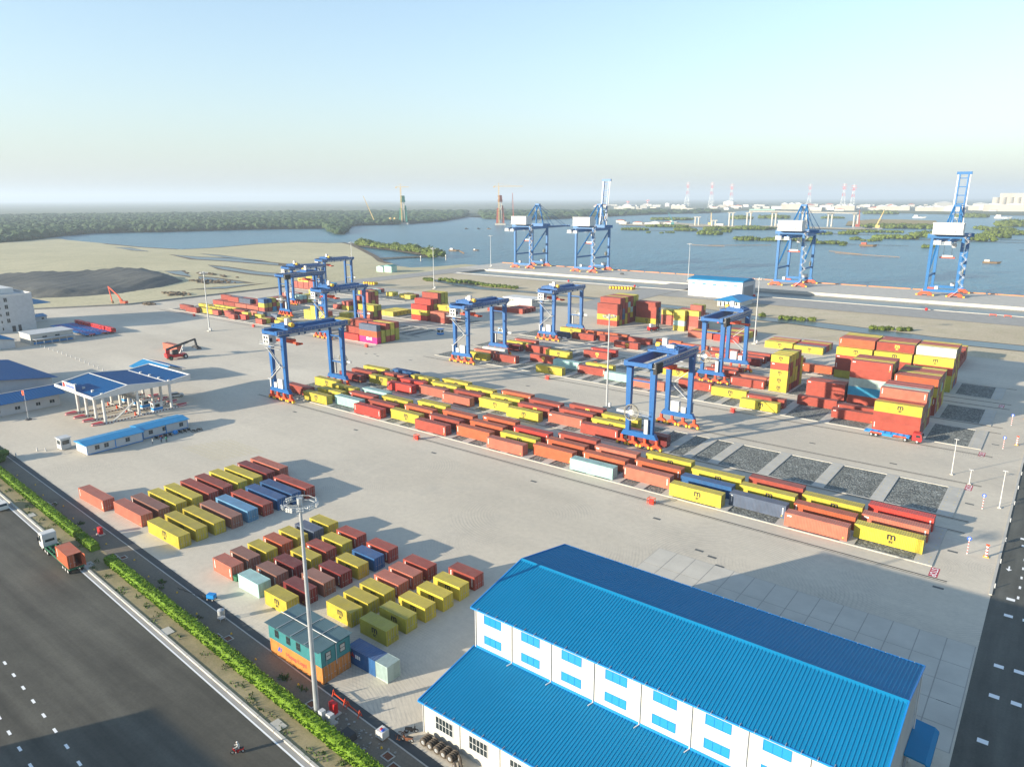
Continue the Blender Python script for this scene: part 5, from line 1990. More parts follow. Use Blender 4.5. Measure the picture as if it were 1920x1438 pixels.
# ================================================================ vehicles
def wheel(root, x, y, r, w=0.3, name='wheel', rim='lightgrey', tyre='black'):
    b = MB()
    b.tube((x, y - w / 2, r), (x, y + w / 2, r), r, 16)
    o = b.build(name, M[tyre], root)
    b = MB()
    b.tube((x, y - w / 2 - 0.012, r), (x, y + w / 2 + 0.012, r), r * 0.52, 12)
    b.build('rim', M[rim], o)
    return o


def tractor_trailer(loc, rz, label, cab='red', group=None, chassis='trim_blue', load=None, accent='orange_red', L=14.6, name='yard_truck'):
    """local: the truck points along +x; rear of the trailer at x=0"""
    root = empty(name, loc, rz)
    tag(root, label, 'truck', group)
    b = MB()                                                   # trailer frame
    for y in (-0.55, 0.55):
        b.box(0, y - 0.1, 1.0, L - 3.0, y + 0.1, 1.32)
    for k in range(8):
        x = 0.1 + k * (L - 3.4) / 7
        b.box(x, -1.2, 1.02, x + 0.22, 1.2, 1.30)
    b.box(0, -1.24, 1.05, L - 3.2, -1.12, 1.32)
    b.box(0, 1.12, 1.05, L - 3.2, 1.24, 1.32)
    b.box(4.6, -1.0, 0.55, 7.2, 1.0, 0.95)
    b.build('trailer_frame', M[chassis], root)
    if accent:
        b = MB()
        for xa, xb in ((1.6, 4.6), (7.6, 10.8)):
            for y in (-1.28, 1.24):
                b.box(xa, y, 0.98, xb, y + 0.04, 1.36)
        b.build('side_board', M[accent], root)
    for x in (1.9, 3.15) if L < 15 else (1.2, 2.45, 3.7):
        for y in (-0.98, 0.98):
            wheel(root, x, y, 0.5, 0.5)
    x0 = L - 4.4                                               # tractor
    b = MB()
    b.box(x0 - 0.4, -0.45, 0.62, x0 + 4.1, 0.45, 0.92)
    b.box(x0 + 1.0, -1.1, 0.5, x0 + 1.9, 1.1, 0.95)
    b.build('tractor_frame', M['dark'], root)
    for x in ((x0 + 0.35,) if L < 15 else (x0 + 0.1, x0 + 1.3)):
        for y in (-0.95, 0.95):
            wheel(root, x, y, 0.5, 0.55)
    for y in (-1.0, 1.0):
        wheel(root, x0 + 3.3, y, 0.5, 0.34)
    b = MB()
    cz = 2.85 if L < 15 else 3.6
    b.extr([(x0 + 2.0, 0.85), (x0 + 4.32, 0.62), (x0 + 4.4, 1.5), (x0 + 4.15, cz - 0.25), (x0 + 3.8, cz), (x0 + 2.1, cz), (x0 + 2.0, cz - 0.2)], 'y', -1.22, 1.22)
    cb = b.build('cab', M[cab], root)
    b = MB()
    b.add([(x0 + 4.385, -1.05, 1.75), (x0 + 4.385, 1.05, 1.75), (x0 + 4.20, 1.05, cz - 0.4), (x0 + 4.20, -1.05, cz - 0.4)], [(0, 1, 2, 3)])
    b.build('windscreen', M['glass'], cb)
    for s in (-1, 1):
        b = MB()
        b.box(x0 + 2.9, s * 1.225, 1.7, x0 + 4.0, s * 1.235, cz - 0.45) if s > 0 else b.box(x0 + 2.9, -1.235, 1.7, x0 + 4.0, -1.225, cz - 0.45)
        b.build('side_window', M['glass'], cb)
        b = MB()
        b.box(x0 + 4.25, s * 1.22 - 0.1, 1.75, x0 + 4.45, s * 1.22 + 0.1 + 0.25 * s if s > 0 else s * 1.22 + 0.1, 2.5)
        b.build('mirror', M['dark'], cb)
        b = MB()
        b.box(x0 + 4.32, s * 0.85 - 0.2, 0.8, x0 + 4.40, s * 0.85 + 0.2, 1.0)
        b.build('headlight', M['white'], cb)
    b = MB()
    b.box(x0 + 1.99 - 0.02, -0.8, 1.9, x0 + 1.985, 0.8, 2.4)
    b.build('rear_window', M['glass'], cb)
    return root


# the red-cabbed yard truck waiting beside the stack
tractor_trailer((-40.6, 218.0, 0), 0, 'red-cabbed yard truck with an empty blue trailer beside the high stack', 'red')
# parked trucks in a row
_p = None
for k in range(15):
    x = -423.0 + 2.96 * k
    lab = 'red-cabbed truck with blue trailer, %s from the left in the parked row' % ORD[k]
    if _p is None:
        _p = tractor_trailer((x, 148.6, 0), R(90), lab, 'red', 'yard trucks parked in a row')
    else:
        copy_tree(_p, None, (x, 148.6 + rnd.uniform(-0.5, 0.4), 0), R(90), lab)
# the road truck with its open container, driving left on the public road
_rz = math.pi - 0.0604
_tr = tractor_trailer((-135.2, 45.3, -0.12), _rz, 'white-cabbed truck on the public road carrying an open container', 'white', None, 'green', None, None, 16.4, 'road_truck')
o = put('shipping_container', None)
bpy.data.objects.remove(o)
b = MB()
L_, H_ = SIZES[20]
for x in (0, L_ - 0.14):
    for y in (0, CWID - 0.14):
        b.box(x, y, 0, x + 0.14, y + 0.14, H_)
for y in (0, CWID - 0.08):
    b.box(0.14, y, 0.02, L_ - 0.14, y + 0.08, 0.18)
    b.box(0.14, y, H_ - 0.09, L_ - 0.14, y + 0.08, H_ - 0.012)
corr_wall(b, L_, 0.18, H_ - 0.09, 0.022, 0.06, False)
corr_wall(b, L_, 0.18, H_ - 0.09, CWID - 0.022, CWID - 0.06, True)
b.box(0.02, 0.14, 0.02, 0.08, CWID - 0.14, H_ - 0.02)
b.box(0.1, 0.08, H_ - 0.05, L_ - 0.05, CWID - 0.08, H_ - 0.02)
b.box(0.1, 0.08, 0.05, L_ - 0.05, CWID - 0.08, 0.14)
o = put('shipping_container', b.mesh('open_container', M['container']), None, (-141.4, 44.35, 1.25), -0.0604)
o.color = (*COL['O'], 1)
tag(o, 'orange red short container with open doors on the road truck', 'container')
d = put('door', DOOR[20], o, (L_ - 0.02, 0.14, 0))
d.color = o.color
put('lock_rods', ROD[20], d)
d = put('door', DOOR[20], o, (L_ + 0.05, CWID - 0.02, 0), R(-82))
d.color = o.color
put('marking', LOGO['mark'], o, (0.7, 0.016, H_ - 0.55)).rotation_euler = (R(90), 0, 0)


def car(loc, rz, label, body='white', suv=True):
    root = empty('parked_car', loc, rz)
    tag(root, label, 'car')
    b = MB()
    b.extr([(-2.25, 0.35), (2.2, 0.35), (2.3, 0.75), (2.1, 0.98), (1.15, 1.08), (0.45, 1.62), (-1.9, 1.66), (-2.2, 1.1)], 'y', -0.9, 0.9)
    bo = b.build('body', M[body], root)
    for s in (-1, 1):
        b = MB()
        y = s * 0.905
        b.add([(0.95, y, 1.12), (0.42, y, 1.52), (-1.75, y, 1.54), (-1.95, y, 1.12)], [(0, 1, 2, 3) if s < 0 else (3, 2, 1, 0)])
        b.build('side_window', M['glass'], bo)
        b = MB()
        b.box(2.18, s * 0.6 - 0.22, 0.68, 2.29, s * 0.6 + 0.22, 0.86)
        b.build('headlight', M['lightgrey'], bo)
    b = MB()
    b.add([(1.16, -0.78, 1.10), (1.16, 0.78, 1.10), (0.52, 0.78, 1.58), (0.52, -0.78, 1.58)], [(0, 1, 2, 3)])
    b.add([(-2.19, -0.76, 1.15), (-2.19, 0.76, 1.15), (-1.95, 0.76, 1.58), (-1.95, -0.76, 1.58)], [(3, 2, 1, 0)])
    b.build('windscreen', M['glass'], bo)
    for x in (-1.4, 1.4):
        for y in (-0.82, 0.82):
            wheel(root, x, y, 0.36, 0.24)
    return root


car((-237.6, 118.4, 0), R(75), 'white off-road car leaving the gate canopy')
car((-179.5, 47.4, -0.12), math.pi - 0.06, 'white car on the public road at the left edge')


def reach_stacker(loc, rz, label):
    root = empty('reach_stacker', loc, rz)
    tag(root, label, 'reach stacker')
    b = MB()
    b.extr([(-3.9, 0.9), (3.6, 0.8), (3.8, 1.9), (1.2, 2.0), (-2.2, 2.1), (-2.6, 2.5), (-3.9, 2.5)], 'y', -1.5, 1.5)
    b.box(-4.5, -1.7, 1.1, -3.9, 1.7, 2.7)
    b.build('chassis', M['red'], root)
    for y in (-1.75, 1.75):
        wheel(root, 3.0, y, 0.95, 0.8, rim='white')
        wheel(root, -3.0, y, 0.85, 0.6, rim='green')
    b = MB()
    b.box(-1.6, -0.9, 2.1, 0.5, 0.9, 3.9)
    cb = b.build('cab', M['dark'], root)
    b = MB()
    b.box(0.5, -0.75, 2.5, 0.53, 0.75, 3.7)
    b.box(-1.5, -0.93, 2.6, 0.3, -0.9, 3.7)
    b.build('window', M['glass'], cb)
    b = MB()
    b.beam((-3.6, 0, 2.3), (-3.4, 0, 4.6), 1.6, 0.5)
    b.build('boom_mount', M['red'], root)
    b = MB()
    b.beam((-4.0, 0, 4.4), (5.2, 0, 6.6), 0.75, 0.85)
    b.beam((4.2, 0, 6.4), (8.4, 0, 7.4), 0.6, 0.65)
    b.beam((8.2, 0, 7.4), (8.6, 0, 4.4), 0.7, 0.9)
    b.build('boom', M['dark'], root)
    b = MB()
    for y in (-0.7, 0.7):
        b.tube((1.6, y, 2.0), (3.6, y, 6.0), 0.16, 8)
    b.build('lift_cylinder', M['galv'], root)
    b = MB()
    b.box(7.9, -3.0, 3.5, 9.3, 3.0, 4.1)
    b.box(8.2, -1.4, 4.1, 9.0, 1.4, 4.6)
    for y in (-3.0, 2.7):
        b.box(7.5, y, 3.2, 9.7, y + 0.3, 3.6)
    b.build('spreader', M['dark'], root)
    return root


reach_stacker((-297.0, 150.2, 0), R(82), 'red reach stacker with a raised black boom on the open apron')
o = put('shipping_container', BODY[40], None, (-322.0, 157.0, 0.0))
o.color = (*COL['S'], 1)
tag(o, 'faded salmon container standing behind the reach stacker', 'container', GROUPNAME)
for s in (0, 1):
    put('door', DOOR[40], o, (12.172, 0.14 + s * _dw, 0)).color = o.color

# empty-container handler with tall mast
root = empty('container_handler', (-165.2, 331.0, 0), R(60))
tag(root, 'red container handler with a tall black mast before the big block', 'container handler')
b = MB()
b.extr([(-2.8, 0.7), (2.2, 0.7), (2.3, 1.7), (-0.8, 1.9), (-2.8, 2.2)], 'y', -1.3, 1.3)
b.build('chassis', M['red'], root)
for y in (-1.35, 1.35):
    wheel(root, 1.7, y, 0.75, 0.6)
    wheel(root, -1.9, y, 0.65, 0.5)
b = MB()
b.box(-2.0, -0.8, 2.0, -0.4, 0.8, 3.7)
b.build('cab', M['white'], root)
b = MB()
for y in (-0.75, 0.75):
    b.box(2.35, y - 0.16, 0.4, 2.75, y + 0.16, 10.6)
for z in (0.8, 4, 7, 10.2):
    b.box(2.4, -0.6, z, 2.7, 0.6, z + 0.3)
b.build('mast', M['dark'], root)
b = MB()
b.box(2.78, -2.9, 1.0, 3.3, 2.9, 1.5)
b.box(2.78, -1.0, 1.5, 3.1, 1.0, 2.2)
b.build('carriage', M['dark'], root)

# excavator at the boundary wall
root = empty('excavator', (-484.2, 214.0, -0.3), R(205))
tag(root, 'orange long-reach excavator beside the boundary wall at left', 'excavator')
for s in (-1, 1):
    b = MB()
    b.extr([(-2.4, 0.3), (-2.0, 0.0), (2.0, 0.0), (2.4, 0.3), (2.4, 0.8), (2.0, 1.0), (-2.0, 1.0), (-2.4, 0.8)], 'y', s * 1.3 - 0.35, s * 1.3 + 0.35)
    b.build('track', M['dark'], root)
b = MB()
b.box(-2.6, -1.4, 1.1, 1.2, 1.4, 2.4)
b.box(0.0, 0.2, 2.4, 1.5, 1.35, 3.6)
b.build('house', M['orange_red'], root)
b = MB()
b.beam((0.8, -0.2, 1.9), (3.4, -0.2, 6.0), 0.55, 0.9)
b.beam((3.3, -0.2, 5.8), (9.6, -0.2, 11.2), 0.5, 0.7)
b.build('boom', M['orange_red'], root)
b = MB()
b.beam((9.9, -0.2, 11.8), (8.4, -0.2, 2.2), 0.4, 0.55)
b.build('stick', M['orange_red'], root)
b = MB()
b.extr([(8.0, 2.2), (8.9, 2.2), (9.0, 1.0), (8.2, 0.5), (7.6, 1.2)], 'y', -0.8, 0.4)
b.build('bucket', M['wood'], root)


# ================================================================ motorbikes and riders
def motorbike(loc, rz, label, body='red', group=None, lean=0.0):
    root = empty('motorbike', loc, rz)
    tag(root, label, 'motorbike', group)
    for x in (-0.62, 0.62):
        b = MB()
        b.torus((x, 0, 0.29), (0, 1, 0), 0.24, 0.06, 14, 6)
        o = b.build('wheel', M['black'], root)
        b = MB()
        b.tube((x, -0.03, 0.29), (x, 0.03, 0.29), 0.1, 8)
        b.build('hub', M['galv'], o)
    b = MB()
    b.extr([(-0.75, 0.62), (-0.2, 0.42), (0.25, 0.40), (0.42, 0.9), (0.55, 0.95), (0.5, 0.62), (0.2, 0.58), (-0.3, 0.72), (-0.8, 0.78)], 'y', -0.11, 0.11)
    b.box(-0.15, -0.13, 0.22, 0.22, 0.13, 0.44)
    b.build('body', M[body], root)
    b = MB()
    b.extr([(-0.72, 0.74), (0.12, 0.68), (0.12, 0.78), (-0.72, 0.84)], 'y', -0.13, 0.13)
    b.build('seat', M['black'], root)
    b = MB()
    b.beam((0.62, 0, 0.3), (0.42, 0, 1.0), 0.08, 0.08)
    b.beam((0.42, -0.34, 1.02), (0.42, 0.34, 1.02), 0.04, 0.04)
    b.build('handlebar', M['dark'], root)
    return root


def skin_person(name, joints, edges, radii, mat, parent=None, loc=(0, 0, 0), rz=0.0):
    me = bpy.data.meshes.new(name)
    me.from_pydata(joints, edges, [])
    o = bpy.data.objects.new(name, me)
    C.objects.link(o)
    o.modifiers.new('skin', 'SKIN')
    me.skin_vertices.new() if not me.skin_vertices else None
    for v, r_ in zip(me.skin_vertices[0].data, radii):
        v.radius = (r_, r_)
    me.skin_vertices[0].data[0].use_root = True
    sd = o.modifiers.new('sub', 'SUBSURF')
    sd.levels = 1
    sd.render_levels = 1
    me.materials.append(mat)
    if parent:
        o.parent = parent
    o.location = loc
    o.rotation_euler = (0, 0, rz)
    return o


M['skin'] = paint('skin', (0.38, 0.22, 0.15), 0.6)
M['shirt_white'] = paint('pale_shirt', (0.5, 0.5, 0.48), 0.8)
M['shirt_green'] = paint('green_vest', (0.03, 0.22, 0.14), 0.8)
M['shirt_blue'] = paint('blue_shirt', (0.04, 0.1, 0.25), 0.8)
M['trousers'] = paint('dark_trousers', (0.03, 0.035, 0.05), 0.85)


def person(loc, rz, label, shirt, pose='stand', name='person', helmet=None):
    """one continuous figure; local +x is where it faces"""
    if pose == 'stand':
        J = [(0, 0, 0.95), (0.01, 0, 1.2), (0.01, 0, 1.42), (0.02, 0, 1.52), (0.03, 0, 1.66),
             (0.0, 0.19, 1.38), (0.02, 0.24, 1.12), (0.12, 0.24, 0.88), (0.17, 0.24, 0.80), (0.0, -0.19, 1.38), (0.02, -0.24, 1.12), (0.1, -0.24, 0.88), (0.15, -0.24, 0.80),
             (0.0, 0.1, 0.9), (0.03, 0.11, 0.5), (-0.02, 0.12, 0.08), (0.14, 0.12, 0.04), (0, -0.1, 0.9), (-0.02, -0.11, 0.5), (-0.06, -0.12, 0.08), (0.1, -0.12, 0.04)]
    else:                                                     # seated on a motorbike
        J = [(-0.25, 0, 0.86), (-0.18, 0, 1.1), (-0.1, 0, 1.33), (-0.06, 0, 1.43), (-0.02, 0, 1.57),
             (-0.1, 0.19, 1.29), (0.1, 0.26, 1.08), (0.34, 0.28, 1.06), (0.42, 0.28, 1.05), (-0.1, -0.19, 1.29), (0.1, -0.26, 1.08), (0.34, -0.28, 1.06), (0.42, -0.28, 1.05),
             (-0.2, 0.13, 0.82), (0.2, 0.17, 0.72), (0.08, 0.17, 0.30), (0.24, 0.17, 0.27), (-0.2, -0.13, 0.82), (0.2, -0.17, 0.72), (0.08, -0.17, 0.30), (0.24, -0.17, 0.27)]
    E = [(0, 1), (1, 2), (2, 3), (3, 4), (2, 5), (5, 6), (6, 7), (7, 8), (2, 9), (9, 10), (10, 11), (11, 12), (0, 13), (13, 14), (14, 15), (15, 16), (0, 17), (17, 18), (18, 19), (19, 20)]
    rr = [0.15, 0.14, 0.14, 0.06, 0.105, 0.07, 0.05, 0.04, 0.04, 0.07, 0.05, 0.04, 0.04, 0.1, 0.07, 0.05, 0.05, 0.1, 0.07, 0.05, 0.05]
    o = skin_person(name, J, E, rr, shirt, None, loc, rz)
    tag(o, label, 'person')
    h = J[4]
    b = MB()
    b.blob((h[0] + 0.02, h[1], h[2] + 0.02), 0.115, 0.10, 0.135, random.Random(3), 8, 6, 0.0)
    b.build('head', M['skin'], o)
    b = MB()
    b.blob((h[0] - 0.015, h[1], h[2] + 0.06), 0.135, 0.125, 0.13, random.Random(3), 8, 6, 0.0)
    b.build('helmet' if helmet else 'hair', M[helmet or 'black'], o)
    b = MB()
    for s in (1, -1):
        i = 13 if s > 0 else 17
        for a, c, r1, r2 in ((i, i + 1, 0.105, 0.08), (i + 1, i + 2, 0.078, 0.06)):
            b.tube(J[a], J[c], r1, 7, r2)
    b.build('trousers', M['trousers'], o)
    return o


_mb = motorbike((-72.4, 38.2, -0.12), math.pi - 0.06 + 0.9, 'red motorbike riding on the public road at the bottom')
person((-72.4, 38.2, -0.12), math.pi - 0.06 + 0.9, 'motorbike rider in pale shirt, green vest and white helmet', M['shirt_white'], 'ride', helmet='white')
motorbike((-57.9, 53.6, 0), R(40), 'black motorbike parked at the workshop corner', 'black')
motorbike((-57.2, 52.2, 0), R(200), 'rusty motorbike frame lying beside the workshop tyres', 'rust')
for k, (x, y, a, c) in enumerate(((-198.6, 91.8, 20, 'black'), (-198.5, 93.0, 10, 'red'), (-198.4, 94.3, 15, 'black'), (-198.4, 95.6, 5, 'black'), (-198.3, 98.6, 18, 'dark'), (-198.2, 99.9, 8, 'black'), (-198.3, 101.2, 12, 'black'), (-195.8, 101.6, 60, 'dark'), (-195.9, 103.2, 50, 'black'))):
    motorbike((x, y, 0), R(a), 'dark motorbike parked along the farther site cabin, %s from the near end' % ORD[k], c, 'motorbikes parked beside the site cabins')
b = MB()
b.blob((-198.5, 97.2, 0.62), 0.8, 0.75, 0.62, random.Random(5), 9, 6, 0.08)
tag(b.build('covered_motorbike', M['trim_blue']), 'motorbike under a blue cover beside the site cabin', 'motorbike')
person((-195.0, 88.9, 0), R(70), 'standing person in pale shirt near the site cabins', M['shirt_white'])
person((-194.8, 91.2, 0), R(200), 'standing person in blue shirt near the site cabins', M['shirt_blue'])
person((-193.9, 92.2, 0), R(160), 'standing person in green vest near the site cabins', M['shirt_green'])

# ================================================================ the two-storey container office in the foreground
def office_box(x, y, z, code, label, lettering=False):
    o = put('shipping_container', BODY[41], None, (x, y, z))
    o.color = (*COL[code], 1)
    tag(o, label, 'container', 'container office beside the public road')
    for s in (0, 1):
        d = put('door', DOOR[41], o, (12.172, 0.14 + s * _dw, 0))
        d.color = o.color
        put('lock_rods', ROD[41], d)
    return o


o1 = office_box(-86.6, 52.7, 0, 'U', 'orange long container, near half of the office ground floor')
_tx = join_text('lettering', [('Hapag-Lloyd', 0.95, 0.01, 0.6, 0)], M['print_red'])
put('lettering', _tx, o1, (5.6, 0.016, 1.0)).rotation_euler = (R(90), 0, 0)
b = MB()
b.add([(-0.5, -0.4, 0), (-0.1, 0.4, 0), (0.3, 0.4, 0), (-0.1, -0.4, 0)], [(0, 3, 2, 1)])
b.add([(0.1, -0.4, 0), (0.5, 0.4, 0), (0.7, 0.4, 0), (0.3, -0.4, 0)], [(0, 3, 2, 1)])
put('emblem', b.mesh('emblem', M['print_blue']), o1, (2.2, 0.016, 1.45)).rotation_euler = (R(90), 0, 0)
o2 = office_box(-86.6, 55.25, 0, 'U', 'orange long container, far half of the office ground floor')
COL['V'] = (0.03, 0.20, 0.205)
CNAME['V'] = 'teal'
root = empty('container_office', (-86.7, 52.65, 2.6))
tag(root, 'teal upper storey of the container office with pale sheet roof', 'site office')
b = MB()
b.v, b.f = [], []
corr_wall(b, 12.3, 0.0, 2.55, 0.022, 0.06, False)
b.box(0, 0.07, 0, 0.1, 5.1, 2.5)
b.box(0.1, 5.04, 0, 12.2, 5.1, 2.5)
for x in (0, 12.16):
    for y in (0, 2.5, 5.0):
        b.box(x, y, 0, x + 0.14, y + 0.14, 2.55)
b.box(12.16, 0.14, 0, 12.24, 5.0, 2.5)
b.m = [0] * len(b.f)
b.build('wall', M['teal'], root)
for x in (1.6, 4.35, 6.7):
    window_set(root, x, 0.0, 0.75, 0.85, 1.2, 1, M['glass'], M['dark'], 2)
for y in (0.8, 3.3):
    window_set(root, 12.24, y, 0.75, 0.95, 1.25, 1, M['cream'], M['dark'], 2, '+x')
for k in range(4):
    for j in range(2):
        b = MB()
        x0, x1 = -0.35 + 3.2 * k, -0.35 + 3.2 * (k + 1) - 0.1
        y0, y1 = -0.45 + 3.1 * j, -0.45 + 3.1 * (j + 1) - 0.1
        e = MB()
        rib_slope(e, x0, x1, y0, 2.62 + 0.05 * j * 1.0, y1, 2.70 + 0.05 * j, pitch=0.3, h=0.03, th=0.02)
        e.build('roof_sheet', M['roof_teal'], root)
b = MB()
b.tube((-0.4, 2.6, 2.86), (12.6, 2.6, 2.86), 0.06, 6)
for k in range(1, 4):
    b.tube((-0.4 + 3.2 * k, -0.4, 2.84), (-0.4 + 3.2 * k, 5.6, 2.88), 0.05, 6)
b.build('roof_batten', M['lightgrey'], root)
for y, z0, z1, r_ in ((2.6, 2.5, -0.6, 0.06), (0.9, 2.0, -0.3, 0.03)):
    b = MB()
    b.tube((12.32, y, z0), (12.32, y, z1), r_, 6)
    b.build('pipe', M['lightgrey'], root)
o3 = put('shipping_container', BODY[20], None, (-75.9, 58.3, 0))
o3.color = (*COL['B'], 1)
tag(o3, 'navy blue short container behind the container office', 'container')
for s in (0, 1):
    d = put('door', DOOR[20], o3, (6.038, 0.14 + s * _dw, 0))
    d.color = (*COL['W'], 1)
b = MB()
b.add([(-0.45, -0.3, 0), (0.0, 0.5, 0), (0.45, -0.3, 0)], [(0, 1, 2)])
put('emblem', b.mesh('emblem', M['print_red']), o3, (1.2, 0.016, 1.6)).rotation_euler = (R(90), 0, R(180) * 0)
b = MB()
for k in range(3):
    b.box(-0.5 + k * 0.38, -0.3, 0, -0.22 + k * 0.38, 0.3, 0.002)
put('marking', b.mesh('marking', M['print_white']), o3, (2.3, 0.014, 1.55)).rotation_euler = (R(90), 0, 0)
o4 = put('shipping_container', BODY[20], None, (-75.9 + 6.1, 58.35, 0), 0)
o4.scale = (0.4, 1, 1)
o4.color = (*COL['P'], 1)
tag(o4, 'pale grey half container at the end of the navy blue one', 'container')
for s in (0, 1):
    d = put('door', DOOR[20], o4, (6.038, 0.14 + s * _dw, 0))
    d.color = (*COL['P'], 1)

# ================================================================ small things in the foreground
def hedge():
    rng = random.Random(11)
    segs = [(-260.0, -150.9), (-149.6, -141.8), (-135.0, -44.0)]
    for k, (xa, xb) in enumerate(segs):
        b = MB()
        # dense core, clipped square, with an uneven skin
        nx = int((xb - xa) / 0.45)
        prof = [(-0.78, 0.0), (-0.86, 0.55), (-0.80, 1.12), (-0.45, 1.34), (0.05, 1.38), (0.5, 1.33), (0.82, 1.1), (0.88, 0.5), (0.8, 0.0)]
        vs = []
        for i in range(nx + 1):
            x = xa + (xb - xa) * i / nx
            for v, z in prof:
                vs.append((x + rng.uniform(-0.15, 0.15), kerb_y(x) + 3.95 + v + rng.uniform(-0.09, 0.09), z + (rng.uniform(-0.1, 0.1) if z else 0)))
        m_ = len(prof)
        b.add(vs, [(i * m_ + j, i * m_ + j + 1, (i + 1) * m_ + j + 1, (i + 1) * m_ + j) for i in range(nx) for j in range(m_ - 1)])
        b.add([vs[j] for j in range(m_)], [tuple(range(m_))])
        b.add([vs[nx * m_ + j] for j in range(m_)], [tuple(range(m_ - 1, -1, -1))])
        n = int((xb - xa) * 62)
        for i in range(n):                                   # leaf sprays standing out of the skin
            x = rng.uniform(xa, xb)
            t = rng.random()
            if t < 0.42:
                v, z, nrm = -0.86, rng.uniform(0.08, 1.2), Vector((0, -1, 0.25))
            elif t < 0.85:
                v, z, nrm = rng.uniform(-0.8, 0.8), 1.33, Vector((0, 0, 1))
            else:
                v, z, nrm = 0.86, rng.uniform(0.1, 1.2), Vector((0, 1, 0.25))
            c = Vector((x, kerb_y(x) + 3.95 + v, z))
            sz = rng.uniform(0.10, 0.22)
            for q in range(2):
                d = (nrm + Vector((rng.uniform(-0.9, 0.9), rng.uniform(-0.6, 0.6), rng.uniform(-0.3, 0.7)))).normalized()
                t_ = d.cross(Vector((rng.uniform(-1, 1), rng.uniform(-1, 1), rng.uniform(-1, 1)))).normalized() * sz * 0.5
                b.add([c - d * 0.06, c + d * sz * 0.6 - t_, c + d * sz * 1.25, c + d * sz * 0.6 + t_], [(0, 1, 2, 3)])
        o = b.build('clipped_hedge', M['hedge'])
        tag(o, ('long clipped green hedge beyond the road truck towards the far left', 'short piece of green hedge between two gaps behind the road truck', 'long clipped green hedge along the road in the foreground')[k], 'hedge')


def leaf_mat(name, c1, c2, scale=2.0):
    m, nt, bs = new_mat(name)
    p = pos(nt)
    f = noise(nt, p, scale, 5, 0.7)
    c = ramp(nt, f, [(0.3, (*c1, 1)), (0.7, (*c2, 1))])
    c = mixc(nt, 1.0, c, ramp(nt, noise(nt, p, scale * 0.12, 4), [(0.3, g4(0.8)), (0.7, g4(1.2))]), 'MULTIPLY')
    nt.links.new(c, bs.inputs['Base Color'])
    bs.inputs['Roughness'].default_value = 0.7
    bs.inputs['Specular IOR Level'].default_value = 0.2
    return m


M['hedge'] = leaf_mat('hedge_leaves', (0.07, 0.14, 0.008), (0.17, 0.28, 0.018), 3.0)
M['bush'] = leaf_mat('shrub_leaves', (0.035, 0.075, 0.012), (0.09, 0.15, 0.03), 0.6)
hedge()

# weeds on the planting strip
rng = random.Random(21)
b = MB()
for x, v, n in [(-157, 6.6, 60), (-120, 7.2, 60), (-118, 6.3, 25), (-80, 6.8, 90), (-76, 7.2, 30), (-172, 6.5, 30), (-104, 6.2, 20)] + [(rng.uniform(-200, -45), rng.uniform(0.7, 2.6), 14) for _ in range(60)]:
    for k in range(n):
        px_, py_ = x + rng.gauss(0, 0.5), kerb_y(x) + v + rng.gauss(0, 0.28)
        h = rng.uniform(0.12, 0.4)
        a = rng.uniform(0, 6.28)
        dx, dy = math.cos(a) * 0.12, math.sin(a) * 0.12
        b.add([(px_ - dx, py_ - dy, 0), (px_ + dx, py_ + dy, 0), (px_ + dy, py_ - dx, h)], [(0, 1, 2)])
tag(b.build('weeds', M['bush']), 'patches of weeds on the verge and planting strip', 'weeds', kind='stuff')

# small orange sprinkler caps in the strip
b = MB()
b.tube((0, 0, 0), (0, 0, 0.22), 0.17, 8, 0.1)
_cap = b.mesh('strip_marker', M['yellow'])
for k, (x, v) in enumerate([(-198 + 9.3 * i + rng.uniform(-1, 1), 6.4 + (i % 2) * 0.9) for i in range(16)]):
    tag(put('strip_marker', _cap, None, (x, kerb_y(x) + v, -0.01)), 'small yellow marker cap in the planting strip, %s from the left' % ORD[k], 'marker', 'yellow marker caps in the planting strip')
# framed inspection pits
b = MB()
b.box(-0.75, -0.6, 0, 0.75, -0.45, 0.08)
b.box(-0.75, 0.45, 0, 0.75, 0.6, 0.08)
b.box(-0.75, -0.45, 0, -0.6, 0.45, 0.08)
b.box(0.6, -0.45, 0, 0.75, 0.45, 0.08)
_pf = b.mesh('pit_frame', M['concrete_light'])
b = MB()
b.box(-0.6, -0.45, 0, 0.6, 0.45, 0.02)
_pc = b.mesh('pit_cover', M['rust'])
_strip = bpy.data.objects['planting_strip']
for x, y in ((-174.2, 54.4), (-172.6, 55.4), (-136.4, 52.2), (-134.6, 53.1), (-96.8, 49.9), (-95.0, 50.7), (-72.4, 49.2), (-57.3, 49.0), (-55.4, 48.2)):
    o = put('pit_frame', _pf, _strip, (x, y, -0.01), -0.06)
    put('pit_cover', _pc, o)
# gutter inlets
b = MB()
b.box(-1.1, 0, -0.1, 1.1, 1.3, 0.06)
_gi = b.mesh('gutter_inlet', M['concrete_light'])
for x in (-104.5, -72.6, -137.0, -170.0):
    put('gutter_inlet', _gi, bpy.data.objects['gutter'], (x, kerb_y(x) + 0.45, 0), -0.06)


def cabinet(name, x, y, w, d, h, mat, label, base=True, rz=0):
    root = empty(name, (x, y, 0), rz)
    tag(root, label, 'cabinet')
    b = MB()
    b.box(-w / 2, -d / 2, 0.2, w / 2, d / 2, h)
    bo = b.build('housing', M[mat], root)
    b = MB()
    b.box(-w / 2 + 0.06, -d / 2 - 0.02, 0.3, w / 2 - 0.06, -d / 2 - 0.002, h - 0.1)
    b.build('door', M[mat], bo)
    b = MB()
    b.box(-w / 2 - 0.3, -d / 2 - 0.3, 0, w / 2 + 0.3, d / 2 + 0.3, 0.199)
    b.build('plinth', M['concrete_light'], root)
    return root


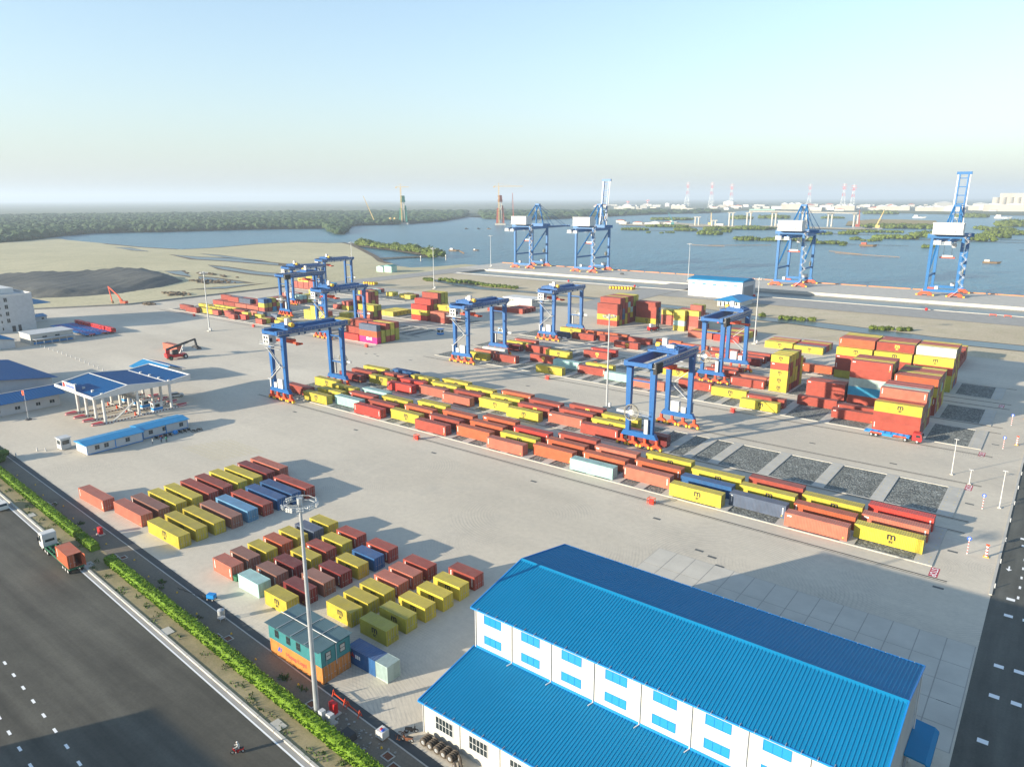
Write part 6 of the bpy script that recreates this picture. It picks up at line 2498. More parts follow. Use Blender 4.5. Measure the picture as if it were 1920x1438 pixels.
cabinet('hose_cabinet', -68.6, 49.9, 1.1, 0.6, 1.7, 'red', 'red hose cabinet beside the near floodlight mast')
cabinet('hose_cabinet', -148.3, 54.9, 1.1, 0.6, 1.6, 'red', 'red hose cabinet beside the drain behind the road truck')
cabinet('switch_box', -67.4, 48.4, 0.9, 0.7, 1.5, 'lightgrey', 'pale grey switch box at the foot of the near mast')


def trestle(x, y, rz, label):
    root = empty('trestle', (x, y, 0), rz)
    tag(root, label, 'trestle', 'red steel trestles by the drain')
    for s in (-1.35, 1.35):
        b = MB()
        for dy in (-0.35, 0.35):
            b.beam((s, dy, 0), (s, 0, 1.1), 0.07, 0.07)
        b.beam((s, -0.25, 0.3), (s, 0.25, 0.3), 0.06, 0.06)
        b.beam((s - 0.3, 0, 0.05), (s, 0, 1.1), 0.06, 0.06)
        b.build('leg', M['orange_red'], root)
    b = MB()
    b.beam((-1.35, 0, 0.55), (1.35, 0, 0.55), 0.1, 0.1)
    b.build('rail', M['orange_red'], root)


trestle(-69.9, 51.9, -0.1, 'left red trestle standing by the drain near the mast')
trestle(-66.6, 51.6, -0.1, 'right red trestle standing by the drain near the mast')

# white water tank on the drain, grey tank on legs, blue cart, green bin, debris
root = empty('water_tank', (-60.2, 50.8, 0))
tag(root, 'white plastic water tank with coloured items on top, by the drain', 'tank')
b = MB()
b.box(-0.6, -0.55, 0.14, 0.6, 0.55, 1.2)
b.build('tank', M['white'], root)
b = MB()
b.box(-0.62, -0.57, 0, 0.62, 0.57, 0.139)
b.build('pallet', M['wood'], root)
b = MB()
for k in range(5):
    x = -0.62 + 0.31 * k
    for y in (-0.585, 0.565):
        b.box(x - 0.02, y, 0.14, x + 0.02, y + 0.02, 1.2)
b.build('cage', M['galv'], root)
b = MB()
b.box(-0.2, -0.2, 1.2, 0.05, 0.1, 1.36)
b.build('bucket', M['red'], root)
b = MB()
b.box(0.12, -0.3, 1.2, 0.4, 0.1, 1.34)
b.build('box', M['print_blue'], root)

root = empty('steel_tank', (-100.4, 52.9, 0))
tag(root, 'round stainless water tank on a stand over the drain', 'tank')
b = MB()
b.tube((0, 0, 1.1), (0, 0, 1.9), 0.55, 16)
b.tube((0, 0, 1.9), (0, 0, 2.08), 0.55, 16, 0.15)
b.build('tank', M['galv'], root)
b = MB()
for a in range(4):
    c, s = math.cos(a * math.pi / 2 + 0.7), math.sin(a * math.pi / 2 + 0.7)
    b.beam((c * 0.6, s * 0.6, 0), (c * 0.48, s * 0.48, 1.15), 0.08, 0.08)
b.box(-0.5, -0.5, 0.45, 0.5, 0.5, 0.52)
b.build('stand', M['galv'], root)

root = empty('tool_cart', (-107.5, 55.3, 0), 0.4)
tag(root, 'small blue generator cart with hoses on the apron', 'cart')
b = MB()
b.box(-0.7, -0.45, 0.35, 0.7, 0.45, 1.05)
b.build('housing', M['trim_blue'], root)
for x in (-0.5, 0.5):
    for y in (-0.5, 0.5):
        wheel(root, x, y, 0.2, 0.1)
b = MB()
b.torus((-1.3, -0.3, 0.3), (0.3, 1, 0.2), 0.42, 0.05, 14, 5)
b.torus((-1.2, 0.1, 0.25), (0.8, 0.6, 0.3), 0.38, 0.05, 14, 5)
b.build('hose_coil', M['black'], root)
b = MB()
_q = Vector((-1.2, 0, 0.04))
for k in range(16):
    n_ = _q + Vector((-0.42 + rng.uniform(-0.2, 0.2), rng.uniform(-0.1, 0.45), 0))
    b.tube(_q, n_, 0.035, 5)
    _q = n_
b.build('hose', M['black'], root)

root = empty('waste_bin', (-109.6, 61.4, 0), 0.1)
tag(root, 'small green bin beside the pale turquoise container', 'bin')
b = MB()
b.extr([(-0.4, 0.1), (0.4, 0.1), (0.5, 1.0), (-0.5, 1.0)], 'y', -0.4, 0.4)
b.build('body', M['green'], root)
b = MB()
b.box(-0.55, -0.45, 1.0, 0.55, 0.45, 1.08)
b.build('lid', M['green'], root)
b = MB()
for x, y in ((-63.6, 48.2),):
    b.extr([(x - 1.2, 0), (x + 1.0, 0), (x + 0.7, 0.7), (x - 0.9, 0.8)], 'y', y - 0.7, y + 0.6)
tag(b.build('covered_crate', M['dark']), 'dark covered crate on the planting strip near the mast', 'crate')
b = MB()
for k in range(60):
    x, v = rng.gauss(-62.5, 2.6), rng.uniform(5.0, 8.2)
    s = rng.uniform(0.06, 0.22)
    b.blob((x, kerb_y(x) + v, s * 0.4), s, s * rng.uniform(0.6, 1.2), s * 0.5, rng, 5, 3, 0.3)
tag(b.build('rubble', M['concrete_grey']), 'scattered rubble and scraps on the dark planting strip', 'rubble', kind='stuff')

# tyres leaning in a row along the annex wall
b = MB()
b.torus((0, 0, 0), (1, 0, 0), 0.39, 0.16, 18, 8)
_ty = b.mesh('tyre', M['rubber_dusty'])
b = MB()
b.tube((-0.10, 0, 0), (0.10, 0, 0), 0.26, 14)
b.tube((-0.14, 0, 0), (0.14, 0, 0), 0.12, 10)
_ri = b.mesh('rim', M['galv'])
n_ = 0
for i in range(5):
    for j in range(4):
        x = -55.1 + 1.12 * i + 0.02 * j
        y = 52.9 + 0.34 * j
        o = put('spare_tyre', _ty, None, (x, y, 0.55))
        o.rotation_euler = (R(4 - 2 * j), 0, R(90))
        tag(o, 'dusty truck tyre, %s deep in the %s file along the annex wall' % (ORD[j], ORD[i]), 'tyre', 'dusty truck tyres lined up beside the workshop')
        if j == 0:
            put('rim', _ri, o)
for k, (x, y) in enumerate(((-49.6, 53.5), (-48.9, 52.9), (-49.3, 52.3))):
    o = put('spare_tyre', _ty, None, (x, y, 0.55))
    o.rotation_euler = (0, 0, R(60))
    tag(o, 'loose truck tyre right of the tyre row, %s from the wall' % ORD[k], 'tyre', 'loose truck tyres right of the tyre row')
    put('rim', _ri, o)
b = MB()
for k in range(14):
    a, c = Vector((rng.uniform(-59.3, -57.6), rng.uniform(51.5, 53.2), 0.08)), None
    c = a + Vector((rng.uniform(-0.7, 0.7), rng.uniform(-0.5, 0.5), rng.uniform(0, 0.35)))
    b.beam(a, c, 0.07, 0.07)
tag(b.build('scrap_metal', M['rust']), 'small heap of rusty scrap metal by the workshop corner', 'scrap', kind='stuff')

# pink-red cages over the rail ends and rail-side boxes
def rail_box(x, y, label):
    root = empty('rail_cable_box', (x, y, 0))
    tag(root, label, 'barrier', 'red caged cable boxes beside the crane rails')
    b = MB()
    for dx in (-0.75, 0.75):
        for dy in (-0.5, 0.5):
            b.beam((dx, dy, 0), (dx, dy, 1.4), 0.08, 0.08)
    for z in (0.5, 1.35):
        b.beam((-0.75, -0.5, z), (0.75, -0.5, z), 0.07, 0.12)
        b.beam((-0.75, 0.5, z), (0.75, 0.5, z), 0.07, 0.12)
        b.beam((-0.75, -0.5, z), (-0.75, 0.5, z), 0.07, 0.12)
        b.beam((0.75, -0.5, z), (0.75, 0.5, z), 0.07, 0.12)
    b.build('cage', M['orange_red'], root)
    b = MB()
    b.box(-0.4, -0.35, 0, 0.5, 0.35, 1.1)
    b.build('housing', M['red'], root)


for k, (x, y) in enumerate(((-66.5, 136.2), (-139.5, 136.2), (-78.5, 215.4), (-150.0, 215.4), (-250.8, 215.3), (-340.0, 215.2), (-148.0, 246.0), (-400.0, 215.4))):
    rail_box(x, y, 'red caged cable box beside the crane rail, ' + ('nearest the slate container', 'left of the near red row', 'in front of the yellow container pair', 'left of the tall mid-yard mast', 'in front of the magenta container', 'behind the nearest gantry', 'between third and fourth pads', 'at the far left pad')[k])

# sign posts, lamps and a barrier stack along the service road
M['redwhite'] = None
_m, _nt, _bs = new_mat('red_white_bands')
_sp = nd(_nt, 'ShaderNodeSeparateXYZ')
_nt.links.new(pos(_nt), _sp.inputs[0])
_w = math_n(_nt, 'FRACT', math_n(_nt, 'MULTIPLY', _sp.outputs[2], 1.6))
_nt.links.new(ramp(_nt, math_n(_nt, 'GREATER_THAN', _w, 0.5), [(0.0, (0.75, 0.74, 0.72, 1)), (1.0, (0.55, 0.04, 0.03, 1))]), _bs.inputs['Base Color'])
M['redwhite'] = _m
for k, (x, y) in enumerate(((-8.0, 151.6), (-8.0, 177.2), (-7.9, 226.0), (-7.8, 252.0))):
    root = empty('sign_post', (x, y, 0))
    tag(root, 'blue round sign on a red and white banded post, %s from the camera' % ORD[k], 'sign', 'blue lane signs along the service road')
    b = MB()
    b.tube((0, 0, 0), (0, 0, 3.0), 0.07, 8)
    b.build('post', M['redwhite'], root)
    b = MB()
    b.tube((0, -0.10, 3.2), (0, -0.06, 3.2), 0.42, 16)
    s_ = b.build('sign_plate', M['print_blue'], root)
    b = MB()
    b.add([(-0.08, -0.105, 2.95), (0.08, -0.105, 2.95), (0.08, -0.105, 3.2), (0.2, -0.105, 3.2), (0, -0.105, 3.45), (-0.2, -0.105, 3.2), (-0.08, -0.105, 3.2)], [(0, 1, 2, 3, 4, 5, 6)])
    b.build('arrow', M['print_white'], s_)
for k, (x, y) in enumerate(((-5.0, 152.4), (-5.2, 232.0), (-4.8, 262.0))):
    root = empty('traffic_barrel', (x, y, 0))
    tag(root, 'orange and white banded traffic post with a base, %s from the camera' % ORD[k], 'traffic post', 'banded traffic posts along the service road')
    b = MB()
    b.tube((0, 0, 0.12), (0, 0, 2.3), 0.24, 10, 0.18)
    b.build('post', M['redwhite'], root)
    b = MB()
    b.box(-0.45, -0.45, 0, 0.45, 0.45, 0.119)
    b.build('base', M['yellow'], root)
    b = MB()
    b.box(-0.3, -0.1, 2.3, 0.3, 0.1, 2.55)
    b.build('lamp', M['orange_red'], root)


def lamp_post(x, y, h, label, arm=(0, 1)):
    root = empty('lamp_post', (x, y, 0))
    tag(root, label, 'lamp post', 'slim white lamp posts beside the lanes')
    b = MB()
    b.tube((0, 0, 0.2), (0, 0, h), 0.11, 8, 0.06)
    b.build('pole', M['white'], root)
    b = MB()
    b.box(-0.35, -0.35, 0, 0.35, 0.35, 0.199)
    b.build('footing', M['concrete_light'], root)
    b = MB()
    b.box(-0.5, -0.12, h, 0.5, 0.12, h + 0.12)
    b.build('lamp_head', M['lightgrey'], root)


for k, (x, y, h) in enumerate(((-16.2, 196.4, 9.0), (-5.1, 180.2, 8.5), (-12.0, 192.0, 3.5))):
    lamp_post(x, y, h, ('slim lamp post between the second and third pads at right', 'slim lamp post beside the service road at right', 'short white post beside the second pad corner')[k])
b = MB()
b.tube((0, 0, 0), (0, 0, 0.95), 0.09, 8)
_bo = b.mesh('bollard', M['lightgrey'])
for k in range(9):
    tag(put('bollard', _bo, None, (-2.6, 140 + 11.0 * k, -0.02)), 'short grey bollard on the service road kerb, %s from the camera' % ORD[k], 'bollard', 'bollards along the service road kerb')

# line of concrete posts on the apron, flagpole, booths
b = MB()
b.tube((0, 0, 0), (0, 0, 1.0), 0.22, 8, 0.14)
_po = b.mesh('kerb_post', M['white'])
for k in range(18):
    f = k / 17
    tag(put('kerb_post', _po, None, (-373 + 90 * f, 125.4 - 6.5 * f + 1.2 * math.sin(f * 3), 0)), 'short white post, %s from the left in the line across the apron' % ORD[k], 'post', 'white posts in a line across the apron')
root = empty('flagpole', (-248.7, 77.0, 0))
tag(root, 'flagpole with a red flag in front of the low hall', 'flagpole')
b = MB()
b.tube((0, 0, 0.4), (0, 0, 9.5), 0.09, 8, 0.05)
b.build('pole', M['lightgrey'], root)
b = MB()
b.tube((0, 0, 0), (0, 0, 0.4), 1.0, 12, 0.7)
b.build('base', M['dark'], root)
b = MB()
vs = []
for i in range(7):
    for j in range(3):
        vs.append((-0.08 - i * 0.3, 0.18 * math.sin(i * 1.1 + j * 0.3), 9.3 - j * 0.75 - 0.05 * i))
b.add(vs, [(i * 3 + j, i * 3 + j + 1, i * 3 + j + 4, i * 3 + j + 3) for i in range(6) for j in range(2)])
b.add([(v[0], v[1] + 0.01, v[2]) for v in vs], [(i * 3 + j + 3, i * 3 + j + 4, i * 3 + j + 1, i * 3 + j) for i in range(6) for j in range(2)])
fl = b.build('flag', M['orange_red'], root)
b = MB()
st_ = [(0.26 * math.cos(math.pi / 2 + k * math.pi / 5) * (1 if k % 2 == 0 else 0.4), 0.26 * math.sin(math.pi / 2 + k * math.pi / 5) * (1 if k % 2 == 0 else 0.4)) for k in range(10)]
b.add([(-1.0 + x, -0.25, 8.45 + y) for x, y in st_], [tuple(range(10))])
b.build('star', M['print_yellow'], fl)


def booth(x, y, label, body='white', band='trim_blue', s=1.0):
    root = empty('guard_booth', (x, y, 0))
    tag(root, label, 'booth')
    b = MB()
    b.box(-1.1 * s, -1.0 * s, 0.15, 1.1 * s, 1.0 * s, 2.5 * s)
    b.build('wall', M[body], root)
    b = MB()
    b.box(-1.12 * s, -1.02 * s, 0.16, 1.12 * s, 1.02 * s, 1.0 * s)
    b.build('lower_band', M[band], root)
    b = MB()
    b.box(-0.8 * s, -1.03 * s, 1.2 * s, 0.8 * s, -1.005 * s, 2.1 * s)
    b.box(1.105 * s, -0.7 * s, 1.2 * s, 1.13 * s, 0.7 * s, 2.1 * s)
    b.build('window', M['glass'], root)
    b = MB()
    b.box(-1.3 * s, -1.2 * s, 2.5 * s, 1.3 * s, 1.2 * s, 2.65 * s)
    b.build('roof', M[band], root)


booth(-245.0, 258.2, 'blue and white booth in the aisle left of the third gantry', s=1.15)
booth(-222.5, 279.0, 'white and blue booth left of the fifth pad', s=1.15)
booth(-211.0, 72.6, 'grey security booth at the near end of the site cabins', 'lightgrey', 'lightgrey', 1.25)
for k, (x, y) in enumerate(((-214.2, 62.0), (-214.7, 67.2), (-212.8, 68.6))):
    o = put('kerb_post', _po, None, (x, y, 0))
    tag(o, 'short white gate post near the security booth, %s from the road' % ORD[k], 'post', 'white gate posts by the security booth')

# yellow floats and orange buoys by the basin, red warning buoys
b = MB()
b.tube((-1.7, 0, 1.0), (1.7, 0, 1.0), 1.0, 12)
_fl = b.mesh('mooring_float', M['yellow'])
b = MB()
b.tube((-1.5, 0, 1.0), (-1.2, 0, 1.0), 1.04, 12)
b.tube((1.2, 0, 1.0), (1.5, 0, 1.0), 1.04, 12)
_fb = b.mesh('band', M['black'])
for k in range(8):
    o = put('mooring_float', _fl, None, (-272 + 2.1 * k * 1.05, 473.5 + 0.6 * k, -0.2), R(70))
    tag(o, 'yellow cylindrical mooring float, %s from the left beside the basin' % ORD[k], 'float', 'yellow floats laid out beside the basin')
    put('band', _fb, o)
for k in range(5):
    o = put('mooring_float', _fl, None, (-445 + 2.3 * k, 384.5 + 0.5 * k, -0.2), R(80))
    tag(o, 'orange yellow float, %s from the left beyond the cyan containers' % ORD[k], 'float', 'orange yellow floats beyond the cyan containers')
b = MB()
b.blob((0, 0, 0.9), 0.9, 0.9, 0.9, random.Random(1), 10, 6, 0.0)
_wb = b.mesh('warning_buoy', M['red'])
for k, (x, y) in enumerate(((-322, 491), (-262, 491), (-170, 490), (-66, 489))):
    tag(put('warning_buoy', _wb, None, (x, y, -0.05)), 'red buoy standing on the basin edge, %s from the left' % ORD[k], 'buoy', 'red buoys along the basin edge')
b = MB()
for k in range(2):
    for x in (0, 3.2):
        b.beam((x + k * 7, 0, 0), (x + k * 7, 0, 1.2), 0.2, 0.5)
    b.beam((k * 7, 0, 0.9), (k * 7 + 3.2, 0, 0.9), 0.2, 0.45)
tag(b.build('road_barriers', M['orange_red'], None, (-34, 488, 0)), 'pair of red road barriers beside the basin at right', 'barrier')
b = MB()
b.extr([(-1.6, 0.3), (1.6, 0.3), (1.7, 0.8), (0.6, 1.5), (-1.3, 1.5), (-1.7, 0.9)], 'y', -0.8, 0.8)
o = b.build('quay_car', M['dark'], None, (-315, 566, 0), 0.2)
tag(o, 'small dark car parked on the quay between the cranes', 'car')
# ================================================================ beyond the terminal
M['forest'] = leaf_mat('forest_canopy', (0.020, 0.046, 0.015), (0.055, 0.088, 0.03), 0.05)
M['mangrove'] = leaf_mat('mangrove_leaves', (0.06, 0.095, 0.016), (0.14, 0.175, 0.03), 0.12)
M['town'] = paint('town_wall', (0.40, 0.37, 0.31), 0.8, var=0.2, scale=0.01)


def in_poly(x, y, poly):
    c = False
    n = len(poly)
    for i in range(n):
        x1, y1 = poly[i]
        x2, y2 = poly[(i + 1) % n]
        if (y1 > y) != (y2 > y) and x < (x2 - x1) * (y - y1) / (y2 - y1) + x1:
            c = not c
    return c


def scatter_crowns(name, poly, step, size, label, z0=-1.2, seed=1, limit=20000, mat='forest', far=None):
    rng = random.Random(seed)
    xs, ys = [p[0] for p in poly], [p[1] for p in poly]
    base = MB()
    protos = []
    for k in range(6):
        t = MB()
        t.blob((0, 0, 0), 1, 1, 1, rng, 7, 4, 0.28)
        protos.append((np.array(t.v), t.f))
    V, F, off = [], [], 0
    y = min(ys)
    cnt = 0
    while y < max(ys):
        d = max(700.0, math.hypot(y, 1400))
        st = step * max(1.0, d / 1600.0) ** 1.25
        x = min(xs)
        while x < max(xs):
            px_, py_ = x + rng.uniform(-0.45, 0.45) * st, y + rng.uniform(-0.45, 0.45) * st
            x += st
            # only what the camera can see, with a wide margin
            if math.atan2(px_, py_) < R(-80) or math.atan2(px_, py_) > R(8):
                continue
            if math.hypot(px_, py_) > 3500:
                continue
            if not in_poly(px_, py_, poly):
                continue
            k = st / step
            s = size * rng.uniform(0.7, 1.25)
            h = s * rng.uniform(0.9, 1.35) + (0 if k < 1.6 else 1.5)
            pv, pf = protos[rng.randrange(6)]
            a = rng.uniform(0, 6.28)
            c, sn = math.cos(a), math.sin(a)
            w = s * k * 0.95
            q = np.stack([(pv[:, 0] * c - pv[:, 1] * sn) * w + px_, (pv[:, 0] * sn + pv[:, 1] * c) * w + py_, pv[:, 2] * h * 0.62 + z0 + h * 0.62], 1)
            V.append(q)
            F += [tuple(i + off for i in f) for f in pf]
            off += len(pv)
            cnt += 1
        y += st
    b = MB()
    b.v = [tuple(v) for v in np.concatenate(V)]
    b.f = F
    b.m = [0] * len(F)
    o = b.build(name, M[mat])
    tag(o, label, 'forest', kind='stuff')
    print(name, cnt)
    return o


FOREST_L = [(-1467, 46), (-1424, 305), (-1365, 426), (-1407, 487), (-1527, 574), (-1605, 674), (-1539, 775), (-1515, 882), (-1494, 961), (-1425, 1040), (-1397, 1094), (-1151, 923), (-1119, 920), (-1473, 1241), (-1442, 1396), (-1511, 1616), (-1818, 2084), (-2461, 2798), (-2937, 3292), (-3783, 3370), (-4893, 2865), (-5505, 2063), (-6060, 1336), (-6674, 256)]
FOREST_R = [(-1883, 2236), (-1579, 1902), (-1431, 1851), (-1378, 1951), (-1361, 2182), (-1404, 2608), (-1379, 2839), (-1306, 2996), (-1294, 3261), (-1375, 3676), (-1882, 4233), (-2566, 4457), (-3085, 4236), (-3089, 3685)]
scatter_crowns('mangrove_forest', FOREST_L, 12.5, 8.5, 'wide dark green mangrove forest beyond the grassland at left', seed=3)
scatter_crowns('mangrove_forest', FOREST_R, 14.0, 9.0, 'dark green mangrove forest behind the river mouth at centre', seed=4)


def thicket(name, cx, cy, hw, h, label, mat='mangrove', seed=0, z0=-1.9, depth=None, group='mangrove islets in the river', ang=0.0):
    """a clump of mangrove: many leafy lumps on short stems"""
    rng = random.Random(seed)
    depth = depth or hw * 0.55
    root = empty(name, (cx, cy, z0), ang)
    tag(root, label, 'shrubs', group)
    b = MB()
    n = int(14 + hw * 2.2)
    for k in range(n):
        a = rng.uniform(0, 6.28)
        rr = math.sqrt(rng.random())
        x, y = hw * rr * math.cos(a), depth * rr * math.sin(a)
        s = h * rng.uniform(0.28, 0.5)
        zz = rng.uniform(0.35, 0.75) * h * (1.05 - 0.4 * rr)
        b.blob((x, y, zz), s * rng.uniform(0.9, 1.5), s * rng.uniform(0.9, 1.5), s * 0.8, rng, 7, 5, 0.3)
        for q in range(14):
            d = Vector((rng.gauss(0, 1), rng.gauss(0, 1), abs(rng.gauss(0, 1)))).normalized()
            p = Vector((x, y, zz)) + d * s * rng.uniform(0.85, 1.35)
            t = Vector((rng.uniform(-1, 1), rng.uniform(-1, 1), rng.uniform(-0.6, 0.6))).normalized() * s * 0.3
            u = d.cross(t).normalized() * s * 0.22
            b.add([p - t, p + u, p + t, p - u], [(0, 1, 2, 3)])
    b.build('foliage', M[mat], root)
    b = MB()
    for k in range(max(4, n // 3)):
        x, y = rng.uniform(-0.8, 0.8) * hw, rng.uniform(-0.7, 0.7) * depth
        b.tube((x, y, -0.2), (x + rng.uniform(-0.4, 0.4), y, h * 0.45), 0.12, 5, 0.06)
    tag(b.build('stems', M['wood'], root), kind='stuff')


ISL = [(-657, 1444, 22, 7.1), (-553, 1322, 22, 8.5), (-622, 1529, 34, 7.3), (-559, 1422, 10, 5.7), (-561, 1569, 34, 8.6), (-533, 1588, 16, 6.2), (-427, 1174, 22, 6.5), (-392, 1179, 13, 5.5), (-361, 1201, 33, 7.4), (-307, 1138, 8, 5.2), (-286, 1152, 17, 5.3), (-267, 1120, 4, 2.6), (-378, 1439, 14, 5.5), (-342, 1463, 17, 6.7), (-288, 1287, 7, 4.9), (-272, 1262, 4, 2.9), (-258, 1253, 5, 3.8), (-255, 1273, 7, 4.8), (-242, 1356, 34, 7.1), (-211, 1438, 23, 9.7), (-162, 1138, 7, 5.1), (-128, 1359, 24, 8.1), (-118, 1480, 26, 7.7), (-105, 1621, 37, 8.4), (-126, 2060, 35, 15.3), (-321, 1580, 51, 4.8), (-609, 1571, 46, 5.0), (-778, 1604, 50, 6.6), (-757, 1409, 29, 5.9), (-677, 1317, 4, 3.3), (-646, 1311, 4, 3.2), (-642, 1340, 10, 3.3), (-1005, 2108, 65, 8.6), (-868, 2324, 37, 11.0), (-802, 2435, 50, 11.4), (-308, 1834, 103, 9.6), (-646, 3240, 60, 14.7), (-298, 2881, 50, 12.9), (-644, 2528, 33, 7.7), (-137, 1815, 31, 6.7), (-169, 1857, 13, 6.9)]
_isl = sorted(ISL, key=lambda q: math.atan2(q[0], q[1]))
for k, (x, y, w, h) in enumerate(_isl):
    thicket('mangrove_thicket', x, y, w, h, 'green mangrove islet in the river, %s islet from the left' % ORD[k], seed=40 + k, depth=max(3, w * 0.4), ang=0.25)
for k, (x, y) in enumerate([(-841, 715), (-825, 711), (-785, 696), (-761, 685), (-746, 682), (-730, 680), (-709, 670), (-694, 668), (-673, 659), (-653, 651), (-627, 636), (-605, 622), (-595, 619)]):
    thicket('spit_tree', x + 2, y + 6, 7.5, 6.5 + 3.0 * rnd.random(), 'bright green tree on the river spit, %s from the left' % ORD[k], seed=100 + k, z0=-0.8, depth=5, group='trees along the river spit')
for k, (x, y) in enumerate([(-420, 428), (-409, 436), (-394, 432), (-385, 434), (-371, 431), (-357, 428), (-346, 427), (-335, 427)]):
    thicket('reed_clump', x, y + 3, 7.5, 2.6, 'green reed clump along the creek, %s from the left behind the stepped stack' % ORD[k], seed=130 + k, z0=-0.2, depth=3.0, group='reeds along the creek')
for k, (x, y) in enumerate([(-137, 411), (-125, 408), (-122, 408), (-119, 410), (-115, 409), (-110, 412), (-77, 403), (-73, 404), (-70, 406), (-65, 406), (-62, 409)]):
    thicket('creek_bush', x, y, 1.6, 2.1, 'small green bush on the creek bank, %s from the left' % ORD[k], seed=150 + k, z0=-0.2, depth=1.4, group='small bushes on the creek bank')
thicket('roadside_bush', -214.5, 57.2, 2.0, 3.2, 'green bush at the left edge near the gate posts', 'bush', 170, 0, 1.6, None)

# low islands and the orange grass island
M['orange_grass'] = ground_mat('dry_orange_grass', (0.30, 0.22, 0.09), (0.36, 0.27, 0.11), (0.22, 0.22, 0.09), 0.004, 0.02, 0.2)
sheet('grass_island', [(-450, 1892), (-523, 2223), (-506, 2473), (-417, 2463), (-330, 2397), (-260, 1936), (-314, 1865), (-379, 1860)], -0.6, M['orange_grass'])
sheet('construction_bank', [(-923, 1633), (-977, 1944), (-826, 1830), (-678, 1747), (-550, 1789), (-471, 1764), (-397, 1742), (-344, 1743), (-378, 1658), (-521, 1696), (-641, 1654), (-778, 1604)], -0.7, M['sand'])
for x0, y0, x1, y1, w in ((-770, 1408, -600, 1420, 3), (-300, 1150, -190, 1160, 1.6), (-440, 1480, -60, 1400, 3), (-240, 1340, -60, 1330, 2.5), (-60, 1150, 200, 1120, 2)):
    sheet('mud_bank', [(x0, y0), (x1, y1), (x1, y1 + w * 3), (x0, y0 + w * 3)], -1.5, M['mud'])

# dark stone fill heap on the grassland
nx, ny = 64, 44
rng = random.Random(9)
vs = []
PILE = [(-760, 205), (-735, 255), (-722, 300), (-712, 330), (-690, 338), (-647, 329), (-585, 309), (-560, 277), (-545, 240), (-552, 212), (-566, 192), (-610, 186), (-700, 178)]
def pile_h(x, y):
    d = 1e9
    n = len(PILE)
    for i in range(n):
        ax, ay = PILE[i]
        bx, by = PILE[(i + 1) % n]
        t = max(0, min(1, ((x - ax) * (bx - ax) + (y - ay) * (by - ay)) / ((bx - ax) ** 2 + (by - ay) ** 2)))
        d = min(d, math.hypot(x - ax - t * (bx - ax), y - ay - t * (by - ay)))
    if not in_poly(x, y, PILE):
        return -0.9
    w = 12 + 4 * math.sin(x * 0.21 + y * 0.17)
    return min(1.0, d / w) * (3.2 + 0.8 * math.sin(x * 0.05) + 0.7 * math.sin(y * 0.09 + x * 0.02)) + 0.25 * rng.random() + 0.5 * math.sin(x * 0.45 + y * 0.38) * min(1, d / 6) - 0.3
for j in range(ny):
    for i in range(nx):
        x = -765 + 225 * i / (nx - 1)
        y = 175 + 168 * j / (ny - 1)
        vs.append((x, y, pile_h(x, y)))
b = MB()
b.add(vs, [(j * nx + i, j * nx + i + 1, (j + 1) * nx + i + 1, (j + 1) * nx + i) for j in range(ny - 1) for i in range(nx - 1)])
struct(b.build('stone_fill_terrain', M['pile'], smooth=True))
for cx, cy, a, bb in ((-508, 262, 14, 5), (-560, 320, 30, 8), (-620, 352, 28, 5), (-470, 224, 3, 2)):
    b = MB()
    for k in range(34):
        b.blob((cx + rng.gauss(0, a * 0.5), cy + rng.gauss(0, bb * 0.5), 0.1), rng.uniform(1, 2.6), rng.uniform(1, 2.2), rng.uniform(0.5, 1.2), rng, 6, 4, 0.35)
    tag(b.build('mud_heaps', M['mud']), 'dark mud heaps on the grassland', 'mud', kind='stuff')


